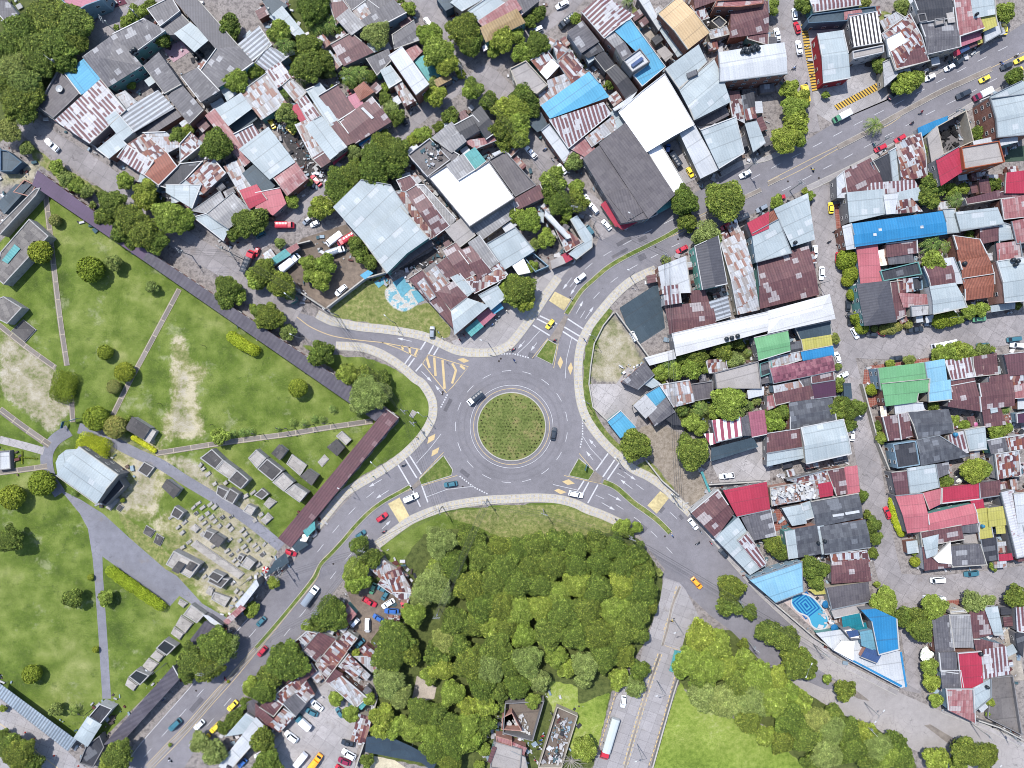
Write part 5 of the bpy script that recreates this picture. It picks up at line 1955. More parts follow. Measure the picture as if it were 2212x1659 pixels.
GROUND = """grass F:0,525 90,425 105,418 810,908 850,900 600,1190 480,1350 380,1440 215,1605 165,1597 0,1480
grass 11:330,1280 700,1410 1000,1440 1200,1530 1400,1659 12:1500,130 1515,250 1470,350 1300,560 1150,660 870,820 500,1220 480,1210 1250,300 1120,200 11:820,1659 400,1330
weeds 11:620,1030 960,740 1120,700 1200,1000 1500,960 1700,1200 1650,1270 1500,1240 1100,1150 700,1090
wood 12:1250,1600 1300,1480 1450,1300 1750,1240 2212,1360 22:0,1300 450,1280 900,1270 1100,1340 1300,1640 23:1290,200 1120,620 860,1000 700,1659 0,1659 13:1500,1659 960,1540 1050,1050 980,750 1000,500 1250,300 900,20
weeds 12:1600,1110 2212,1050 22:400,1040 700,1120 870,1200 850,1290 0,1340 12:2212,1370 1950,1250 1650,1150
grass 12:1050,1390 1380,1170 1600,1090 2212,1040 22:400,1030 600,1080 900,1200 950,1290 0,1340 12:2212,1400 1750,1300 1450,1400 1350,1600 1200,1659 1100,1450
wood 23:1450,500 1900,470 33:0,790 200,930 650,1200 900,1290 1130,1450 1300,1659 0,1659 23:2212,1300 1800,1150 1450,950
lush 23:1450,890 1210,1659 2300,1800 33:400,1700 23:2212,1380 1900,1220 1500,1000
lush 23:560,1120 850,1000 740,1500 560,1600 300,1050 330,900 560,950
grass 21:830,1000 870,1040 780,1150 700,1330 670,1659 600,1659 630,1350 700,1180 22:605,0 620,150 700,330 830,480 950,620 900,600 830,540 700,380 640,200
weeds 22:1190,650 1440,950 1350,930 1150,780 1050,720
dirt 22:1060,370 1300,350 1480,430 1400,600 1700,800 1720,920 1550,1080 1440,950 1200,650
sand 21:900,1060 1180,1480 1010,1659 670,1659 680,1440 830,1020
sand F:0,700 120,800 165,870 115,940 100,930 0,850
dry F:372,725 395,715 420,790 450,780 455,800 425,840 438,900 450,950 400,948 350,955 345,915 368,870 366,800
sand F:382,738 392,730 394,790 404,810 402,850 394,866 416,904 424,940 400,928 378,952 362,940 376,905 366,890 378,868 384,800
sand F:355,980 400,985 560,1090 590,1160 480,1100 400,1030
sand F:300,950 340,1000 330,1100 280,1090
sand F:480,1100 560,1150 610,1180 500,1330 430,1260 400,1130
sand F:262,1030 290,1090 270,1110 230,1090
sand F:500,1150 590,1170 540,1260 470,1210
dry F:380,1090 480,1130 600,1190 490,1340 380,1230 330,1130
dry F:225,940 330,940 380,1000 330,1130 260,1120
weeds F:250,1100 330,1160 420,1260 370,1270 280,1160
weeds 00:220,1200 480,1420 900,1659 600,1600 300,1400
sand 00:0,1500 330,1380 480,1440 300,1480 270,1659 100,1600 0,1659
dirt 00:280,1240 380,1340 420,1440 320,1400
weeds 00:380,1440 480,1400 900,1659 620,1659
weeds 30:950,100 1100,110 1100,180 960,180
lush 32:50,1310 120,1310 120,1380 60,1390
wood 21:1420,1440 2100,1260 2120,1450 1700,1520 1250,1600
wood 22:1400,200 1720,100 2100,150 2060,250 1650,400 1500,420
darkyard 10:100,980 560,1300 640,1560 480,1659 350,1400 180,1120
darkyard 11:1250,660 1580,470 1600,560 1480,640 1290,690
foundation 11:1080,870 1180,770 1320,760 1450,940 1290,1040 1200,1020
wood 33:-20,400 500,800 430,920 -20,700
wood 23:1700,0 2060,80 2212,300 2212,480 1950,350 1750,300
wood 00:-20,-20 700,-20 760,300 600,500 300,900 0,1250
wood 10:300,-20 620,-20 700,300 500,300 640,700 300,600 150,300
wood 10:700,560 1000,560 1000,720 720,720
wood 01:780,-60 1300,-60 1700,300 1450,450 1300,480 900,150
"""
# ------------------------------------------------------------------ mesh helpers
def mk(name, verts, faces, mat=None, parent=None, uvs=None, smoothf=False):
    me = bpy.data.meshes.new(name); me.from_pydata([tuple(v) for v in verts], [], faces)
    for m in (mat if isinstance(mat, (list, tuple)) else [mat]):
        if m: me.materials.append(m)
    if uvs is not None:
        ul = me.uv_layers.new(name='UVMap'); flat = np.empty(len(me.loops) * 2, 'f')
        li = np.empty(len(me.loops), 'i'); me.loops.foreach_get('vertex_index', li)
        u = np.array([(q[0], q[1]) for q in uvs], 'f'); ul.data.foreach_set('uv', u[li].ravel())
    if smoothf: me.polygons.foreach_set('use_smooth', [True] * len(me.polygons))
    me.update(); o = bpy.data.objects.new(name, me); COL.objects.link(o)
    if parent: o.parent = parent
    return o
class MB:
    def __init__(s): s.v = []; s.f = []; s.u = []
    def add(s, v, f, u=None):
        b = len(s.v); s.v += [Vector(q) for q in v]; s.f += [tuple(i + b for i in q) for q in f]; s.u += list(u) if u else [(q[0], q[1]) for q in v]
    def box(s, c, d, M4=None):
        x, y, z = d[0] / 2, d[1] / 2, d[2] / 2; vs = [Vector((c[0] + a * x, c[1] + b * y, c[2] + e * z)) for a in (-1, 1) for b in (-1, 1) for e in (-1, 1)]
        if M4: vs = [M4 @ q for q in vs]
        s.add(vs, [(0, 1, 3, 2), (4, 6, 7, 5), (0, 4, 5, 1), (2, 3, 7, 6), (0, 2, 6, 4), (1, 5, 7, 3)])
    def tube(s, pts, rad, n=6, cap=True):
        pts = [Vector(p) for p in pts]; R = rad if isinstance(rad, (list, tuple)) else [rad] * len(pts); vs = []
        for i, p in enumerate(pts):
            d = (pts[min(i + 1, len(pts) - 1)] - pts[max(i - 1, 0)]).normalized(); a = d.orthogonal().normalized() if abs(d.z) < .9 else Vector((1, 0, 0)); b = d.cross(a).normalized(); a = b.cross(d)
            vs += [p + (a * math.cos(2 * math.pi * k / n) + b * math.sin(2 * math.pi * k / n)) * R[i] for k in range(n)]
        fs = [(i * n + k, i * n + (k + 1) % n, (i + 1) * n + (k + 1) % n, (i + 1) * n + k) for i in range(len(pts) - 1) for k in range(n)]
        if cap: fs += [tuple(range(n))[::-1], tuple((len(pts) - 1) * n + k for k in range(n))]
        s.add(vs, fs)
    def build(s, name, mat, parent=None, sm=False): return mk(name, s.v, s.f, mat, parent, s.u, sm)
def root(name, loc, rz=0.0, label=None, cat=None, group=None):
    o = bpy.data.objects.new(name, None); COL.objects.link(o); o.location = loc; o.rotation_euler[2] = rz; o.empty_display_size = .5
    tag(o, label, cat, group); return o
def tag(o, label=None, cat=None, group=None, kind=None):
    if label: o['label'] = label
    if cat: o['category'] = cat
    if group: o['group'] = group
    if kind: o['kind'] = kind
    return o
def pip(P, poly):                 # numpy point in polygon
    x, y = P[..., 0], P[..., 1]; ins = np.zeros(x.shape, bool); n = len(poly)
    for i in range(n):
        x1, y1 = poly[i]; x2, y2 = poly[i - 1]
        c = ((y1 > y) != (y2 > y)) & (x < (x2 - x1) * (y - y1) / ((y2 - y1) or 1e-9) + x1); ins ^= c
    return ins
# ------------------------------------------------------------------ ground
PAINT = {'grass': (0, 0), 'sand': (0, 1), 'wood': (0, 2), 'weeds': (1, 0), 'lush': (1, 1), 'dirt': (1, 2), 'darkyard': (2, 0), 'dry': (2, 1), 'foundation': (2, 2)}
def build_ground():
    st = 0.8; nx, ny = int(470 / st), int(360 / st); xs = (np.arange(nx) - nx / 2) * st; ys = (np.arange(ny) - ny / 2) * st
    X, Y = np.meshgrid(xs, ys); Pp = np.stack([X / S + 512, 384 - Y / S], -1); A = np.zeros((3, ny, nx, 3), 'f')
    for line in GROUND.strip().splitlines():
        k, s = line.split(' ', 1); a, b = PAINT[k]; A[a, :, :, b] = np.maximum(A[a, :, :, b], pip(Pp, path(s)))
    for it in range(9):
        B = A.copy(); B[:, 1:-1, 1:-1] = (A[:, 1:-1, 1:-1] * 2 + A[:, 2:, 1:-1] + A[:, :-2, 1:-1] + A[:, 1:-1, 2:] + A[:, 1:-1, :-2]) / 6
        if it > 1: B[0, ..., 0] = A[0, ..., 0]; B[0, ..., 2] = A[0, ..., 2]; B[1, ..., 0] = A[1, ..., 0]; B[1, ..., 1] = A[1, ..., 1]; B[2, ..., 0] = A[2, ..., 0]
        A = B
    V = np.stack([X, Y, np.zeros_like(X)], -1).reshape(-1, 3)
    idx = np.arange(nx * ny).reshape(ny, nx); F = np.stack([idx[:-1, :-1], idx[:-1, 1:], idx[1:, 1:], idx[1:, :-1]], -1).reshape(-1, 4)
    me = bpy.data.meshes.new('ground'); me.vertices.add(len(V)); me.vertices.foreach_set('co', V.ravel().astype('f'))
    me.loops.add(F.size); me.loops.foreach_set('vertex_index', F.ravel().astype('i')); me.polygons.add(len(F)); me.polygons.foreach_set('loop_start', np.arange(0, F.size, 4, dtype='i'))
    me.update(calc_edges=True)
    for i in range(3):
        at = me.attributes.new('paint%d' % i, 'FLOAT_COLOR', 'POINT'); at.data.foreach_set('color', np.concatenate([A[i].reshape(-1, 3), np.ones((len(V), 1), 'f')], 1).ravel().astype('f'))
    t = NT('ground'); p = t.pos(); N = lambda sc, d=4, r=.6: t.noise(p, sc, d, r)
    n1, n2, n3, n4 = N(.035), N(.16), N(.7, 5, .7), N(3, 3)
    jag = t.math('MULTIPLY', t.math('SUBTRACT', t.math('ADD', t.math('MULTIPLY', n2, .5), t.math('MULTIPLY', n3, .6)), .55), 1.5)
    cur = t.ramp(n3, [(.25, alb((104, 98, 97))), (.42, alb((138, 131, 129))), (.56, alb((176, 168, 164))), (.72, alb((120, 110, 106)))])
    lawn = t.ramp(t.math('ADD', t.math('MULTIPLY', n1, .6), t.math('MULTIPLY', n2, .4)), [(.36, alb((80, 102, 34))), (.47, alb((108, 130, 48))), (.56, alb((132, 148, 70))), (.67, alb((162, 168, 104)))])
    lawn = t.mix(t.maprange(N(.09, 5, .75), .56, .68, 0, .55), lawn, alb((176, 180, 138)))
    lawn = t.mix(t.maprange(N(.3, 5, .7), .53, .75, 0, .75), lawn, alb((70, 92, 32))); lawn = t.mix(t.maprange(N(1.3, 6, .8), .5, .72, 0, .55), lawn, alb((150, 156, 96))); lawn = t.mix(t.maprange(N(.9, 6, .8, ), .56, .7, 0, .5), lawn, alb((74, 92, 38)))
    cols = {'grass': lawn, 'weeds': t.ramp(n3, [(.3, alb((96, 112, 48))), (.5, alb((140, 148, 84))), (.68, alb((182, 172, 122)))]), 'lush': t.ramp(t.math('ADD', t.math('MULTIPLY', n1, .55), t.math('MULTIPLY', n3, .45)), [(.38, alb((108, 132, 46))), (.47, alb((140, 162, 66))), (.55, alb((164, 180, 88))), (.65, alb((192, 198, 136)))]),
            'wood': t.ramp(n3, [(.3, alb((66, 80, 36))), (.6, alb((108, 118, 62)))]), 'dry': t.ramp(t.math('ADD', t.math('MULTIPLY', n2, .7), t.math('MULTIPLY', n3, .35)), [(.40, alb((112, 128, 62))), (.5, alb((158, 158, 104))), (.6, alb((206, 196, 166)))]),
            'sand': t.ramp(t.math('ADD', t.math('MULTIPLY', n2, .6), t.math('MULTIPLY', n3, .4)), [(.38, alb((134, 142, 84))), (.5, alb((180, 172, 144))), (.64, alb((206, 198, 182)))]), 'dirt': t.ramp(n3, [(.3, alb((132, 120, 104))), (.6, alb((178, 166, 152)))]),
            'darkyard': t.ramp(n3, [(.3, alb((52, 54, 58))), (.6, alb((96, 92, 92)))]), 'foundation': t.ramp(N(.5, 4, .7), [(.42, alb((206, 202, 194))), (.5, alb((226, 222, 214))), (.55, alb((140, 192, 206))), (.66, alb((120, 180, 196)))])}
    sep = []
    for i in range(3):
        a = t.new('ShaderNodeAttribute'); a.attribute_name = 'paint%d' % i; q = t.new('ShaderNodeSeparateColor'); t.l(a.outputs['Color'], q.inputs[0]); sep.append(q)
    for k in ('grass', 'wood', 'lush', 'weeds', 'dry', 'dirt', 'darkyard', 'sand', 'foundation'):
        i, j = PAINT[k]; s_ = {'sand': 2.6, 'dry': 2.4, 'weeds': .7}.get(k, .45)
        f = t.maprange(t.math('ADD', sep[i].outputs[j], t.math('MULTIPLY', jag, s_ * .5)), .42 if k not in ('sand', 'dry') else .35, .6 if k not in ('sand', 'dry') else .95); f = t.math('MULTIPLY', f, t.math('GREATER_THAN', sep[i].outputs[j], .02)); cur = t.mix(f, cur, cols[k])
    cur = t.mix(1.0, cur, t.maprange(n4, .25, .75, .82, 1.18), 'MULTIPLY'); cur = t.mix(1.0, cur, t.maprange(n2, .3, .7, .92, 1.08), 'MULTIPLY')
    t.l(cur, t.b.inputs['Base Color']); t.b.inputs['Roughness'].default_value = .95; t.bump(t.math('ADD', n3, n4), .5, .12)
    me.materials.append(t.m); o = bpy.data.objects.new('ground', me); COL.objects.link(o); tag(o, kind='structure')
    R = 2600; a, b = xs[0], xs[-1]; c, d = ys[0], ys[-1]
    v = [(-R, -R, 0), (R, -R, 0), (R, R, 0), (-R, R, 0), (a, c, 0), (b, c, 0), (b, d, 0), (a, d, 0)]
    o = mk('terrain', v, [(0, 1, 5, 4), (1, 2, 6, 5), (2, 3, 7, 6), (3, 0, 4, 7)], t.m); tag(o, kind='structure')
# ------------------------------------------------------------------ roads
def roadmat(name, c, slabs=None, tracks=.12, crack=.5, dirt=(150, 140, 130), ring=False):
    t = NT('road_' + name); p = t.pos(); n1, n2, n3 = t.noise(p, .05, 3), t.noise(p, .5, 5, .65), t.noise(p, 4, 3, .7)
    f = t.math('ADD', t.math('MULTIPLY', n1, .6), t.math('MULTIPLY', n2, .4)); k = tracks
    col = t.ramp(f, [(.35, alb(tuple(q * (1 - k) for q in c))), (.5, alb(c)), (.66, alb(tuple(min(q * (1 + k), 255) for q in c)))])
    col = t.mix(t.maprange(t.noise(p, .16, 5, .7), .58, .72, 0, .45), col, alb(dirt)); col = t.mix(t.maprange(t.noise(p, .33, 4, .7, 1.5), .64, .74, 0, .6), col, alb(tuple(q * .62 for q in c)))
    if ring:      # tyre-polished lanes worn round the circle
        cc = W((1105 * 1024 / 2212, 921.5 * 1024 / 2212)); sb = t.new('ShaderNodeVectorMath', operation='DISTANCE'); t.l(p, sb.inputs[0]); sb.inputs[1].default_value = (cc.x, cc.y, 0); dd = t.math('ADD', sb.outputs['Value'], t.math('MULTIPLY', n2, 1.2))
        wv = t.math('MULTIPLY', t.math('SINE', t.math('MULTIPLY', dd, 3.1)), t.maprange(sb.outputs['Value'], 14, 26, 1, 0)); col = t.mix(t.maprange(wv, .1, 1.0, 0, .22), col, alb(tuple(q * .72 for q in c)))
        col = t.mix(t.maprange(t.noise(t.scale(p, (1, 1, 1)), 1.1, 5, .8, 2.0), .66, .76, 0, .35), col, alb((96, 94, 100)))
    vo = t.new('ShaderNodeTexVoronoi', feature='DISTANCE_TO_EDGE'); vo.inputs['Scale'].default_value = .38; wv = t.new('ShaderNodeVectorMath', operation='ADD'); nn = t.new('ShaderNodeTexNoise'); nn.inputs['Scale'].default_value = 1.1
    t.l(p, nn.inputs['Vector']); t.l(p, wv.inputs[0]); t.l(nn.outputs['Color'], wv.inputs[1]); t.l(wv.outputs[0], vo.inputs['Vector'])
    ck = t.math('MULTIPLY', t.math('LESS_THAN', vo.outputs['Distance'], .012), t.maprange(n1, .45, .6, 0, crack)); col = t.mix(ck, col, (.02, .02, .02, 1))
    if slabs:
        uvn = t.new('ShaderNodeVectorRotate'); uvn.rotation_type = 'Z_AXIS'; uvn.inputs['Angle'].default_value = slabs[1]; t.l(p, uvn.inputs['Vector']); b = t.new('ShaderNodeTexBrick'); t.l(uvn.outputs[0], b.inputs['Vector']); b.offset = 0
        b.inputs['Scale'].default_value = 1; b.inputs['Brick Width'].default_value = slabs[0]; b.inputs['Row Height'].default_value = slabs[0]; b.inputs['Mortar Size'].default_value = .05; b.inputs['Color1'].default_value = (.9, .9, .9, 1); b.inputs['Color2'].default_value = (1.08, 1.08, 1.08, 1); b.inputs['Mortar'].default_value = (.6, .6, .6, 1)
        col = t.mix(1.0, col, b.outputs[0], 'MULTIPLY')
    col = t.mix(1.0, col, t.maprange(n3, .3, .7, .9, 1.1), 'MULTIPLY'); t.l(col, t.b.inputs['Base Color']); t.b.inputs['Roughness'].default_value = .85; return t.m
RD = {'asphalt': roadmat('asphalt', (146, 143, 149), tracks=.09, crack=.12, dirt=(164, 158, 160), ring=True), 'patch': roadmat('patchwork', (118, 116, 122), None, .12, .1), 'slab': roadmat('slab', (182, 178, 180), (3.4, .35), .06, .3), 'pale': roadmat('pale', (184, 178, 176), tracks=.07), 'cemroad': roadmat('cemroad', (148, 148, 158), tracks=.1),
      'lane': roadmat('lane', (172, 166, 167), (4.2, .55), .12, .45, (142, 128, 120)), 'lot': roadmat('lot', (188, 183, 183), (4.0, .6), .1, .5), 'yard': roadmat('yard', (134, 120, 108), None, .25, .3, (92, 84, 80)), 'medc': roadmat('medianconc', (158, 148, 140), None, .2, .2, (120, 120, 90))}
def stonemat(name, w, h, cols, mort, ms=.12):
    t = NT(name); uv = t.new('ShaderNodeUVMap').outputs[0]; b = t.new('ShaderNodeTexBrick'); t.l(uv, b.inputs['Vector']); b.offset = 0; b.inputs['Scale'].default_value = 1; b.inputs['Brick Width'].default_value = w; b.inputs['Row Height'].default_value = h
    b.inputs['Mortar Size'].default_value = ms; b.inputs['Color1'].default_value = alb(cols[0]); b.inputs['Color2'].default_value = alb(cols[1]); b.inputs['Mortar'].default_value = alb(mort)
    n = t.noise(t.pos(), 1.2, 5, .7); c = t.mix(t.maprange(n, .5, .72, 0, .6), b.outputs[0], alb((150, 130, 110))); t.l(t.mix(1.0, c, t.maprange(t.noise(t.pos(), 5, 2), .3, .7, .88, 1.12), 'MULTIPLY'), t.b.inputs['Base Color']); t.b.inputs['Roughness'].default_value = .9; return t.m
PAVE = stonemat('paving', 1.3, 1.3, ((198, 195, 194), (216, 211, 204)), (220, 208, 178), .12)
STONE = stonemat('stone_path', 1.6, 6, ((136, 129, 124), (160, 152, 144)), (196, 184, 166), .16); BRK = stonemat('brick_paving', .8, .8, ((150, 84, 74), (164, 98, 84)), (190, 150, 140), .05)
GMAT = {'brick': BRK, 'pink': stonemat('pink_floor', 2, 2, ((206, 170, 184), (214, 180, 192)), (196, 160, 170), .04), 'maroon': stonemat('maroon_tiles', 1, 1, ((104, 54, 72), (116, 62, 80)), (96, 50, 64), .04), 'pavepink': stonemat('pool_deck', 2.2, 2.2, ((208, 190, 184), (216, 200, 192)), (196, 168, 160), .06),
        'dirt': roadmat('gdirt', (176, 166, 156), None, .2, .2), 'conc': RD['lot'], 'sand': roadmat('gsand', (196, 184, 170), None, .15, .1), 'foundation': RD['lot'], 'aqua': plain('aqua_floor', (110, 180, 200), .2), 'green': plain('green_floor', (70, 92, 76), .2), 'pool': plain('pool_blue', (60, 150, 200), .1),
        'parch': roadmat('gparch', (206, 196, 170), None, .2, .1), 'dry': roadmat('gdry', (186, 176, 164), None, .25, .4, (120, 100, 84))}
def grassmat(name, a, b, c):
    t = NT(name); p = t.pos(); n = t.math('ADD', t.math('MULTIPLY', t.noise(p, .8, 5, .7), .6), t.math('MULTIPLY', t.noise(p, .15, 2), .4)); cc = t.ramp(n, [(.36, alb(a)), (.5, alb(b)), (.64, alb(c))])
    t.l(t.mix(1.0, cc, t.maprange(t.noise(p, 4, 3), .3, .7, .82, 1.18), 'MULTIPLY'), t.b.inputs['Base Color']); t.b.inputs['Roughness'].default_value = .95; t.bump(t.noise(p, 3, 3), .5, .1); return t.m
GR1 = grassmat('grass_verge', (84, 104, 40), (112, 130, 60), (160, 158, 100)); GMAT['lawn'] = grassmat('yard_grass', (100, 118, 60), (140, 146, 90), (166, 160, 110))
PW = plain('paint_white', (226, 226, 230), .14, .7, 2.5); PY = plain('paint_yellow', (230, 204, 154), .14, .7, 2.5); PYB = plain('paint_yellow_bright', (232, 190, 84), .14, .7, 2.5); PYP = plain('paint_bump', (226, 208, 156), .3, .7, 1.2)
GRASSZ = [0.0]
zc = [0.006]
def nz():
    zc[0] += 0.004; return zc[0]
def poly(name, pts, mat, z, kind='structure', h=0.0, cols=None):
    P = [W(p, 0) for p in pts]; P = [Vector((p.x, p.y, z + h)) for p in P]
    tri = tessellate_polygon([P]); f = [tuple(t) for t in tri]; n = len(P)
    f = [t if (P[t[1]] - P[t[0]]).cross(P[t[2]] - P[t[0]]).z > 0 else t[::-1] for t in f]; v = list(P)
    if h > 0:
        v += [Vector((p.x, p.y, 0)) for p in P]; f += [(i, (i + 1) % n, n + (i + 1) % n, n + i) for i in range(n)]
    o = mk(name, v, f, mat, None, [(q.x, q.y) for q in v])
    if kind: tag(o, kind=kind)
    return o
def ribbon_geo(P, width, z, h=0.0, u0=0.0):
    v = []; f = []; u = []; L = 0; n = len(P); w = width / 2
    for i in range(n):
        d = (P[min(i + 1, n - 1)] - P[max(i - 1, 0)]); d.z = 0; d.normalize(); nr = Vector((-d.y, d.x, 0))
        if i: L += (P[i] - P[i - 1]).length
        v += [Vector((*(P[i] + nr * w).xy, z)), Vector((*(P[i] - nr * w).xy, z))]; u += [(0, L), (width, L)]
    f = [(2 * i, 2 * i + 1, 2 * i + 3, 2 * i + 2) for i in range(n - 1)]
    if h > 0:
        b = len(v); v += [Vector((q.x, q.y, z - h)) for q in v]; u += u
        f += [(2 * i, 2 * i + 2, b + 2 * i + 2, b + 2 * i) for i in range(n - 1)] + [(2 * i + 1, b + 2 * i + 1, b + 2 * i + 3, 2 * i + 3) for i in range(n - 1)] + [(0, b, b + 1, 1), (2 * n - 2, 2 * n - 1, b + 2 * n - 1, b + 2 * n - 2)]
    return v, f, u
def ribbon(name, pts, width, mat, z, h=0.0, kind='structure', sm=6):
    P = [Vector((*W(p, 0).xy, 0)) for p in (smooth([Vector((*q, 0)) for q in pts], sm) if sm else pts)]
    v, f, u = ribbon_geo(P, width, z, h); f = [q for q in f]; o = mk(name, v, f, mat, None, u)
    if kind: tag(o, kind=kind)
    return o
def offset(P, d):
    out = []; n = len(P)
    for i in range(n):
        t = P[min(i + 1, n - 1)] - P[max(i - 1, 0)]; t.normalize(); out.append(P[i] + Vector((-t.y, t.x, 0)) * d)
    return out
NMR = {'asphalt': 'road', 'slab': 'concrete_road', 'pale': 'road', 'cemroad': 'cemetery_road', 'lot': 'pavement', 'yard': 'yard_ground', 'lane': 'street', 'cem': 'cemetery_road', 'stone': 'stone_path', 'whitepath': 'stone_path', 'verge': 'grass_verge'}
WALLS = []; WIRES = []
def build_roads():
    mk_w, mk_y, mk_b = MB(), MB(), MB(); later = []
    for line in ROADS.strip().splitlines():
        k, rest = line.split(' ', 1)
        if k == 'R':
            n, s = rest.split(' ', 1); poly(NMR[n], path(s), RD[n], nz() + (.02 if n in ('asphalt',) else .03 if n in ('slab', 'pale') else 0))
        elif k == 'S':
            n, w, s = rest.split(' ', 2); m = {'verge': GR1, 'lane': RD['lane'], 'cem': RD['cemroad'], 'stone': STONE, 'whitepath': RD['lot']}[n]; ribbon(NMR[n], path(s), float(w), m, nz())
        elif k == 'K':
            w, s = rest.split(' ', 1); w = float(w); P = [Vector((*W(p, 0).xy, 0)) for p in smooth([Vector((*q, 0)) for q in path(s)], 8)]
            v, f, u = ribbon_geo(P, w, .16, .15); o = mk('pavement', v, f, PAVE if w > 2 else RD['lot'], None, u); tag(o, kind='structure')
            for sgn in (-1, 1):
                v, f, u = ribbon_geo(offset(P, sgn * (w / 2 + .1)), .2, .165, .16); o = mk('kerb', v, f, M['kerb'], None, u); tag(o, kind='structure')
        elif k in 'GD':
            w, s = rest.split(' ', 1); w = float(w); P = [Vector((*W(p, 0).xy, 0)) for p in smooth([Vector((*q, 0)) for q in path(s)], 8)]
            v, f, u = ribbon_geo(P, w, .2, .15); o = mk('traffic_median', v, f, GR1 if k == 'G' else RD['medc'], None, u); tag(o, kind='structure')
            for sgn in (-1, 1):
                v, f, u = ribbon_geo(offset(P, sgn * (w / 2 + .08)), .16, .21, .2); o = mk('kerb', v, f, M['kerb'], None, u); tag(o, kind='structure')
        elif k == 'T':
            pts = path(rest); o = poly('traffic_island', pts, GR1, .17, h=.01)
            P = [Vector((*W(p, 0).xy, 0)) for p in pts]; P.append(P[0]); v, f, u = ribbon_geo(P, .3, .19, .18); o = mk('kerb', v, f, M['kerb'], None, u); tag(o, kind='structure')
        elif k == 'C': poly('traffic_island', path(rest), RD['medc'], .14, h=.01)
        elif k == 'Y': poly('road_marking', path(rest), PYP, .062)
        elif k == 'd':
            P = [W(p, .06) for p in path(rest)]; mk_y.add(P, [(0, 1, 2, 3)])
        elif k in 'wy':
            w, dash, s = rest.split(' ', 2); w = float(w) * 1.15; P = [Vector((*W(p, 0).xy, 0)) for p in smooth([Vector((*q, 0)) for q in path(s)], 10 if len(path(s)) > 3 else 1)]
            if len(path(s)) <= 3 or '1490,1405 1835' in s or '1090,1300 1420' in s: P = [W(p, 0) for p in path(s)]
            tgt = mk_w if k == 'w' else mk_y
            if dash == '0':
                v, f, u = ribbon_geo(P, w, .06); tgt.add(v, f)
            else:
                on, off = nums(dash); L = 0; seg = []; acc = 0; state = True; cur = [P[0]]
                for a, b in zip(P, P[1:]):
                    d = (b - a).length; pos_ = 0
                    while d - pos_ > 1e-6:
                        need = (on if state else off) - acc; stp = min(need, d - pos_); pos_ += stp; acc += stp; q = a.lerp(b, pos_ / d)
                        if state: cur.append(q)
                        if acc >= (on if state else off) - 1e-6:
                            if state and len(cur) > 1: v, f, u = ribbon_geo(cur, w, .06); tgt.add(v, f)
                            state = not state; acc = 0; cur = [q]
        elif k == 'a':
            a, b = [W(p, .061) for p in path(rest)]; d = (b - a); L = d.length; d.normalize(); n = Vector((-d.y, d.x, 0)); hl = min(1.9, L * .5)
            mk_w.add([a - n * .09, a + n * .09, b - d * hl + n * .09, b - d * hl - n * .09, b - d * hl + n * .5, b - d * hl - n * .5, b], [(0, 3, 2, 1), (5, 6, 4)])
        elif k == 'B':
            q = [W(p, 0) for p in path(rest)]; poly('road_marking', path(rest), M['litter_dark'], .05); n = int((q[3] - q[0]).length / .95) if (q[3] - q[0]).length > (q[1] - q[0]).length else int((q[1] - q[0]).length / .95); long_ = (q[3] - q[0]).length > (q[1] - q[0]).length
            for i in range(n):
                t0, t1 = (i + .1) / n, (i + .68) / n
                if long_: a, b, c, d = q[0].lerp(q[3], t0), q[1].lerp(q[2], t0), q[1].lerp(q[2], t1), q[0].lerp(q[3], t1)
                else: a, b, c, d = q[0].lerp(q[1], t0), q[3].lerp(q[2], t0 + .02), q[3].lerp(q[2], t1 + .02), q[0].lerp(q[1], t1)
                mk_b.add([Vector((p.x, p.y, .058)) for p in (a, b, c, d)], [(0, 1, 2, 3)])
        elif k == 'P': WALLS.append(rest)
        elif k == 'W': WIRES.append(rest)
    c = W((1105 * 1024 / 2212, 921.5 * 1024 / 2212)); f2 = 1024 / 2212 * S
    def ring(r, w, col, z, dash=None):
        tgt = col
        if dash:
            for k in range(17):
                a0 = 2 * math.pi * k / 17 + .1; P = [c + Vector((math.cos(a0 + j * .165 / 6), math.sin(a0 + j * .165 / 6), 0)) * r for j in range(7)]; v, f, u = ribbon_geo(P, w, z); tgt.add(v, f)
        else:
            P = [c + Vector((math.cos(2 * math.pi * j / 96), math.sin(2 * math.pi * j / 96), 0)) * r for j in range(97)]; v, f, u = ribbon_geo(P, w, z); tgt.add(v, f)
    ring(89.5 * f2, .16, mk_w, .06); ring(82 * f2, .16, mk_y, .06); ring(121 * f2, .16, mk_w, .06, True)
    P = [c + Vector((math.cos(2 * math.pi * j / 96), math.sin(2 * math.pi * j / 96), 0)) * 73.7 * f2 for j in range(97)]; v, f, u = ribbon_geo(P, .35, .2, .2); tag(mk('kerb', v, f, M['kerb'], None, u), kind='structure')
    n = 64; v = [c + Vector((0, 0, .75))]; 
    for rr, hh in ((.35, .7), (.7, .5), (.9, .3), (1.0, .16)): v += [c + Vector((math.cos(2 * math.pi * j / n), math.sin(2 * math.pi * j / n), 0)) * rr * 73.2 * f2 + Vector((0, 0, hh)) for j in range(n)]
    f = [(0, 1 + j, 1 + (j + 1) % n) for j in range(n)] + [(1 + r * n + j, 1 + (r + 1) * n + j, 1 + (r + 1) * n + (j + 1) % n, 1 + r * n + (j + 1) % n) for r in range(3) for j in range(n)]
    gm = grassmat('grass_circle', (96, 112, 52), (126, 138, 74), (160, 150, 100)); o = mk('roundabout_lawn', v, f, gm, smoothf=True); tag(o, kind='structure')
    r_ = random.Random(21); pm = RD['patch']; k = 0
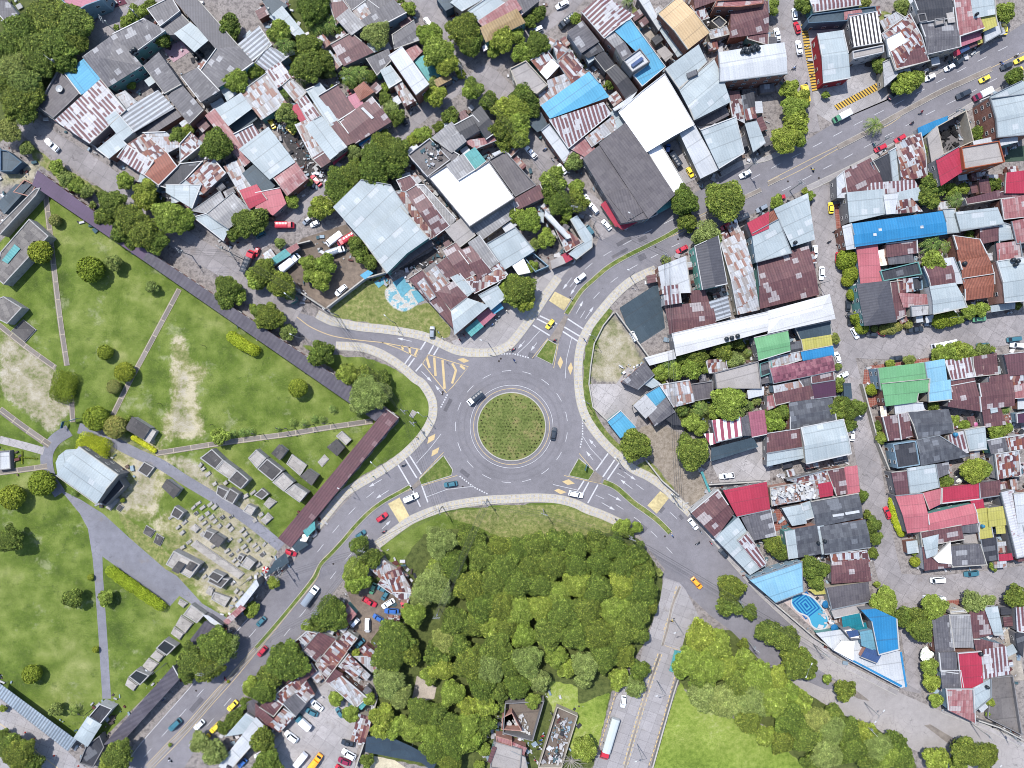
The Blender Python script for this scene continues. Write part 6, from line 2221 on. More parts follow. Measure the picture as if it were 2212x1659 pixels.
    for _ in range(26):
        a = r_.choice([l for l in ROADS.splitlines() if l[:2] in ('w ',) and ',' in l.split(' ')[2]]); q = path(a.split(' ', 3)[3]); i = r_.randrange(len(q) - 1); p = W(q[i]).lerp(W(q[i + 1]), r_.random()); d = (W(q[i + 1]) - W(q[i])).normalized(); nn = Vector((-d.y, d.x, 0)); p += nn * r_.choice((-1, 1)) * r_.uniform(.8, 2.6)
        if k % 2:
            v = [Vector((p.x + .36 * math.cos(j * .785), p.y + .36 * math.sin(j * .785), .056)) for j in range(8)]; o = mk('manhole_cover', v, [tuple(range(8))], M['litter_dark']); tag(o, kind='structure')
        else:
            lx, ly = r_.uniform(.8, 3.2), r_.uniform(.5, 1.2); o = mk('road_patch', [Vector((*(p + d * a_ * lx + nn * b_ * ly).xy, .053 + k * .0001)) for a_, b_ in ((-1, -1), (1, -1), (1, 1), (-1, 1))], [(0, 1, 2, 3)], pm); tag(o, kind='structure')
        k += 1
    for b, m, nme in ((mk_w, PW, 'road_marking'), (mk_y, PY, 'road_marking'), (mk_b, PYB, 'road_marking')): tag(b.build(nme, m), kind='structure')
    # tufts in the circle
    tb = MB(); r_ = random.Random(3)
    for i in range(-9, 10):
        for j in range(-9, 10):
            x, y = i * 1.15 + (j % 2) * .57 + r_.gauss(0, .12), j * 1.15 + r_.gauss(0, .12)
            if r_.random() < .08: continue
            if math.hypot(x, y) < 10.6:
                for q in range(16):
                    a = r_.uniform(0, 6.28); d = Vector((math.cos(a), math.sin(a), 0)); b0 = c + Vector((x + r_.gauss(0, .1), y + r_.gauss(0, .1), .15 + .5 * (1 - math.hypot(x, y) / 11.5))); tb.add([b0 - d.cross(Vector((0, 0, 1))) * .08, b0 + d.cross(Vector((0, 0, 1))) * .08, b0 + d * r_.uniform(.15, .45) + Vector((0, 0, .4))], [(0, 1, 2)])
    tag(tb.build('grass', LEAF['o']), 'regular rows of dark green tufts planted in the roundabout circle', 'grass', kind='stuff')
# ------------------------------------------------------------------ buildings
HOUSES = []     # (footprint world polygon, height, label, centre picture px)
OPEN = ('canopy', 'tarpaulin', 'stall', 'net', 'pergola', 'canopies', 'shelter', 'stain')
def tint(o, c): o.color = (*lin(c), 1)
WIN = {}
def unit_window(kind):
    if kind in WIN: return WIN[kind]
    fr = MB()
    for x in (-.5, .5): fr.box((x * .94, -.04, 0), (.08, .1, 1.0))
    for z in (-.5, .5): fr.box((0, -.04, z * .94), (.86, .1, .08))
    if kind == 'window': fr.box((0, -.05, 0), (.05, .08, .86))
    pn = MB(); pn.box((0, -.015, 0), (.86, .03, .86)); WIN[kind] = (fr, pn)
    def me(b, n, m):
        o = b.build(n, m); d = o.data; bpy.data.objects.remove(o); return d
    WIN[kind] = (me(fr, 'frame', M['frame_white']), me(pn, 'pane', M['glass_dark'] if kind == 'window' else M['door_brown'])); return WIN[kind]
def put_window(kind, parent, loc, rz, w, h):
    a, b = unit_window(kind); o = bpy.data.objects.new(kind, a); COL.objects.link(o); o.parent = parent; o.location = loc; o.rotation_euler[2] = rz; o.scale = (w, 1, h)
    q = bpy.data.objects.new('pane' if kind == 'window' else 'door_leaf', b); COL.objects.link(q); q.parent = o
def clip(poly2, n, d, keep):
    out = []; m = len(poly2)
    for i in range(m):
        a, b = poly2[i], poly2[(i + 1) % m]; da, db = n.dot(a) - d, n.dot(b) - d
        if keep * da >= 0: out.append(a)
        if da * db < 0: out.append(a.lerp(b, da / (da - db)))
    return out
def roof_geo(P, typ, h, slope=.13):
    """P: world xy polygon (Vectors, z=0). returns faces as lists of points, boundary loop with z, uv axes"""
    c = sum(P, Vector()) / len(P); ax = (P[1] - P[0]).normalized(); nr = Vector((-ax.y, ax.x, 0))
    dist = [nr.dot(p) for p in P]; lo, hi = min(dist), max(dist); span = hi - lo
    z = lambda p: h
    if typ == 's':
        up = nr.dot(P[0]); sg = 1 if abs(hi - up) < abs(lo - up) else -1; k = min(.07, 1.3 / max(span, 1)); z = lambda p: h - k * abs(nr.dot(p) - up) + .0
    if typ == 'g':
        mid = (lo + hi) / 2; k = min(slope, 2.2 / max(span / 2, 1)); z = lambda p: h + .5 * k * span / 2 - k * abs(nr.dot(p) - mid)
        A, B = clip(P, nr, mid, 1), clip(P, nr, mid, -1); faces = [[Vector((p.x, p.y, z(p))) for p in q] for q in (A, B) if len(q) > 2]
        loop = []; m = len(P)
        for i in range(m):
            a, b = P[i], P[(i + 1) % m]; loop.append(a); da, db = nr.dot(a) - mid, nr.dot(b) - mid
            if da * db < 0: loop.append(a.lerp(b, da / (da - db)))
        return faces, [Vector((p.x, p.y, z(p))) for p in loop], ax, nr
    if typ == 'h' and len(P) == 4:
        e = [(P[(i + 1) % 4] - P[i]).length for i in range(4)]; Q = P if e[0] + e[2] >= e[1] + e[3] else P[1:] + P[:1]
        m1, m2 = (Q[1] + Q[2]) / 2, (Q[3] + Q[0]) / 2; Lr = (m1 - m2).length; wd = ((Q[1] - Q[2]).length + (Q[3] - Q[0]).length) / 2; t = min(.5, wd / 2 / Lr); k = .16; top = h + .5 * k * wd / 2; low = h - .5 * k * wd / 2
        r1, r2 = m1.lerp(m2, t), m2.lerp(m1, t); r1 = Vector((r1.x, r1.y, top)); r2 = Vector((r2.x, r2.y, top)); q = [Vector((p.x, p.y, low)) for p in Q]
        return [[q[0], q[1], r1, r2], [q[1], q[2], r1], [q[2], q[3], r2, r1], [q[3], q[0], r2]], q, ax, nr
    if typ == 'h':
        q = [Vector((p.x, p.y, h - .3)) for p in P]; t = Vector((c.x, c.y, h + .8)); return [[q[i], q[(i + 1) % len(q)], t] for i in range(len(q))], q, ax, nr
    L = [Vector((p.x, p.y, z(p))) for p in P]; return [L], L, ax, nr
def roof_mesh(name, faces, ax, nr, mat, parent, th=.1, o0=None):
    v = []; f = []; u = []
    cen = sum((p for q in faces for p in q), Vector()) / sum(len(q) for q in faces); flip = False
    for q in faces:
        q = list(q); a = sum(((q[i].x * q[(i + 1) % len(q)].y - q[(i + 1) % len(q)].x * q[i].y) for i in range(len(q))))
        if a < 0: q = q[::-1]
        tris = tessellate_polygon([q]) if len(q) > 4 else None
        b = len(v); v += q; u += [(ax.dot(p - cen), nr.dot(p - cen)) for p in q]
        if tris:
            for t in tris: f.append(tuple(b + i for i in (t if (q[t[1]] - q[t[0]]).cross(q[t[2]] - q[t[0]]).z > 0 else t[::-1])))
        else: f.append(tuple(range(b, b + len(q))))
        b2 = len(v); n = len(q); v += [p - Vector((0, 0, th)) for p in q]; u += [(ax.dot(p - cen), nr.dot(p - cen)) for p in q]
        f.append(tuple(range(b2, b2 + n))[::-1]); f += [(b + i, b2 + i, b2 + (i + 1) % n, b + (i + 1) % n) for i in range(n)]
    v = [p - o0 for p in v]
    return mk(name, v, f, mat, parent, u)
def shrink(P, c, d):
    n = len(P); out = []
    for i in range(n):
        a = (P[i] - P[i - 1]); b = (P[(i + 1) % n] - P[i]); a.z = b.z = 0
        if a.length < 1e-4: a = b
        if b.length < 1e-4: b = a
        a.normalize(); b.normalize(); na = Vector((-a.y, a.x, 0)); nb = Vector((-b.y, b.x, 0)); m = (na + nb)
        if m.length < .2: m = na.copy()
        m.normalize(); k = d / max(.45, m.dot(na)); out.append(P[i] + m * k)
    return out
def ccw(P): return P if sum(P[i].x * P[(i + 1) % len(P)].y - P[(i + 1) % len(P)].x * P[i].y for i in range(len(P))) > 0 else P[::-1]
def build_house(tok, label, col, row, extras):
    mat, h, typ = tok[0], float(tok[1]), tok[2]; flags = [t for t in tok[3:] if ',' not in t]; pts = [px(col, row, *nums(t)) for t in tok[3:] if ',' in t]
    i = len(HOUSES); h += ((i * 37) % 17) * .013
    P = [Vector((*W(p, h).xy, 0)) for p in pts]
    if typ in 'sglh' and mat not in ('tb', 'ts', 'td', 'sl', 'pu', 'mr', 'tw', 'cy') and h > 2.2:
        sgn = 1 if ccw(P) is P else -1; P = shrink(P, None, -.3 * sgn)
    rr = random.Random(i); cen = sum(P, Vector()) / len(P); area = abs(sum(P[k].x * P[(k + 1) % len(P)].y - P[(k + 1) % len(P)].x * P[k].y for k in range(len(P)))) / 2
    ws = set(label.split()); tomb = mat in ('tb', 'ts', 'td', 'cy') or ws & {'tomb', 'crypt', 'grave'}
    name, cat = ('tomb', 'tomb') if tomb else ('warehouse', 'warehouse') if ws & {'warehouse', 'hall'} and area > 150 else ('gallery', 'gallery') if 'gallery' in ws else ('market_stall', 'stall') if 'stall' in ws else ('shed', 'shed') if ws & {'shed', 'shack', 'lean-to', 'canopy', 'tarpaulin', 'shelter'} or area < 22 else ('pergola', 'pergola') if 'pergola' in ws else ('house', 'house')
    if 'chapel' in ws: name, cat = 'chapel', 'chapel'
    o0 = Vector((cen.x, cen.y, 0)); r = root(name, o0, 0, label, cat)

    wm = 'tomb' if tomb else 'brick' if 'B' in flags else 'orange' if 'O' in flags else 'red' if 'R' in flags else 'mint' if mat == 'kg' and 'mint' in label else 'bluegrey' if mat == 'dt' else 'plum' if 'maroon gallery' in label else rr.choice(['cream', 'grey', 'white', 'grey', 'brick', 'salmon', 'blue', 'grey', 'cream', 'teal', 'brick'])
    Pc = ccw(P) if typ in 'fl' or len(P) > 4 else P
    opn = bool(ws & set(OPEN)) and not tomb or mat == 'nt'
    if h < .75 or (tomb and h < 1.5 and typ != 'f'):       # ground slab or low grave
        q = ccw(P); b = shrink(q, cen, .22); z1 = h * .55
        mkp = lambda Q, z0, z1, n, m, par: mk(n, [Vector((p.x, p.y, z)) - o0 for z in (z0, z1) for p in Q], [tuple(range(len(Q), 2 * len(Q)))] + [(k, (k + 1) % len(Q), len(Q) + (k + 1) % len(Q), len(Q) + k) for k in range(len(Q))], m, par, [(p.x, p.y) for _ in (0, 1) for p in Q])
        mkp(q, 0, z1, 'base', WM['tomb'], r); mkp(b, z1, h, 'slab', RM[mat], r); HOUSES.append((P, h, label, pts, r)); return r
    zt = h
    if typ == 'f':
        q = ccw(P); inn = shrink(q, cen, .28 if not tomb else .35); n = len(q); dz = h - .75 if 'D' in flags else .55 if not tomb else .2
        v = [Vector((p.x, p.y, z)) - o0 for Q, z in ((q, 0), (q, h), (inn, h), (inn, h - dz - .3)) for p in Q]; f = []
        for L in range(3): f += [(L * n + k, L * n + (k + 1) % n, (L + 1) * n + (k + 1) % n, (L + 1) * n + k) for k in range(n)]
        mk('wall', v, f, WM[wm] if wm != 'brick' or 'B' in flags else WM['grey'], r, [(p.x + p.y, p.z) for p in v])
        if mat not in ('tb', 'td', 'cn') or True: roof_mesh('roof', [[Vector((p.x, p.y, h - dz)) for p in inn]], (P[1] - P[0]).normalized(), Vector((-(P[1] - P[0]).y, (P[1] - P[0]).x, 0)).normalized(), RM[mat], r, .2, o0)
        loop = [Vector((p.x, p.y, h)) for p in q]
    else:
        faces, loop, ax, nr = roof_geo(P, typ if typ != 'l' else 'l', h); roof_mesh('roof', faces, ax, nr, RM[mat], r, .12 if typ != 'l' else .25, o0)
        loop = ccw(loop); 
        if opn:
            for p in loop:
                b = MB(); q = p.lerp(Vector((cen.x, cen.y, p.z)), .06); b.tube([Vector((q.x, q.y, 0)) - o0, q - o0 - Vector((0, 0, .1))], .06, 5); b.build('post', M['metal_grey'], r)
        else:
            w = shrink([Vector((p.x, p.y, 0)) for p in loop], cen, .22); n = len(w); zb = [p.z - .1 for p in loop]
            v = [Vector((p.x, p.y, 0)) - o0 for p in w] + [Vector((p.x, p.y, zb[k])) - o0 for k, p in enumerate(w)]
            mk('wall', v, [(k, (k + 1) % n, n + (k + 1) % n, n + k) for k in range(n)], WM[wm], r, [(p.x + p.y, p.z) for p in v])
    if typ in 'sg' and not opn and not tomb and h > 3.3 and area > 20:
        e = MB(); cc = rr.choice(['frame_white', 'frame_white', 'kerb', 'metal_grey']); m_ = len(loop)
        for k in range(m_):
            if rr.random() < .42:
                a, b = loop[k], loop[(k + 1) % m_]; d = b - a; L = d.length
                if L < 2: continue
                w_ = rr.uniform(.18, .34); nn = Vector((-d.y, d.x, 0)).normalized(); up_ = Vector((0, 0, 1)); q = [a, b, b + nn * w_, a + nn * w_]; z1 = rr.uniform(.12, .4)
                v = [p - o0 - up_ * .3 for p in q] + [p - o0 + up_ * z1 for p in q]; e = MB(); e.add(v, [(4, 5, 6, 7), (0, 1, 5, 4), (1, 2, 6, 5), (2, 3, 7, 6), (3, 0, 4, 7)]); e.build('parapet', M[cc], r)
    for e, el in extras:
        em, eh, et = e[0], float(e[1]), e[2]; ep = [Vector((*W(px(col, row, *nums(t)), eh).xy, 0)) for t in e[3:] if ',' in t]
        pn = e[-1] if ',' not in e[-1] else 'roof'; faces, lp, ax, nr = roof_geo(ep, et, eh); roof_mesh(pn, faces, ax, nr, RM[em], r, .12, o0)
        if eh > 3.4 or tomb:
            lp = ccw(lp); w = shrink([Vector((p.x, p.y, 0)) for p in lp], cen, .2); n = len(w); v = [Vector((p.x, p.y, 0)) - o0 for p in w] + [Vector((p.x, p.y, lp[k].z - .1)) - o0 for k, p in enumerate(w)]; mk('wall', v, [(k, (k + 1) % n, n + (k + 1) % n, n + k) for k in range(n)], WM[wm], r)
    HOUSES.append((P, h, label, pts, r, loop, opn, tomb, typ)); return r
def fit_windows():
    polys = [[(p.x, p.y) for p in hh[0]] for hh in HOUSES]; boxes = [(min(a for a, _ in q), max(a for a, _ in q), min(b for _, b in q), max(b for _, b in q)) for q in polys]; cnt = 0
    for hi, hh in enumerate(HOUSES):
        if len(hh) < 6 or hh[6] or hh[7] or hh[1] < 3.9: continue
        loop, r = hh[5], hh[4]; n = len(loop); first = True; ins = .0 if hh[8] == 'f' else .22
        for k in range(n):
            a, b = loop[k], loop[(k + 1) % n]; d = Vector((b.x - a.x, b.y - a.y, 0)); L = d.length
            if L < 3.2: continue
            d /= L; out = Vector((d.y, -d.x, 0)); m = (a + b) / 2
            if out.dot(Vector((m.x, m.y, 0))) > -5: continue
            q = Vector((m.x, m.y, 0)) + out * 1.2; blocked = False
            for j, bx in enumerate(boxes):
                if j != hi and bx[0] < q.x < bx[1] and bx[2] < q.y < bx[3] and HOUSES[j][1] > 2.2 and bool(pip(np.array([[q.x, q.y]]), polys[j])[0]): blocked = True; break
            if blocked: continue
            rz = math.atan2(d.y, d.x); zb = min(a.z, b.z) - .3; nW = max(1, int(L / 3.4))
            for s in range(nW):
                t = (s + .5) / nW; p = a.lerp(b, t); base = Vector((p.x, p.y, 0)) - out * (ins + .0) - r.location; base.z = 0
                rows = [1.6] if zb < 5.2 else [1.6, 4.6] if zb < 8.3 else [1.6, 4.6, 7.4]
                for zr in rows:
                    if zr + .6 > zb: continue
                    if first and zr == rows[0]: put_window('door', r, base + Vector((0, 0, 1.05)) + out * .02, rz, 1.0, 2.1); first = False
                    else: put_window('window', r, base + Vector((0, 0, zr)) + out * .02, rz, 1.3, 1.1)
                    cnt += 1
    print('windows', cnt)

def town_litter():
    r_ = random.Random(11); b = MB(); tot = 26; polys = [([(p.x, p.y) for p in h[0]], h[0]) for h in HOUSES]; bx = [(min(a for a, _ in q), max(a for a, _ in q), min(c for _, c in q), max(c for _, c in q)) for q, _ in polys]
    rd = [];
    for line in ROADS.strip().splitlines():
        k, rest = line.split(' ', 1)
        if k == 'R': rd.append([(w.x, w.y) for w in (W(p) for p in path(rest.split(' ', 1)[1]))])
    cl = [(float(l.split(' ')[2]), [W(p) for p in smooth([Vector((*q, 0)) for q in path(l.split(' ', 3)[3])], 3)]) for l in ROADS.strip().splitlines() if l[0] == 'S']
    c0 = W((1105 * 1024 / 2212, 921.5 * 1024 / 2212)); n = 0
    for h in HOUSES:
        if len(h) < 6 or h[7]: continue
        c = sum(h[0], Vector()) / len(h[0])
        for _ in range(tot):
            e = r_.randrange(len(h[0])); q = h[0][e].lerp(h[0][(e + 1) % len(h[0])], r_.random()); o = (q - c).normalized() * r_.uniform(.3, 3.2); x, y = q.x + o.x, q.y + o.y; P = np.array([[x, y]])
            if (Vector((x, y, 0)) - c0).length < 58 or any(a < x < b_ and d < y < e_ and bool(pip(P, polys[i][0])[0]) for i, (a, b_, d, e_) in enumerate(bx)) or any(bool(pip(P, q2)[0]) for q2 in rd) or any(min((Vector((x, y, 0)) - p).length for p in pl) < w * .5 + .8 for w, pl in cl): continue
            s = r_.choice([.25, .3, .5, .8, 1.2, 1.8]); b.box((0, 0, 0), (s, s * r_.uniform(.2, .9), r_.uniform(.1, .6) * min(s, 1)), Matrix.Translation((x, y, r_.uniform(.1, .6))) @ Matrix.Rotation(r_.uniform(0, 3.14), 4, 'Z') @ Matrix.Rotation(r_.uniform(-.3, .3), 4, 'X')); n += 1
    tag(b.build('yard_debris', M['junk']), 'small odds and ends lying in yards between the houses', 'debris', kind='stuff'); print('litter', n)

def fill_sheds(most=130):
    """little lean-tos crowding the back yards between the houses"""
    r_ = random.Random(31); polys = [([(p.x, p.y) for p in h[0]], h) for h in HOUSES]; bx = [(min(a for a, _ in q), max(a for a, _ in q), min(c for _, c in q), max(c for _, c in q)) for q, _ in polys]
    rd = [[(w.x, w.y) for w in (W(p) for p in path(l.split(' ', 2)[2]))] for l in ROADS.strip().splitlines() if l[0] == 'R']
    cl = [(float(l.split(' ')[2]), [W(p) for p in smooth([Vector((*q, 0)) for q in path(l.split(' ', 3)[3])], 3)]) for l in ROADS.strip().splitlines() if l[0] == 'S']
    gr = [[(W(p).x, W(p).y) for p in path(l.split(' ', 1)[1])] for l in GROUND.strip().splitlines()]; done = 0; base = list(HOUSES); TP = [(t[3], t[2]) for t in TREES if t[1][0] != 'H']
    TN = {'rp': 'rust patched', 'rq': 'faded mixed sheet', 'ru': 'dull maroon', 'fc': 'grey ribbed', 'ga': 'pale zinc', 'bk': 'blackish', 'wh': 'white sheet'}
    for _ in range(9000):
        if done >= most: break
        h = r_.choice(base)
        if len(h) < 6 or h[7] or h[1] < 3.4: continue
        c = sum(h[0], Vector()) / len(h[0]); e = r_.randrange(len(h[0])); a, b = h[0][e], h[0][(e + 1) % len(h[0])]; q = a.lerp(b, r_.uniform(.1, .9)); d = (b - a).normalized(); n = Vector((-d.y, d.x, 0)); n = n if n.dot(q - c) > 0 else -n
        lx, ly = r_.uniform(1.1, 2.4), r_.uniform(.9, 1.9); m = q + n * (ly + .15); cs = [m + d * sx * lx + n * sy * ly for sx, sy in ((-1, -1), (1, -1), (1, 1), (-1, 1))]; T = cs + [m] + [(cs[k] + cs[k - 1]) / 2 for k in range(4)]
        if abs(m.x) > 172 or abs(m.y) > 129: continue
        bad = (m - W(px(3, 3, 520, 330))).length < 24
        for p in T:
            P = np.array([[p.x, p.y]])
            if any(x0 < p.x < x1 and y0 < p.y < y1 and bool(pip(P, polys[i][0])[0]) for i, (x0, x1, y0, y1) in enumerate(bx)) or any(bool(pip(P, z)[0]) for z in rd + gr) or any(min((Vector((p.x, p.y, 0)) - w).length for w in pl) < wd * .5 + 1.0 for wd, pl in cl): bad = True; break
        if bad or any((m - tp).length < tr * .75 for tp, tr in TP): continue
        mt = r_.choice(['rp', 'rp', 'rq', 'rq', 'ru', 'fc', 'ga', 'bk', 'wh']); hh = r_.uniform(2.3, 3.2); P4 = ccw(cs); o0 = Vector((m.x, m.y, 0)); r = root('shed', o0, 0, None, 'shed'); faces, loop, ax, nr = roof_geo(P4, 's', hh); roof_mesh('roof', faces, ax, nr, RM[mt], r, .08, o0); w = shrink([Vector((p.x, p.y, 0)) for p in loop], None, .12)
        mk('wall', [p - o0 for p in w] + [Vector((p.x, p.y, loop[k].z - .08)) - o0 for k, p in enumerate(w)], [(k, (k + 1) % 4, 4 + (k + 1) % 4, 4 + k) for k in range(4)], WM[r_.choice(['grey', 'brick', 'cream'])], r)
        q4 = [(p.x, p.y) for p in P4]; polys.append((q4, None)); bx.append((min(a for a, _ in q4), max(a for a, _ in q4), min(c for _, c in q4), max(c for _, c in q4))); POST.append((r, 'little %s back yard shed' % TN[mt], o0)); done += 1
    print('sheds', done)
def grave_rows():
    """small pale graves packed in rows in the worn part of the cemetery"""
    r_ = random.Random(5); polys = [[(p.x, p.y) for p in h[0]] for h in HOUSES]; area = [(W(p).x, W(p).y) for p in path('F:385,1085 440,1075 600,1180 500,1330 445,1265 400,1190 360,1120')]; a2 = [(W(p).x, W(p).y) for p in path('F:430,985 560,1060 600,1120 570,1140 420,1020')]
    u = Vector((.62, -.785, 0)); w = Vector((.785, .62, 0)); c0 = W((225, 560)); done = 0
    for i in range(-19, 20):
        for j in range(-12, 13):
            p = c0 + u * i * 2.05 + w * j * 2.75 + Vector((r_.gauss(0, .25), r_.gauss(0, .25), 0)); P = np.array([[p.x, p.y]])
            if not (bool(pip(P, area)[0]) or bool(pip(P, a2)[0])) or r_.random() < .25: continue
            if any(bool(pip(np.array([[p.x + a * 1.2, p.y + b * 1.2]]), q)[0]) for q in polys for a, b in ((0, 0), (1, 0), (-1, 0), (0, 1), (0, -1))): continue
            l, b_, h = r_.uniform(.75, 1.1), r_.uniform(.4, .65), r_.uniform(.25, .8); o = root('grave', (p.x, p.y, 0), math.atan2(w.y, w.x) + r_.gauss(0, .08), None, 'grave'); bb = MB(); bb.box((0, 0, h / 2), (l * 2, b_ * 2, h)); bb.build('base', WM['tomb'], o)
            bb = MB(); bb.box((0, 0, h + .03), (l * 1.6, b_ * 1.5, .1)); bb.build('slab', RM['ts' if r_.random() < .85 else 'tb'], o); bb = MB(); bb.box((l * .9, 0, h + .3), (.14, b_ * 1.2, .6)); bb.build('headstone', M['frame_white'], o); POST.append((o, 'small pale grave in the packed rows', Vector((p.x, p.y, 0)))); done += 1
    print('graves', done)
# ------------------------------------------------------------------ plants
def leafmesh(name, lobes, n, size, mat, seed, up=.35, shell=(.62, 1.02)):
    """many small leaf clumps spread through the crown's lobes; lobes = (centre, radius, tone)"""
    g = np.random.default_rng(seed); wts = np.array([l[1] ** 2 for l in lobes]); k = g.choice(len(lobes), n, p=wts / wts.sum())
    C = np.array([l[0] for l in lobes])[k]; R = np.array([l[1] for l in lobes])[k]; T = np.array([l[2] for l in lobes])[k]
    d = g.normal(size=(n, 3)); d[:, 2] = np.abs(d[:, 2]) * np.where(g.random(n) < .8, 1, -1); d /= np.linalg.norm(d, axis=1)[:, None]
    rad = R * g.uniform(shell[0], shell[1], n); P = C + d * rad[:, None] * np.array([1, 1, .82])
    nn = d + g.normal(scale=.55, size=(n, 3)) + np.array([0, 0, up]); nn /= np.linalg.norm(nn, axis=1)[:, None]
    a = np.cross(nn, g.normal(size=(n, 3))); a /= np.linalg.norm(a, axis=1)[:, None]; b = np.cross(nn, a); s = size * g.uniform(.6, 1.3, n)[:, None]
    asp = g.uniform(.55, .95, n)[:, None]
    V = np.stack([P - a * s, P + b * s * asp * .9 - nn * s * .25, P + a * s, P - b * s * asp], 1).reshape(-1, 3).astype('f')
    me = bpy.data.meshes.new(name); me.vertices.add(n * 4); me.vertices.foreach_set('co', V.ravel()); me.loops.add(n * 4); me.loops.foreach_set('vertex_index', np.arange(n * 4, dtype='i'))
    me.polygons.add(n); me.polygons.foreach_set('loop_start', np.arange(0, n * 4, 4, dtype='i')); me.update(calc_edges=True)
    at = me.attributes.new('tone', 'FLOAT', 'POINT'); at.data.foreach_set('value', np.repeat(T * g.uniform(.85, 1.15, n), 4).astype('f')); me.materials.append(mat); return me
def crown_lobes(seed, n, flat=.62, spread=.72):
    r = random.Random(seed); L = []; pts = []
    for _ in range(n * 30):
        a = r.uniform(0, 6.283); q = math.sqrt(r.random()); wob = 1 + .16 * math.sin(a * 3 + seed) + .1 * math.sin(a * 5 + seed * 2)
        x, y = q * spread * math.cos(a) * wob, q * spread * math.sin(a) * wob; z = 1.15 + flat * .75 * math.sqrt(max(0, 1 - q * q)) * r.uniform(.55, 1.05) - .12
        md = .27 if n < 30 else .15
        if all((x - u) ** 2 + (y - w) ** 2 + (z - t) ** 2 > md * md for u, w, t in pts): pts.append((x, y, z))
        if len(pts) >= n: break
    for p in pts: L.append((p, r.uniform(.18, .38) if n < 30 else r.uniform(.1, .22), r.choice((r.uniform(.66, .95), r.uniform(.9, 1.28)))))
    return L
def trunkmesh(seed, hgt=1.05, rad=.05):
    r = random.Random(seed); b = MB(); b.tube([(0, 0, 0), (.02, .01, hgt * .4), (0, .03, hgt * .7)], [rad, rad * .8, rad * .65], 7)
    for k in range(6):
        a = k * 1.05 + r.uniform(-.3, .3); q = r.uniform(.3, .55); b.tube([(0, .02, hgt * r.uniform(.45, .68)), (q * .5 * math.cos(a), q * .5 * math.sin(a), hgt * .95), (q * math.cos(a), q * math.sin(a), hgt * 1.25)], [rad * .5, rad * .35, rad * .15], 5)
    o = b.build('trunk', M['bark'], sm=True); d = o.data; bpy.data.objects.remove(o); return d
PR = {}
def proto(key):
    if key in PR: return PR[key]
    kind, size, seed = key; mat = LEAF[kind]; sd = hash((ord(kind), size, seed)) % 9999 + seed * 17
    sd = ord(kind) * 31 + seed * 7 + size
    if kind in 'bx': n = [1800, 3600][size > 0]; lob = [((0, 0, .82), .93, 1.0)] + [((.3 * math.cos(a), .3 * math.sin(a), .9), .66, 1.05) for a in (seed, seed + 2.1, seed + 4.2)]; cr = leafmesh('crown', lob, n, .105 if size == 0 else .075, mat, sd, up=.1, shell=(.9, 1.05)); tr = trunkmesh(sd, .5, .06)
    else:
        nl = [14, 28, 70][size]; n = [1700, 5200, 11000][size]; ls = [.115, .07, .045][size]
        if kind == 'g': ls *= .8; n = int(n * 1.1)
        lob = crown_lobes(sd, nl, .55 if size == 2 else .72); lob.append(((0, 0, 1.0), .74, .9)); cr = leafmesh('crown', lob, n, ls, mat, sd, shell=(.55 if kind == 'g' else .68, 1.05)); tr = trunkmesh(sd)
    PR[key] = (cr, tr); return PR[key]
TREES = []
KN = {'d': 'dark green', 'l': 'bright green', 'g': 'grey green', 'o': 'olive green', 'b': 'clipped round', 'x': 'clipped brownish', 'p': '', 'w': 'white flowering', 's': ''}
def tree(kind, col, row, x, y, r, bright=False):
    R = r * TM; zc = min(1.25 * R, 9); q = W(px(col, row, x, y), zc); seed = rnd.randrange(3); size = 0 if R < 1.9 else 1 if R < 4.4 else 2
    if kind in 'bx': size = 0 if R < 1.9 else 1
    if kind == 'w': size = min(size, 1)
    ck, tk = proto((kind, size, seed)); nm, ct = ('shrub', 'shrub') if (R < 2.3 or kind in 'bx') else ('tree', 'tree')
    if kind == 'w': nm, ct = 'flowering_shrub', 'shrub'
    o = root(nm, (q.x, q.y, 0), rnd.uniform(0, 6.28), None, ct); hs = min(1.0, 7.2 / (R * 1.25)) if kind not in 'bx' else rnd.uniform(.9, 1.05); o.scale = (R * 1.04, R * 1.04, R * hs)
    for n, me in (('crown', ck), ('trunk', tk)): c = bpy.data.objects.new(n, me); COL.objects.link(c); c.parent = o
    TREES.append((o, kind, R, Vector((q.x, q.y, 0)))); return o
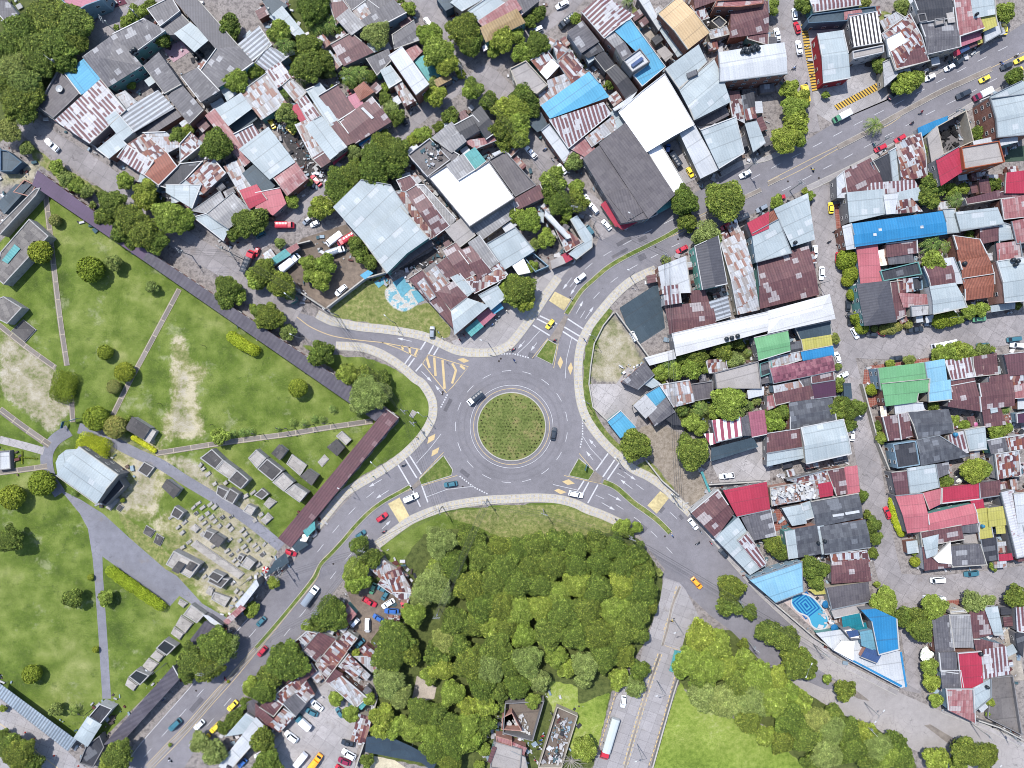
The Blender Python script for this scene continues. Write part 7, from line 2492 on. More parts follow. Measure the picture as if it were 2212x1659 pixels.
def thin_out(most=298):
    """past 300 trees in view the rest, those that show least, become one object of stuff"""
    T = [t for t in TREES if t[0].name.startswith('tree')]; sc = []
    for t in T:
        ov = sum(max(0, 1 - (u[3] - t[3]).length / (u[2] + .01)) * (u[2] > t[2] * .8) for u in TREES if u is not t and u[1][0] != 'H' and (u[3] - t[3]).length < u[2]); inside = abs(t[3].x) < 174 and abs(t[3].y) < 130
        sc.append((t[2] * (1.0 if inside else .3) * max(.2, 1 - .45 * ov), t))
    sc.sort(key=lambda q: q[0]); drop = [t for _, t in sc[:max(0, len(T) - most)]]; VV = []; FF = []; TT = []; MI = []; mats = list(LEAF.values()) + [M['bark']]; base = 0
    bpy.context.view_layer.update()
    for t in drop:
        for c in list(t[0].children):
            me = c.data; n = len(me.vertices); co = np.empty(n * 3, 'f'); me.vertices.foreach_get('co', co); co = co.reshape(-1, 3); m = np.array(c.matrix_world); co = co @ m[:3, :3].T + m[:3, 3]; VV.append(co.astype('f'))
            if 'tone' in me.attributes: tv = np.empty(n, 'f'); me.attributes['tone'].data.foreach_get('value', tv); tv = tv * random.Random(base).uniform(.88, 1.14)
            else: tv = np.ones(n, 'f')
            TT.append(tv); mi = mats.index(me.materials[0])
            for p in me.polygons: FF.append(tuple(base + i for i in p.vertices)); MI.append(mi)
            base += n; bpy.data.objects.remove(c)
        bpy.data.objects.remove(t[0]); TREES.remove(t)
    if not drop: return
    V = np.concatenate(VV); me = bpy.data.meshes.new('vegetation'); me.from_pydata(V.tolist(), [], FF); at = me.attributes.new('tone', 'FLOAT', 'POINT'); at.data.foreach_set('value', np.concatenate(TT).astype('f'))
    for m in mats: me.materials.append(m)
    me.polygons.foreach_set('material_index', MI); o = bpy.data.objects.new('vegetation', me); COL.objects.link(o); tag(o, 'smaller crowns filling the gaps between the trees of the town', 'vegetation', kind='stuff'); print('merged', len(drop))
def palm_meshes(seed):
    r = random.Random(seed); V = []; F = []; T = []
    for k in range(15):
        a = k * 2.399 + r.uniform(-.15, .15); lift = r.uniform(.1, .75) if k > 6 else r.uniform(.6, 1.1); L = r.uniform(.85, 1.1); d = Vector((math.cos(a), math.sin(a), 0)); sd = Vector((-d.y, d.x, 0)); N = 9; tn = r.uniform(.75, 1.25)
        pt = lambda t: Vector((0, 0, 1.1)) + d * L * t * (1 - .12 * t) + Vector((0, 0, lift * .5 * t - (.55 + .3 * lift) * t * t))
        for i in range(N):
            t = (i + .6) / N; p = pt(t); p2 = pt(min(t + .16, 1.05)); w = .13 * math.sin(math.pi * min(t * .85 + .12, 1)) + .03
            for s in (-1, 1):
                b = len(V); V += [p - sd * s * .008, pt(t + .06) - sd * s * .008, p2 + sd * s * w + Vector((0, 0, -.05)), p + (p2 - p) * .6 + sd * s * w * .92 + Vector((0, 0, -.06))]; F.append((b, b + 1, b + 2, b + 3)); T += [tn] * 4
    me = bpy.data.meshes.new('crown'); me.from_pydata([tuple(v) for v in V], [], F); at = me.attributes.new('tone', 'FLOAT', 'POINT'); at.data.foreach_set('value', T); me.materials.append(LEAF['p'])
    b = MB(); b.tube([(0, 0, 0), (.03, 0, .5), (0, 0, 1.1)], [.07, .05, .045], 7); o = b.build('trunk', M['bark'], sm=True); d = o.data; bpy.data.objects.remove(o); return me, d
PALM = []
def palm(col, row, x, y, r):
    if not PALM: PALM.extend([palm_meshes(1), palm_meshes(2), palm_meshes(5)])
    R = r * TM; q = W(px(col, row, x, y), 1.2 * R); o = root('palm_tree', (q.x, q.y, 0), rnd.uniform(0, 6.28), None, 'palm'); o.scale = (R, R, R * 1.05); a, b = rnd.choice(PALM)
    for n, me in (('crown', a), ('trunk', b)): c = bpy.data.objects.new(n, me); COL.objects.link(c); c.parent = o
    TREES.append((o, 'p', R, Vector((q.x, q.y, 0))))
def hedge(kind, wid, pts, col, row):
    w = wid * TM; P = smooth([Vector((*px(col, row, *nums(t)), 0)) for t in pts], 4); h = max(.6, min(w * .7, 3.4)); lr = min(w * .5, h * .62); k_ = max(0, w * .5 - lr); P = [Vector((*W(p, h).xy, 0)) for p in P]; L = sum((b - a).length for a, b in zip(P, P[1:])); lob = []; step = max(.45 * lr, .3); acc = 0
    for a, b in zip(P, P[1:]):
        while acc < (b - a).length:
            q = a.lerp(b, acc / (b - a).length); dn = (b - a).normalized(); dn = Vector((-dn.y, dn.x, 0)); acc += step
            for s_ in ((0,) if k_ < .3 else (-1, 0, 1)): lob.append(((q.x + dn.x * k_ * s_, q.y + dn.y * k_ * s_, h * .45), lr * rnd.uniform(.9, 1.08), rnd.uniform(.85, 1.15)))
        acc -= (b - a).length
    o0 = P[len(P) // 2]; lob = [((c[0] - o0.x, c[1] - o0.y, c[2]), r, t) for c, r, t in lob]; n = int(min(14000, 330 * L * max(w, .5))) + 200
    me = leafmesh('hedge', lob, n, .15 if w > 1 else .1, LEAF[{'l': 'h', 'd': 'h', 'b': 'b', 'y': 'y'}[kind] if w > 1 else 'b'], int(L * 10), up=.2, shell=(.85, 1.05)); z = np.empty(len(me.vertices) * 3, 'f'); me.vertices.foreach_get('co', z); z = z.reshape(-1, 3); z[:, 2] = np.maximum(z[:, 2], .05); me.vertices.foreach_set('co', z.ravel())
    o = bpy.data.objects.new('hedge', me); COL.objects.link(o); o.location = o0; tag(o, None, 'hedge'); TREES.append((o, 'H' + kind, L, Vector(o0)))
# ------------------------------------------------------------------ vehicles
CC = {'white': (225, 228, 232), 'black': (40, 46, 54), 'gray': (112, 120, 130), 'red': (160, 36, 50), 'maroon': (116, 30, 56), 'yellow': (226, 196, 62), 'taxi': (228, 198, 60), 'orange': (236, 150, 40), 'green': (70, 120, 90), 'teal': (50, 92, 104), 'blue': (44, 84, 146), 'beige': (158, 164, 166)}
def lerp3(a, b, t): return a + (b - a) * t
def hull(stations, name, mat, parent, bev=.0):
    """stations along x: (x, halfwidth, z_bottom, z_top, halfwidth_top)"""
    v = []; f = []
    for x, hw, zb, zt, ht in stations: v += [(x, -hw * .96, zb), (x, -hw, zb + (zt - zb) * .45), (x, -ht, zt), (x, -ht * .5, zt + .02), (x, ht * .5, zt + .02), (x, ht, zt), (x, hw, zb + (zt - zb) * .45), (x, hw * .96, zb)]
    n = 8; m = len(stations)
    for i in range(m - 1): f += [(i * n + k, (i + 1) * n + k, (i + 1) * n + (k + 1) % n, i * n + (k + 1) % n) for k in range(n)]
    f += [tuple(range(n)), tuple((m - 1) * n + k for k in range(n))[::-1]]; f = [q[::-1] for q in f]
    return mk(name, v, f, mat, parent, smoothf=False)
def wheels(r, xs, hw, rad=.33):
    for x in xs:
        for s in (-1, 1):
            b = MB(); b.tube([(x, s * (hw - .2), rad), (x, s * hw, rad)], rad, 12); w = b.build('wheel', M['tyre'], r); c = MB(); c.tube([(x, s * (hw - .01), rad), (x, s * (hw + .012), rad)], rad * .6, 8); c.build('rim', M['rim'], w)
def glassq(n, pts, r): mk(n, pts, [(0, 1, 2, 3)], M['glass_dark'], r)
def car_proto(kind):
    r = root(kind, (0, 0, 0), 0, 'x', 'car'); P = M['paint']
    dims = {'sedan': (4.5, 1.76, 1.44, 1.15, .55, -1.35, -1.75), 'hatch': (3.8, 1.68, 1.48, .85, .25, -1.45, -1.72), 'suv': (4.8, 1.9, 1.75, 1.2, .6, -1.9, -2.2), 'pickup': (5.3, 1.86, 1.76, 1.3, .6, -.55, -.75), 'van': (4.3, 1.72, 1.85, 1.75, 1.15, -1.9, -2.0)}
    if kind in dims:
        L, Wd, Ht, xa, xb, xc, xd = dims[kind]; hw = Wd / 2; l2 = L / 2; belt = .92 if kind in ('sedan', 'hatch') else 1.05
        hull([(-l2, hw * .78, .4, belt - .12, hw * .7), (-l2 + .25, hw * .96, .28, belt - .02, hw * .86), (-l2 + 1, hw, .25, belt, hw * .92), (0, hw, .25, belt, hw * .94), (xa, hw, .25, belt, hw * .9), (l2 - .5, hw * .97, .27, belt - .14, hw * .84), (l2 - .12, hw * .86, .3, belt - .24, hw * .72), (l2, hw * .72, .42, belt - .34, hw * .6)], 'body', P, r)
        hr = hw * .72; hb = hw * .9; a, b, c, d = xa, xb, xc, xd
        v = [(a, -hb, belt), (a, hb, belt), (b, hr, Ht), (b, -hr, Ht), (c, hr, Ht), (c, -hr, Ht), (d, hb, belt), (d, -hb, belt), ((b + c) / 2, 0, Ht + .04)]
        mk('cabin', v, [(0, 1, 2, 3), (3, 2, 8), (2, 4, 8), (4, 5, 8), (5, 3, 8), (5, 4, 6, 7), (1, 6, 4, 2), (0, 3, 5, 7)], P, r)
        e = .012
        def gq(n, A, B, C, D, off): A, B, C, D = map(Vector, (A, B, C, D)); cc = (A + B + C + D) / 4; glassq(n, [cc + (p - cc) * .88 + Vector(off) for p in (A, B, C, D)], r)
        gq('windscreen', v[0], v[1], v[2], v[3], (e, 0, e)); gq('rear_window', v[5], v[4], v[6], v[7], (-e, 0, e)); gq('side_window', v[1], v[6], v[4], v[2], (0, e, e)); gq('side_window', v[0], v[3], v[5], v[7], (0, -e, e))
        for s in (-1, 1): bq = MB(); bq.box((l2 - .1, s * hw * .6, belt - .36), (.1, .32, .14)); bq.build('headlight', M['lamp_glass'], r); bq = MB(); bq.box((xa - .35, s * (hw + .08), belt + .02), (.14, .16, .1)); bq.build('wing_mirror', P, r)
        if kind == 'pickup':
            b0 = MB(); b0.box((-1.75, 0, belt - .0), (1.6, hw * 1.62, .02)); b0.build('cargo_bed', M['tyre'], r); q = MB()
            for s in (-1, 1): q.box((-1.75, s * hw * .89, belt + .05), (1.75, .09, .12))
            q.box((-2.6, 0, belt + .05), (.09, hw * 1.8, .12)); q.build('bed_rail', P, r)
        wheels(r, (-l2 + .85, l2 - .85), hw)
    elif kind == 'truck' or kind == 'truck_long':
        lg = kind == 'truck_long'; L = 13 if lg else 7.2; hw = 1.12 if not lg else 1.25; l2 = L / 2; cl = 2.3
        cb_ = hull([(l2 - cl, hw, .5, 2.1, hw * .93), (l2 - 1.0, hw, .45, 2.2, hw * .93), (l2 - .5, hw, .45, 1.55, hw * .94), (l2, hw * .95, .5, 1.1, hw * .88)], 'cab', P, r); glassq('windscreen', [(l2 - .47, -hw * .8, 1.58), (l2 - .47, hw * .8, 1.58), (l2 - .97, hw * .78, 2.2), (l2 - .97, -hw * .78, 2.2)], r)
        b = MB(); z0, z1 = .95, 2.5; xa, xb = -l2, l2 - cl - .15; n = 8; sec = [(-hw * 1.02, z0), (-hw * 1.02, z1 - .25), (-hw * .7, z1), (0, z1 + .12), (hw * .7, z1), (hw * 1.02, z1 - .25), (hw * 1.02, z0)]
        N = 9; v = [(lerp3(xa, xb, i / (N - 1)), y, z + (.05 if i % 2 and 1 < j < 5 else 0)) for i in range(N) for j, (y, z) in enumerate(sec)]; k = len(sec); f = [(i * k + j, i * k + j + 1, (i + 1) * k + j + 1, (i + 1) * k + j) for i in range(N - 1) for j in range(k - 1)] + [tuple(range(k))[::-1], tuple((N - 1) * k + j for j in range(k))]; f += [(i * k + k - 1, i * k, (i + 1) * k, (i + 1) * k + k - 1) for i in range(N - 1)]
        mk('cargo_box', v, f, M['paint'], r); c = MB(); c.box((0, 0, .72), (L * .94, .9, .28)); c.build('chassis', M['metal_dark'], r); wheels(r, (-l2 + 1.2, l2 - 1.3) if not lg else (-l2 + 1, -l2 + 2.2, l2 - 4.2, l2 - 1.3), hw, .46)
    elif kind == 'bus':
        hull([(-3.9, .98, .5, 2.5, .9), (-3.6, 1.05, .4, 2.6, .98), (3.2, 1.05, .4, 2.6, .98), (3.7, 1.0, .4, 2.3, .9), (3.9, .92, .5, 1.3, .84)], 'body', P, r); glassq('windscreen', [(3.93, -.8, 1.34), (3.93, .8, 1.34), (3.73, .8, 2.28), (3.73, -.8, 2.28)], r)
        for s in (-1, 1): glassq('side_window', [(-3.3, s * 1.07, 1.55), (3.0, s * 1.07, 1.55), (3.0, s * 1.03, 2.2), (-3.3, s * 1.03, 2.2)], r)
        b = MB(); b.box((-1, 0, 2.68), (1.6, 1, .14)); b.box((1.6, 0, 2.66), (.7, .7, .1)); b.build('roof_vent', M['metal_grey'], r); wheels(r, (-2.6, 2.5), 1.05, .42)
    return r
def copy_tree(o, parent=None):
    c = o.copy(); COL.objects.link(c); c.parent = parent
    for ch in [q for q in o.children]: copy_tree(ch, c)
    return c
CARP = {}; VEH = []
def kids(o):
    for c in o.children:
        yield c; yield from kids(c)
def vehicle(kind, color, a, b, extra, col, row):
    if kind == 'taxi': kind = 'sedan'
    pa, pb = px(col, row, *a), px(col, row, *b); A, B = W(pa, .6), W(pb, .6)
    if kind not in CARP: CARP[kind] = car_proto(kind); o = CARP[kind]
    else: o = copy_tree(CARP[kind])
    m = (A + B) / 2; d = A - B; o.location = (m.x, m.y, 0.06); o.rotation_euler[2] = math.atan2(d.y, d.x)
    L0 = {'sedan': 4.5, 'hatch': 3.8, 'suv': 4.8, 'pickup': 5.3, 'van': 4.3, 'truck': 7.2, 'truck_long': 13, 'bus': 7.8}[kind]; s = max(.86, min(1.12, d.length / L0)); o.scale = (s, s ** .5, s ** .5)
    names = {'sedan': ('car', 'car'), 'hatch': ('car', 'car'), 'suv': ('car', 'car'), 'pickup': ('pickup_truck', 'pickup'), 'van': ('van', 'van'), 'truck': ('cargo_truck', 'truck'), 'truck_long': ('semi_truck', 'truck'), 'bus': ('minibus', 'bus')}[kind]; o.name = names[0]; o['category'] = names[1]
    for k in kids(o):
        if k.type == 'MESH':
            tint(k, CC[color]); 
            if k.name.startswith(('cab.', 'cab')) and not k.name.startswith('cabin') and extra: tint(k, CC.get(extra, CC['white']))
    VEH.append((o, ('dark ' if color in ('teal', 'blue') else '') + {'gray': 'grey', 'taxi': 'yellow'}.get(color, color) + ' ' + {'sedan': 'sedan', 'hatch': 'hatchback', 'suv': 'sport utility car', 'pickup': 'pickup truck', 'van': 'van', 'truck': 'cargo truck' + (' with %s cab' % extra if extra else ''), 'truck_long': 'long semi truck with red cab', 'bus': 'minibus'}[kind], Vector((m.x, m.y, 0)))); return o
# people --------------------------------------------------------------
def skin_fig(joints, edges, radii, name, mat):
    me = bpy.data.meshes.new(name); me.from_pydata(joints, edges, []); o = bpy.data.objects.new(name, me); COL.objects.link(o); md = o.modifiers.new('s', 'SKIN')
    sv = me.skin_vertices[0].data if me.skin_vertices else None
    if sv is None:
        o.modifiers.remove(md); bm = bmesh.new(); bm.from_mesh(me); bm.verts.layers.skin.verify(); bm.to_mesh(me); bm.free(); md = o.modifiers.new('s', 'SKIN'); sv = me.skin_vertices[0].data
    for q, r in zip(sv, radii): q.radius = r if isinstance(r, tuple) else (r, r)
    sv[0].use_root = True; s2 = o.modifiers.new('u', 'SUBSURF'); s2.levels = 1; dg = bpy.context.evaluated_depsgraph_get(); dg.update(); e = o.evaluated_get(dg); m2 = bpy.data.meshes.new_from_object(e); bpy.data.objects.remove(o); m2.materials.clear(); m2.materials.append(mat); return m2
PPL = {}
def person_mesh(sit):
    if sit in PPL: return PPL[sit]
    if sit: J = [(0, 0, .85), (.04, 0, 1.12), (.1, 0, 1.36), (.12, 0, 1.5), (.14, 0, 1.64), (.1, .19, 1.36), (.3, .26, 1.16), (.55, .24, 1.08), (.1, -.19, 1.36), (.3, -.26, 1.16), (.55, -.24, 1.08), (.02, .1, .82), (.42, .18, .78), (.3, .17, .35), (.42, .17, .3), (.02, -.1, .82), (.42, -.18, .78), (.3, -.17, .35), (.42, -.17, .3)]
    else: J = [(0, 0, .95), (0, 0, 1.2), (0, 0, 1.42), (.01, 0, 1.52), (.02, 0, 1.66), (0, .19, 1.42), (.02, .24, 1.15), (.12, .25, .92), (0, -.19, 1.42), (-.02, -.24, 1.15), (.04, -.25, .92), (0, .09, .9), (.1, .1, .5), (.02, .1, .08), (.16, .1, .05), (0, -.09, .9), (-.04, -.1, .5), (-.14, -.1, .08), (0, -.1, .05)]
    E = [(0, 1), (1, 2), (2, 3), (3, 4), (2, 5), (5, 6), (6, 7), (2, 8), (8, 9), (9, 10), (0, 11), (11, 12), (12, 13), (13, 14), (0, 15), (15, 16), (16, 17), (17, 18)]; R = [(.15, .12), (.14, .11), (.15, .1), .06, .1, .07, .05, .035, .07, .05, .035, .09, .065, .045, .04, .09, .065, .045, .04]
    PPL[sit] = skin_fig(J, E, R, 'person', M['cloth']); return PPL[sit]
PEOPLE = []
SHIRT = [((210, 210, 214), 'white'), ((60, 70, 110), 'dark blue'), ((150, 50, 60), 'red'), ((70, 74, 80), 'grey'), ((60, 110, 90), 'green'), ((200, 170, 60), 'yellow')]
def person(p, rz, sit, desc):
    c, cn = SHIRT[len(PEOPLE) % 6]; o = bpy.data.objects.new('person', person_mesh(sit)); COL.objects.link(o); o.location = p; o.rotation_euler[2] = rz; tint(o, c); tag(o, None, 'person'); hd = MB(); z = 1.69 if sit else 1.7; x = .15 if sit else .02
    vs = []; ns = 8; fs = []
    for i in range(5):
        th = math.pi * i / 8; vs += [(x + .15 * math.sin(th) * math.cos(2 * math.pi * k / ns), .13 * math.sin(th) * math.sin(2 * math.pi * k / ns), z - .02 + .13 * math.cos(th)) for k in range(ns)]
    fs = [(i * ns + k, i * ns + (k + 1) % ns, (i + 1) * ns + (k + 1) % ns, (i + 1) * ns + k) for i in range(4) for k in range(ns)]; mk('helmet' if sit else 'hair', vs, fs, M['helmet'], o, smoothf=True)
    PEOPLE.append((o, 'person in %s clothes %s' % (cn, desc), Vector((p[0], p[1], 0))))
MOTO = []
def motorcycle(col, row, x, y, rider, rz):
    q = W(px(col, row, x, y), .5)
    if not MOTO or True:
        if MOTO: o = copy_tree(MOTO[0][0]); 
        else:
            o = root('motorcycle', (0, 0, 0), 0, None, 'motorcycle'); hull([(-.75, .1, .62, .8, .08), (-.3, .17, .5, .84, .15), (.15, .16, .45, .95, .13), (.45, .1, .6, .92, .08)], 'body', M['paint'], o); b = MB(); b.box((-.3, 0, .87), (.7, .28, .08)); b.build('seat', M['tyre'], o)
            b = MB(); b.tube([(.45, -.36, 1.05), (.5, 0, 1.0), (.45, .36, 1.05)], .025, 5); b.tube([(.5, 0, 1.0), (.68, 0, .32)], .04, 5); b.build('handlebar', M['metal_grey'], o)
            for xx in (-.65, .68): b = MB(); b.tube([(xx, -.06, .3), (xx, .06, .3)], .3, 12); b.build('wheel', M['tyre'], o)
            b = MB(); b.box((.62, 0, .86), (.12, .2, .18)); b.build('headlight', M['lamp_glass'], o)
        o.name = 'motorcycle'; o.location = (q.x, q.y, .07); o.rotation_euler[2] = rz; cn = ['black', 'red', 'blue', 'grey'][len(MOTO) % 4]
        for k in kids(o):
            if k.type == 'MESH': tint(k, CC.get(cn, CC['gray']))
        MOTO.append((o, cn + ' motorcycle', Vector((q.x, q.y, 0))))
    if rider: person((q.x - .3 * math.cos(rz), q.y - .3 * math.sin(rz), .07), rz, True, 'riding a motorcycle')
# ------------------------------------------------------------------ street furniture
POST = []; WTOP = {}
def lamp(col, row, x, y, kind):
    q = W(px(col, row, x, y), 0); o = root('street_lamp', (q.x, q.y, .1), 0, None, 'street lamp'); hh = {'lamp': 9.2, 'parklamp': 5.6, 'lampw': 10, 'lamp2': 9.5}[kind]; dark = kind == 'parklamp'
    o.rotation_euler[2] = {'lamp': 2.6, 'parklamp': 2.9, 'lampw': 3.5, 'lamp2': .9}[kind] + rnd.uniform(-.3, .3); mt = M['metal_dark'] if dark else M['metal_grey']; b = MB(); b.tube([(0, 0, 0), (0, 0, hh)], [.13, .07], 7); b.build('pole', mt, o)
    for s in ((1, -1) if kind == 'lamp2' else (1,)):
        b = MB(); b.tube([(0, 0, hh - .2), (s * .9, 0, hh + .25), (s * (2.0 if not dark else 1.4), 0, hh + .3)], .05, 5); b.build('arm', mt, o); b = MB(); b.box((s * (2.3 if not dark else 1.6), 0, hh + .28), (.75, .3, .14)); b.build('lamp_head', M['lamp_glass'] if not dark else M['metal_dark'], o)
    POST.append((o, {'lamp': 'tall grey street lamp', 'parklamp': 'black curved cemetery lamp post', 'lampw': 'white single armed street lamp on the bus road', 'lamp2': 'double armed street lamp on the wide road'}[kind], Vector((q.x, q.y, 0))))
def pole(col, row, x, y, key):
    hh = 10.5; q = W(px(col, row, x, y), hh); o = root('power_pole', (q.x, q.y, 0), 0, None, 'power pole'); b = MB(); b.tube([(0, 0, 0), (0, 0, hh)], [.17, .1], 8); b.build('pole', M['concrete_pole'], o); o.rotation_euler[2] = rnd.uniform(-.6, .6) + .9
    for z in (hh - .25, hh - 1.5):
        b = MB(); b.box((0, 0, z), (.12, 2.3, .12)); b.build('crossarm', M['metal_grey'], o)
        for y_ in (-1, -.35, .35, 1): c = MB(); c.tube([(0, y_, z + .05), (0, y_, z + .3)], .07, 6); c.build('insulator', M['frame_white'], o)
    if (x + y) % 3: b = MB(); b.tube([(.35, 0, hh - 3.2), (.35, 0, hh - 2.3)], .28, 10); b.build('transformer', M['metal_grey'], o)
    POST.append((o, 'concrete power pole with crossarms', Vector((q.x, q.y, 0)))); WTOP[key] = Vector((q.x, q.y, hh))
def small(kind, col, row, a, extra=''):
    z0 = {'w': 5.2, 'dish': 5.5, 'U': 2.4}.get(kind, 0)
    if kind in ('w', 'dish'):
        p0 = px(col, row, a[0], a[1]); best = 0
        for hh in HOUSES:
            if bool(pip(np.array([p0]), hh[3])[0]): best = max(best, hh[1] - (.6 if len(hh) > 8 and hh[8] == 'f' else -.1))
        z0 = best
    q = W(px(col, row, a[0], a[1]), z0)
    if kind == 'w':
        R = max(.45, a[2] * TM * .8); o = root('water_tank', (q.x, q.y, z0), 0, None, 'water tank'); n = 12; prof = [(R * .92, 0), (R, .1), (R, 1.0), (R * .8, 1.2), (R * .35, 1.3)]; v = [(r_ * math.cos(2 * math.pi * k / n), r_ * math.sin(2 * math.pi * k / n), z) for r_, z in prof for k in range(n)]
        m = M['tank_black'] if (int(a[0]), int(a[1])) not in ((1610, 435), (1845, 1225), (1525, 925), (1115, 255), (1790, 600)) else M['tank_blue']; cn = 'black' if m is M['tank_black'] else 'blue'
        if col == 1 and row == 0 and a[2] < 20: m, cn = M['tank_red'], 'red'
        mk('tank', v, [(i * n + k, i * n + (k + 1) % n, (i + 1) * n + (k + 1) % n, (i + 1) * n + k) for i in range(4) for k in range(n)] + [tuple(range(n))[::-1]], m, o, smoothf=True); b = MB(); b.tube([(0, 0, 1.28), (0, 0, 1.4)], R * .38, 10); b.build('lid', m, o); POST.append((o, cn + ' plastic water tank', Vector((q.x, q.y, 0))))
    elif kind == 'dish':
        R = a[2] * TM; o = root('satellite_dish', (q.x, q.y, z0), 0, 'white satellite dish on %s' % extra, 'satellite dish'); n = 16; v = [(0, 0, .5)] + [(r_ * R * math.cos(2 * math.pi * k / n), r_ * R * math.sin(2 * math.pi * k / n), .5 + .35 * r_ * r_) for r_ in (.5, 1) for k in range(n)]; mk('bowl', v, [(0, 1 + k, 1 + (k + 1) % n) for k in range(n)] + [(1 + k, 1 + n + k, 1 + n + (k + 1) % n, 1 + (k + 1) % n) for k in range(n)], M['dish_white'], o); b = MB(); b.tube([(0, 0, 0), (0, 0, .5)], .08, 6); b.build('mast', M['metal_grey'], o); b = MB(); b.tube([(R * .5, 0, .7), (0, 0, 1.3)], .04, 5); b.build('feed_arm', M['metal_grey'], o)
    elif kind == 'U':
        R = a[2] * TM; o = root('parasol', (q.x, q.y, .1), 0, None, 'parasol'); n = 8; m = M['cloth_' + extra]; v = [(0, 0, 2.7)] + [(R * math.cos(2 * math.pi * k / n), R * math.sin(2 * math.pi * k / n), 2.2) for k in range(n)]; me = mk('canopy', v, [(0, 1 + k, 1 + (k + 1) % n) for k in range(n)], [m, M['cloth_white']], o)
        if extra == 'red':
            for k, p in enumerate(me.data.polygons): p.material_index = k % 2
        b = MB(); b.tube([(0, 0, 0), (0, 0, 2.6)], .04, 6); b.build('pole', M['metal_grey'], o); POST.append((o, {'red': 'red and white striped parasol', 'blue': 'round blue parasol', 'pink': 'pink parasol'}[extra], Vector((q.x, q.y, 0))))
    elif kind == 'cone':
        o = root('traffic_cone', (q.x, q.y, .1), 0, None, 'traffic cone'); b = MB(); b.tube([(0, 0, .05), (0, 0, .8)], [.22, .04], 8); b.build('cone', M['cone_orange'], o); b = MB(); b.box((0, 0, .03), (.5, .5, .06)); b.build('base', M['cone_orange'], o); POST.append((o, 'orange traffic cone', Vector((q.x, q.y, 0))))
    elif kind == 'sg':
        o = root('sign_board', (q.x, q.y, .1), .3 + a[0] % 2, None, 'sign'); b = MB(); b.box((0, 0, 2.1), (2.4, .12, 1.2)); o2 = b.build('panel', M['sign_blue'], o); 
        for s in (-1, 1): b = MB(); b.tube([(s * 1.1, 0, 0), (s * 1.1, 0, 2.6)], .06, 6); b.build('post', M['metal_grey'], o)
        POST.append((o, 'blue panelled sign board', Vector((q.x, q.y, 0))))
    elif kind == 'st':
        o = root('dead_sapling', (q.x, q.y, 0), 0, None, 'dead sapling'); b = MB(); b.tube([(0, 0, 0), (.1, .1, 1.2), (0, .2, 2.4)], [.08, .06, .03], 5); b.build('trunk', M['metal_dark'], o); b = MB()
        for k in range(5): an = k * 1.3; b.tube([(.05, .1, 1.2 + k * .2), (.05 + .7 * math.cos(an), .1 + .7 * math.sin(an), 2.0 + k * .2)], [.04, .015], 4)
        b.build('branch', M['metal_dark'], o); POST.append((o, 'bare black sapling', Vector((q.x, q.y, 0))))
    elif kind == 's':
        o = root('dead_tree', (q.x, q.y, 0), 0, None, 'dead tree'); R = a[2] * TM; r_ = random.Random(4); b = MB(); b.tube([(0, 0, 0), (.2, .1, 2.5)], [.25, .16], 7); b.build('trunk', M['deadwood'], o); b = MB()
        for k in range(34):
            an = r_.uniform(0, 6.28); q1 = r_.uniform(.3, .6) * R; q2 = q1 + r_.uniform(.2, .45) * R; a2 = an + r_.uniform(-.5, .5); b.tube([(.2, .1, 2.3), (q1 * math.cos(an), q1 * math.sin(an), 3.3 + r_.random()), (q2 * math.cos(a2), q2 * math.sin(a2), 4 + r_.random() * 1.5)], [.1, .06, .02], 4)
        b.build('branches', M['deadwood'], o); POST.append((o, 'pale leafless tree', Vector((q.x, q.y, 0))))
def debris(pts, col, row, z0=0, mat='junk'):
    P = [W(px(col, row, *nums(t)), z0) for t in pts]; pl = [(p.x, p.y) for p in P]; x0, x1 = min(p.x for p in P), max(p.x for p in P); y0, y1 = min(p.y for p in P), max(p.y for p in P); n = int((x1 - x0) * (y1 - y0) * (.5 if not z0 else 1.6)); b = MB(); r_ = random.Random(n)
    for _ in range(min(n, 900)):
        x, y = r_.uniform(x0, x1), r_.uniform(y0, y1)
        if not bool(pip(np.array([[x, y]]), pl)[0]): continue
        s = r_.choice([.3, .4, .5, .7, 1.1, 1.6]); b.box((0, 0, 0), (s, s * r_.uniform(.15, .9), r_.uniform(.1, .7) * min(s, 1)), Matrix.Translation((x, y, z0 + r_.uniform(.1, .5))) @ Matrix.Rotation(r_.uniform(0, 3.14), 4, 'Z') @ Matrix.Rotation(r_.uniform(-.3, .3), 4, 'X'))
    if b.v: tag(b.build('scrap_debris' if not z0 else 'roof_rubble', M[mat]), 'scattered scrap and junk covering a back yard', 'debris', kind='stuff')
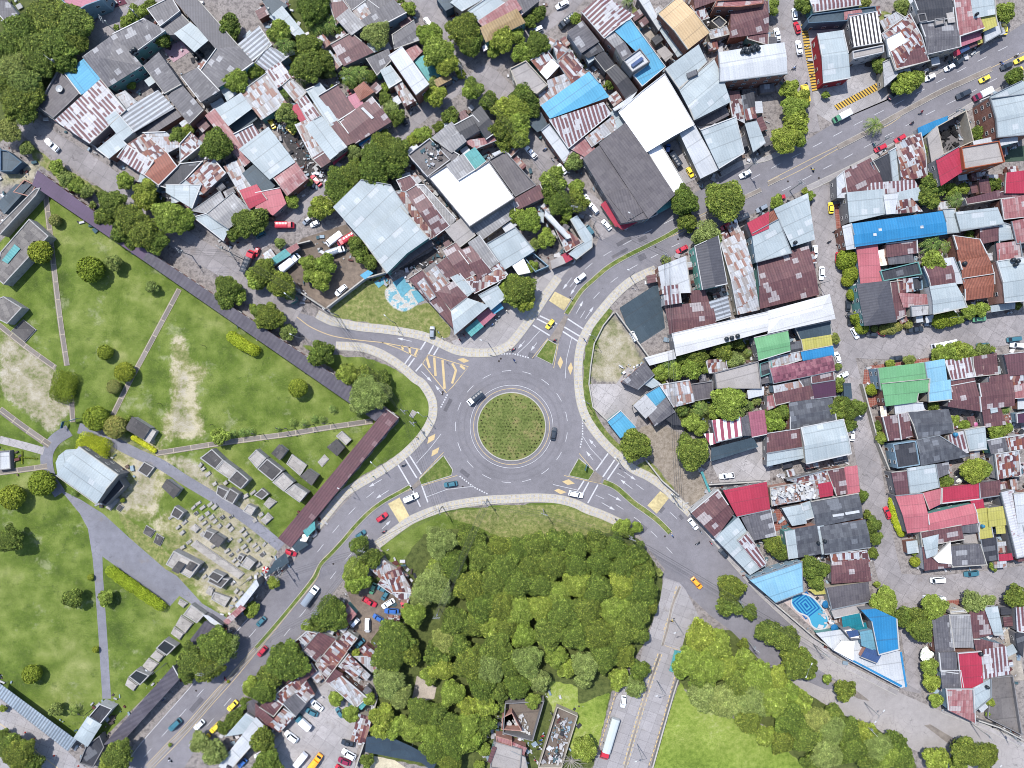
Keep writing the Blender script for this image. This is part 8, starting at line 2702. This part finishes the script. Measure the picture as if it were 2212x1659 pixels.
def pool():
    T33 = lambda s: [(*W(px(3, 3, *nums(t)), .12).xy,) for t in s.split()]; P = smooth([Vector((*nums(t), 0)) for t in '215,165 290,150 370,175 440,240 495,320 520,390 490,450 430,458 375,425 340,350 260,312 205,250 200,200 215,165'.split()], 5)[:-1]; P = [Vector((*W(px(3, 3, p.x, p.y), .1).xy, 0)) for p in P]
    cen = sum(P, Vector()) / len(P); o = root('swimming_pool', (cen.x, cen.y, 0), 0, 'kidney shaped swimming pool with nested blue rectangles on its floor', 'swimming pool'); Q = [p - cen for p in P]
    t = NT('pool_water'); t.b.inputs['Base Color'].default_value = alb((84, 178, 214)); t.b.inputs['Roughness'].default_value = .08; t.bump(t.noise(t.pos(), 1.5, 3), .15, .05)
    tri = tessellate_polygon([Q]); f = [tuple(a if (Q[a[1]] - Q[a[0]]).cross(Q[a[2]] - Q[a[0]]).z > 0 else a[::-1]) for a in tri]; mk('water', [Vector((q.x, q.y, .32)) for q in Q], f, t.m, o); Qc = Q + [Q[0], Q[1]]; v, f, u = ribbon_geo(Qc, .5, .4, .4); mk('rim', v, f, M['frame_white'], o)
    ctr = W(px(3, 3, 327, 252), .1); ctr.z = 0; ax = (W(px(3, 3, 410, 300)) - W(px(3, 3, 318, 178))).normalized(); ax.z = 0; ax = Vector((.62, -.78, 0)).normalized(); ay = Vector((-ax.y, ax.x, 0)); b = MB()
    m2 = plain('pool_tile', (40, 108, 178), .08, .3)
    for k, (hx, hy) in enumerate(((3.7, 2.9), (2.8, 2.0), (1.9, 1.1))):
        for sx, sy, wx, wy in ((0, hy, hx, .22), (0, -hy, hx, .22), (hx - .2, 0, .22, hy), (-hx + .2, 0, .22, hy)):
            c0 = ctr - cen + ax * sx + ay * sy; b.add([Vector((*(c0 + ax * a * wx + ay * q * wy).xy, .335 + .004 * k + (.002 if sy else 0))) for a, q in ((-1, -1), (1, -1), (1, 1), (-1, 1))], [(0, 1, 2, 3)])
    c0 = ctr - cen; b.add([Vector((*(c0 + ax * a * .9 + ay * q * .4).xy, .34)) for a, q in ((-1, -1), (1, -1), (1, 1), (-1, 1))], [(0, 1, 2, 3)]); b.build('floor_pattern', m2, o)
    b = MB(); 
    for k in range(4): p = W(px(3, 3, 470 + k * 7, 335 + k * 10), .1); b.box((p.x - cen.x, p.y - cen.y, .36), (1.2 - k * .2, .35, .1))
    b.build('steps', M['frame_white'], o)
def yard_wall(rest):
    w, s = rest.split(' ', 1); w, h = nums(w); P = [Vector((*W(p, h).xy, 0)) for p in path(s)]; c = sum(P, Vector()) / len(P); v, f, u = ribbon_geo([p - c for p in P], w, h, h); o = root('boundary_wall', c, 0, None, 'wall'); mk('wall_face', v, f, WM[['white', 'grey', 'cream', 'grey'][len(POST) % 4]], o); v, f, u = ribbon_geo([p - c for p in P], w + .12, h + .08, .08); mk('coping', v, f, M['kerb'], o); POST.append((o, 'long %s boundary wall' % ('low' if h < 2 else 'tall'), c))
def wires():
    for i, line in enumerate(WIRES):
        P = []
        for tok in line.split():
            P.append(WTOP.get(tok))
        P = [p for p in P if p is not None]
        for a, b in zip(P, P[1:]):
            m = MB(); d = (b - a).normalized(); n = Vector((-d.y, d.x, 0)); k = 14
            for oy, dz in ((-1, 0), (-.35, 0), (.35, 0), (1, 0), (-.8, -1.25), (.8, -1.25)):
                m.tube([a.lerp(b, j / k) + n * oy + Vector((0, 0, dz + .25 - 1.1 * 4 * (j / k) * (1 - j / k))) for j in range(k + 1)], .03, 3, False)
            o = m.build('power_cable', M['wire']); tag(o, None, 'power cable'); POST.append((o, 'sagging bundle of overhead power cables', (a + b) / 2))
def cemetery_cross(): pass
# ------------------------------------------------------------------ labels
STOPW = {'with', 'beside', 'by', 'at', 'near', 'in', 'on', 'behind', 'under', 'next', 'facing', 'over', 'above', 'below', 'from', 'between', 'against', 'of', 'among', 'pointing', 'edging', 'seen'}
ORD = ['first', 'second', 'third', 'fourth', 'fifth', 'sixth', 'seventh', 'eighth', 'ninth', 'tenth', 'eleventh', 'twelfth', 'thirteenth', 'fourteenth', 'fifteenth', 'sixteenth', 'seventeenth', 'eighteenth', 'nineteenth', 'twentieth'] + ['later'] * 60
def label_all():
    full = [h[2] for h in HOUSES]; shorts = {}
    for h in HOUSES:
        w = h[2].split(); k = next((i for i, x in enumerate(w) if x in STOPW and i > 1), len(w)); s = ' '.join(w[:k]); shorts.setdefault(s, []).append(h)
    LM = [(s, sum(v[0][0], Vector()) / len(v[0][0])) for s, v in shorts.items() if len(v) == 1 and 2 <= len(s.split()) <= 7]
    LM = [(s if s.split()[0] not in ('the',) else s, p) for s, p in LM]; LM.append(('central roundabout circle', W((512, 427))))
    used = {}
    items = []
    for o, kind, R, p in TREES:
        if kind[0] == 'H': d = {'d': 'clipped dark hedge', 'l': 'bright rounded hedge', 'y': 'yellow flowering hedge', 'b': 'thin low hedge line'}[kind[1]]; g = 'clipped hedges'
        elif kind == 'p': d = ('tall ' if R > 3.5 else 'small ') + 'palm with spreading fronds'; g = 'palms between the houses'
        elif kind in 'bx': d = ('large ' if R > 3.4 else 'small ' if R < 1.8 else '') + KN[kind] + (' bush' if kind == 'b' else ' ball bush'); g = 'clipped round bushes'
        elif kind == 'w': d = 'white flowering shrub'; g = 'flowering shrubs'
        else: d = ('broad ' if R > 4.6 else 'small ' if R < 3 else 'medium ') + KN[kind] + (' tree' if R >= 2.3 else ' shrub'); g = 'leafy trees and shrubs of the town'
        items.append((o, d, g, p))
    for o, d, p in VEH: items.append((o, d, 'vehicles on the streets and yards', p))
    for o, d, p in MOTO: items.append((o, d, 'motorcycles', p))
    for o, d, p in PEOPLE: items.append((o, d, 'people out on the streets', p))
    for o, d, p in POST: items.append((o, d, d.split(' with')[0] + 's', p))
    by = {}
    for o, d, g, p in items:
        b = sorted(LM, key=lambda q: (q[1] - p).length)[0]; by.setdefault((d, b[0]), []).append(((b[1] - p).length, o, g, b))
    for (d, b), L in by.items():
        L.sort(key=lambda q: q[0]); tree_ = any(x in d for x in ('tree', 'shrub', 'bush', 'palm', 'hedge'))
        for i, (dist, o, g, bb) in enumerate(L):
            on = 'on' if 'tank' in d and False else 'beside' if dist < 9 else 'out from' ; 
            s = '%s %s the %s' % (d, on, b) if len(L) == 1 else '%s %s out from the %s' % (ORD[i], d, b)
            w = s.split(); s = ' '.join(w[:16]); o['label'] = s; o['group'] = g
# ------------------------------------------------------------------ build everything
build_ground(); build_roads()
lines = DATA.strip().splitlines(); col = row = 0; gz = .09; pend = None; later = []
n = len(lines)
for i, line in enumerate(lines):
    body, _, lab = line.partition('|'); tok = body.split(); k = tok[0] if tok else ''
    if k == 'T': col, row = int(tok[1]), int(tok[2])
    elif k == 'b':
        ex = []; j = i + 1
        while j < n and lines[j].startswith('+'): ex.append((lines[j][1:].split(), '')); j += 1
        build_house(tok[1:], lab.strip(), col, row, ex)
    else: later.append((col, row, tok))
fit_windows()
for col, row, tok in later:
    k = tok[0] if tok else ''
    if k == 't':
        if tok[1] == 'p': palm(col, row, *map(float, (tok[2].split(',') + [tok[3]])))
        else: tree(tok[1], col, row, *map(float, (tok[2].split(',') + [tok[3]])))
    elif k == 'H': hedge(tok[1], float(tok[2]), tok[3:], col, row)
    elif k == 'c': vehicle(tok[1], tok[2], nums(tok[3]), nums(tok[4]), tok[5] if len(tok) > 5 else None, col, row)
    elif k == 'g': gz += .004; poly('yard_floor', [px(col, row, *nums(t)) for t in tok[2:]], GMAT[tok[1]], gz)
    elif k == 'm': motorcycle(col, row, *nums(tok[1]), float(tok[2]) >= 25, rnd.choice([.5, .6, 3.7, -.9, 2.2]))
    elif k == 'P': q = W(px(col, row, *nums(tok[1])), 1); person((q.x, q.y, .16), rnd.uniform(0, 6), False, 'walking along the pavement')
    elif k in ('lamp', 'parklamp', 'lampw', 'lamp2'): lamp(col, row, *nums(tok[1]), k)
    elif k == 'pole': pole(col, row, *nums(tok[1]), '%d%d:%s' % (col, row, tok[1]))
    elif k == 'w': small('w', col, row, (*nums(tok[1]), float(tok[2])))
    elif k == 'dish': small('dish', col, row, (*nums(tok[1]), float(tok[2])), 'the brown terrace roof' if row == 0 else 'the junk covered terrace roof')
    elif k == 'U': small('U', col, row, (*nums(tok[2]), float(tok[3])), tok[1])
    elif k == 's': small('s', col, row, (*nums(tok[1]), float(tok[2])))
    elif k in ('cone', 'sg', 'st'): small(k, col, row, (*nums(tok[1]), 0))
    elif k == 'j': debris(tok[1:], col, row)
    elif k == 'J': debris(tok[3:], col, row, float(tok[1]), tok[2])
    elif k == 'pool': pool()
for w_ in WALLS: yard_wall(w_)
fill_sheds(); thin_out(); grave_rows(); town_litter(); wires(); label_all()
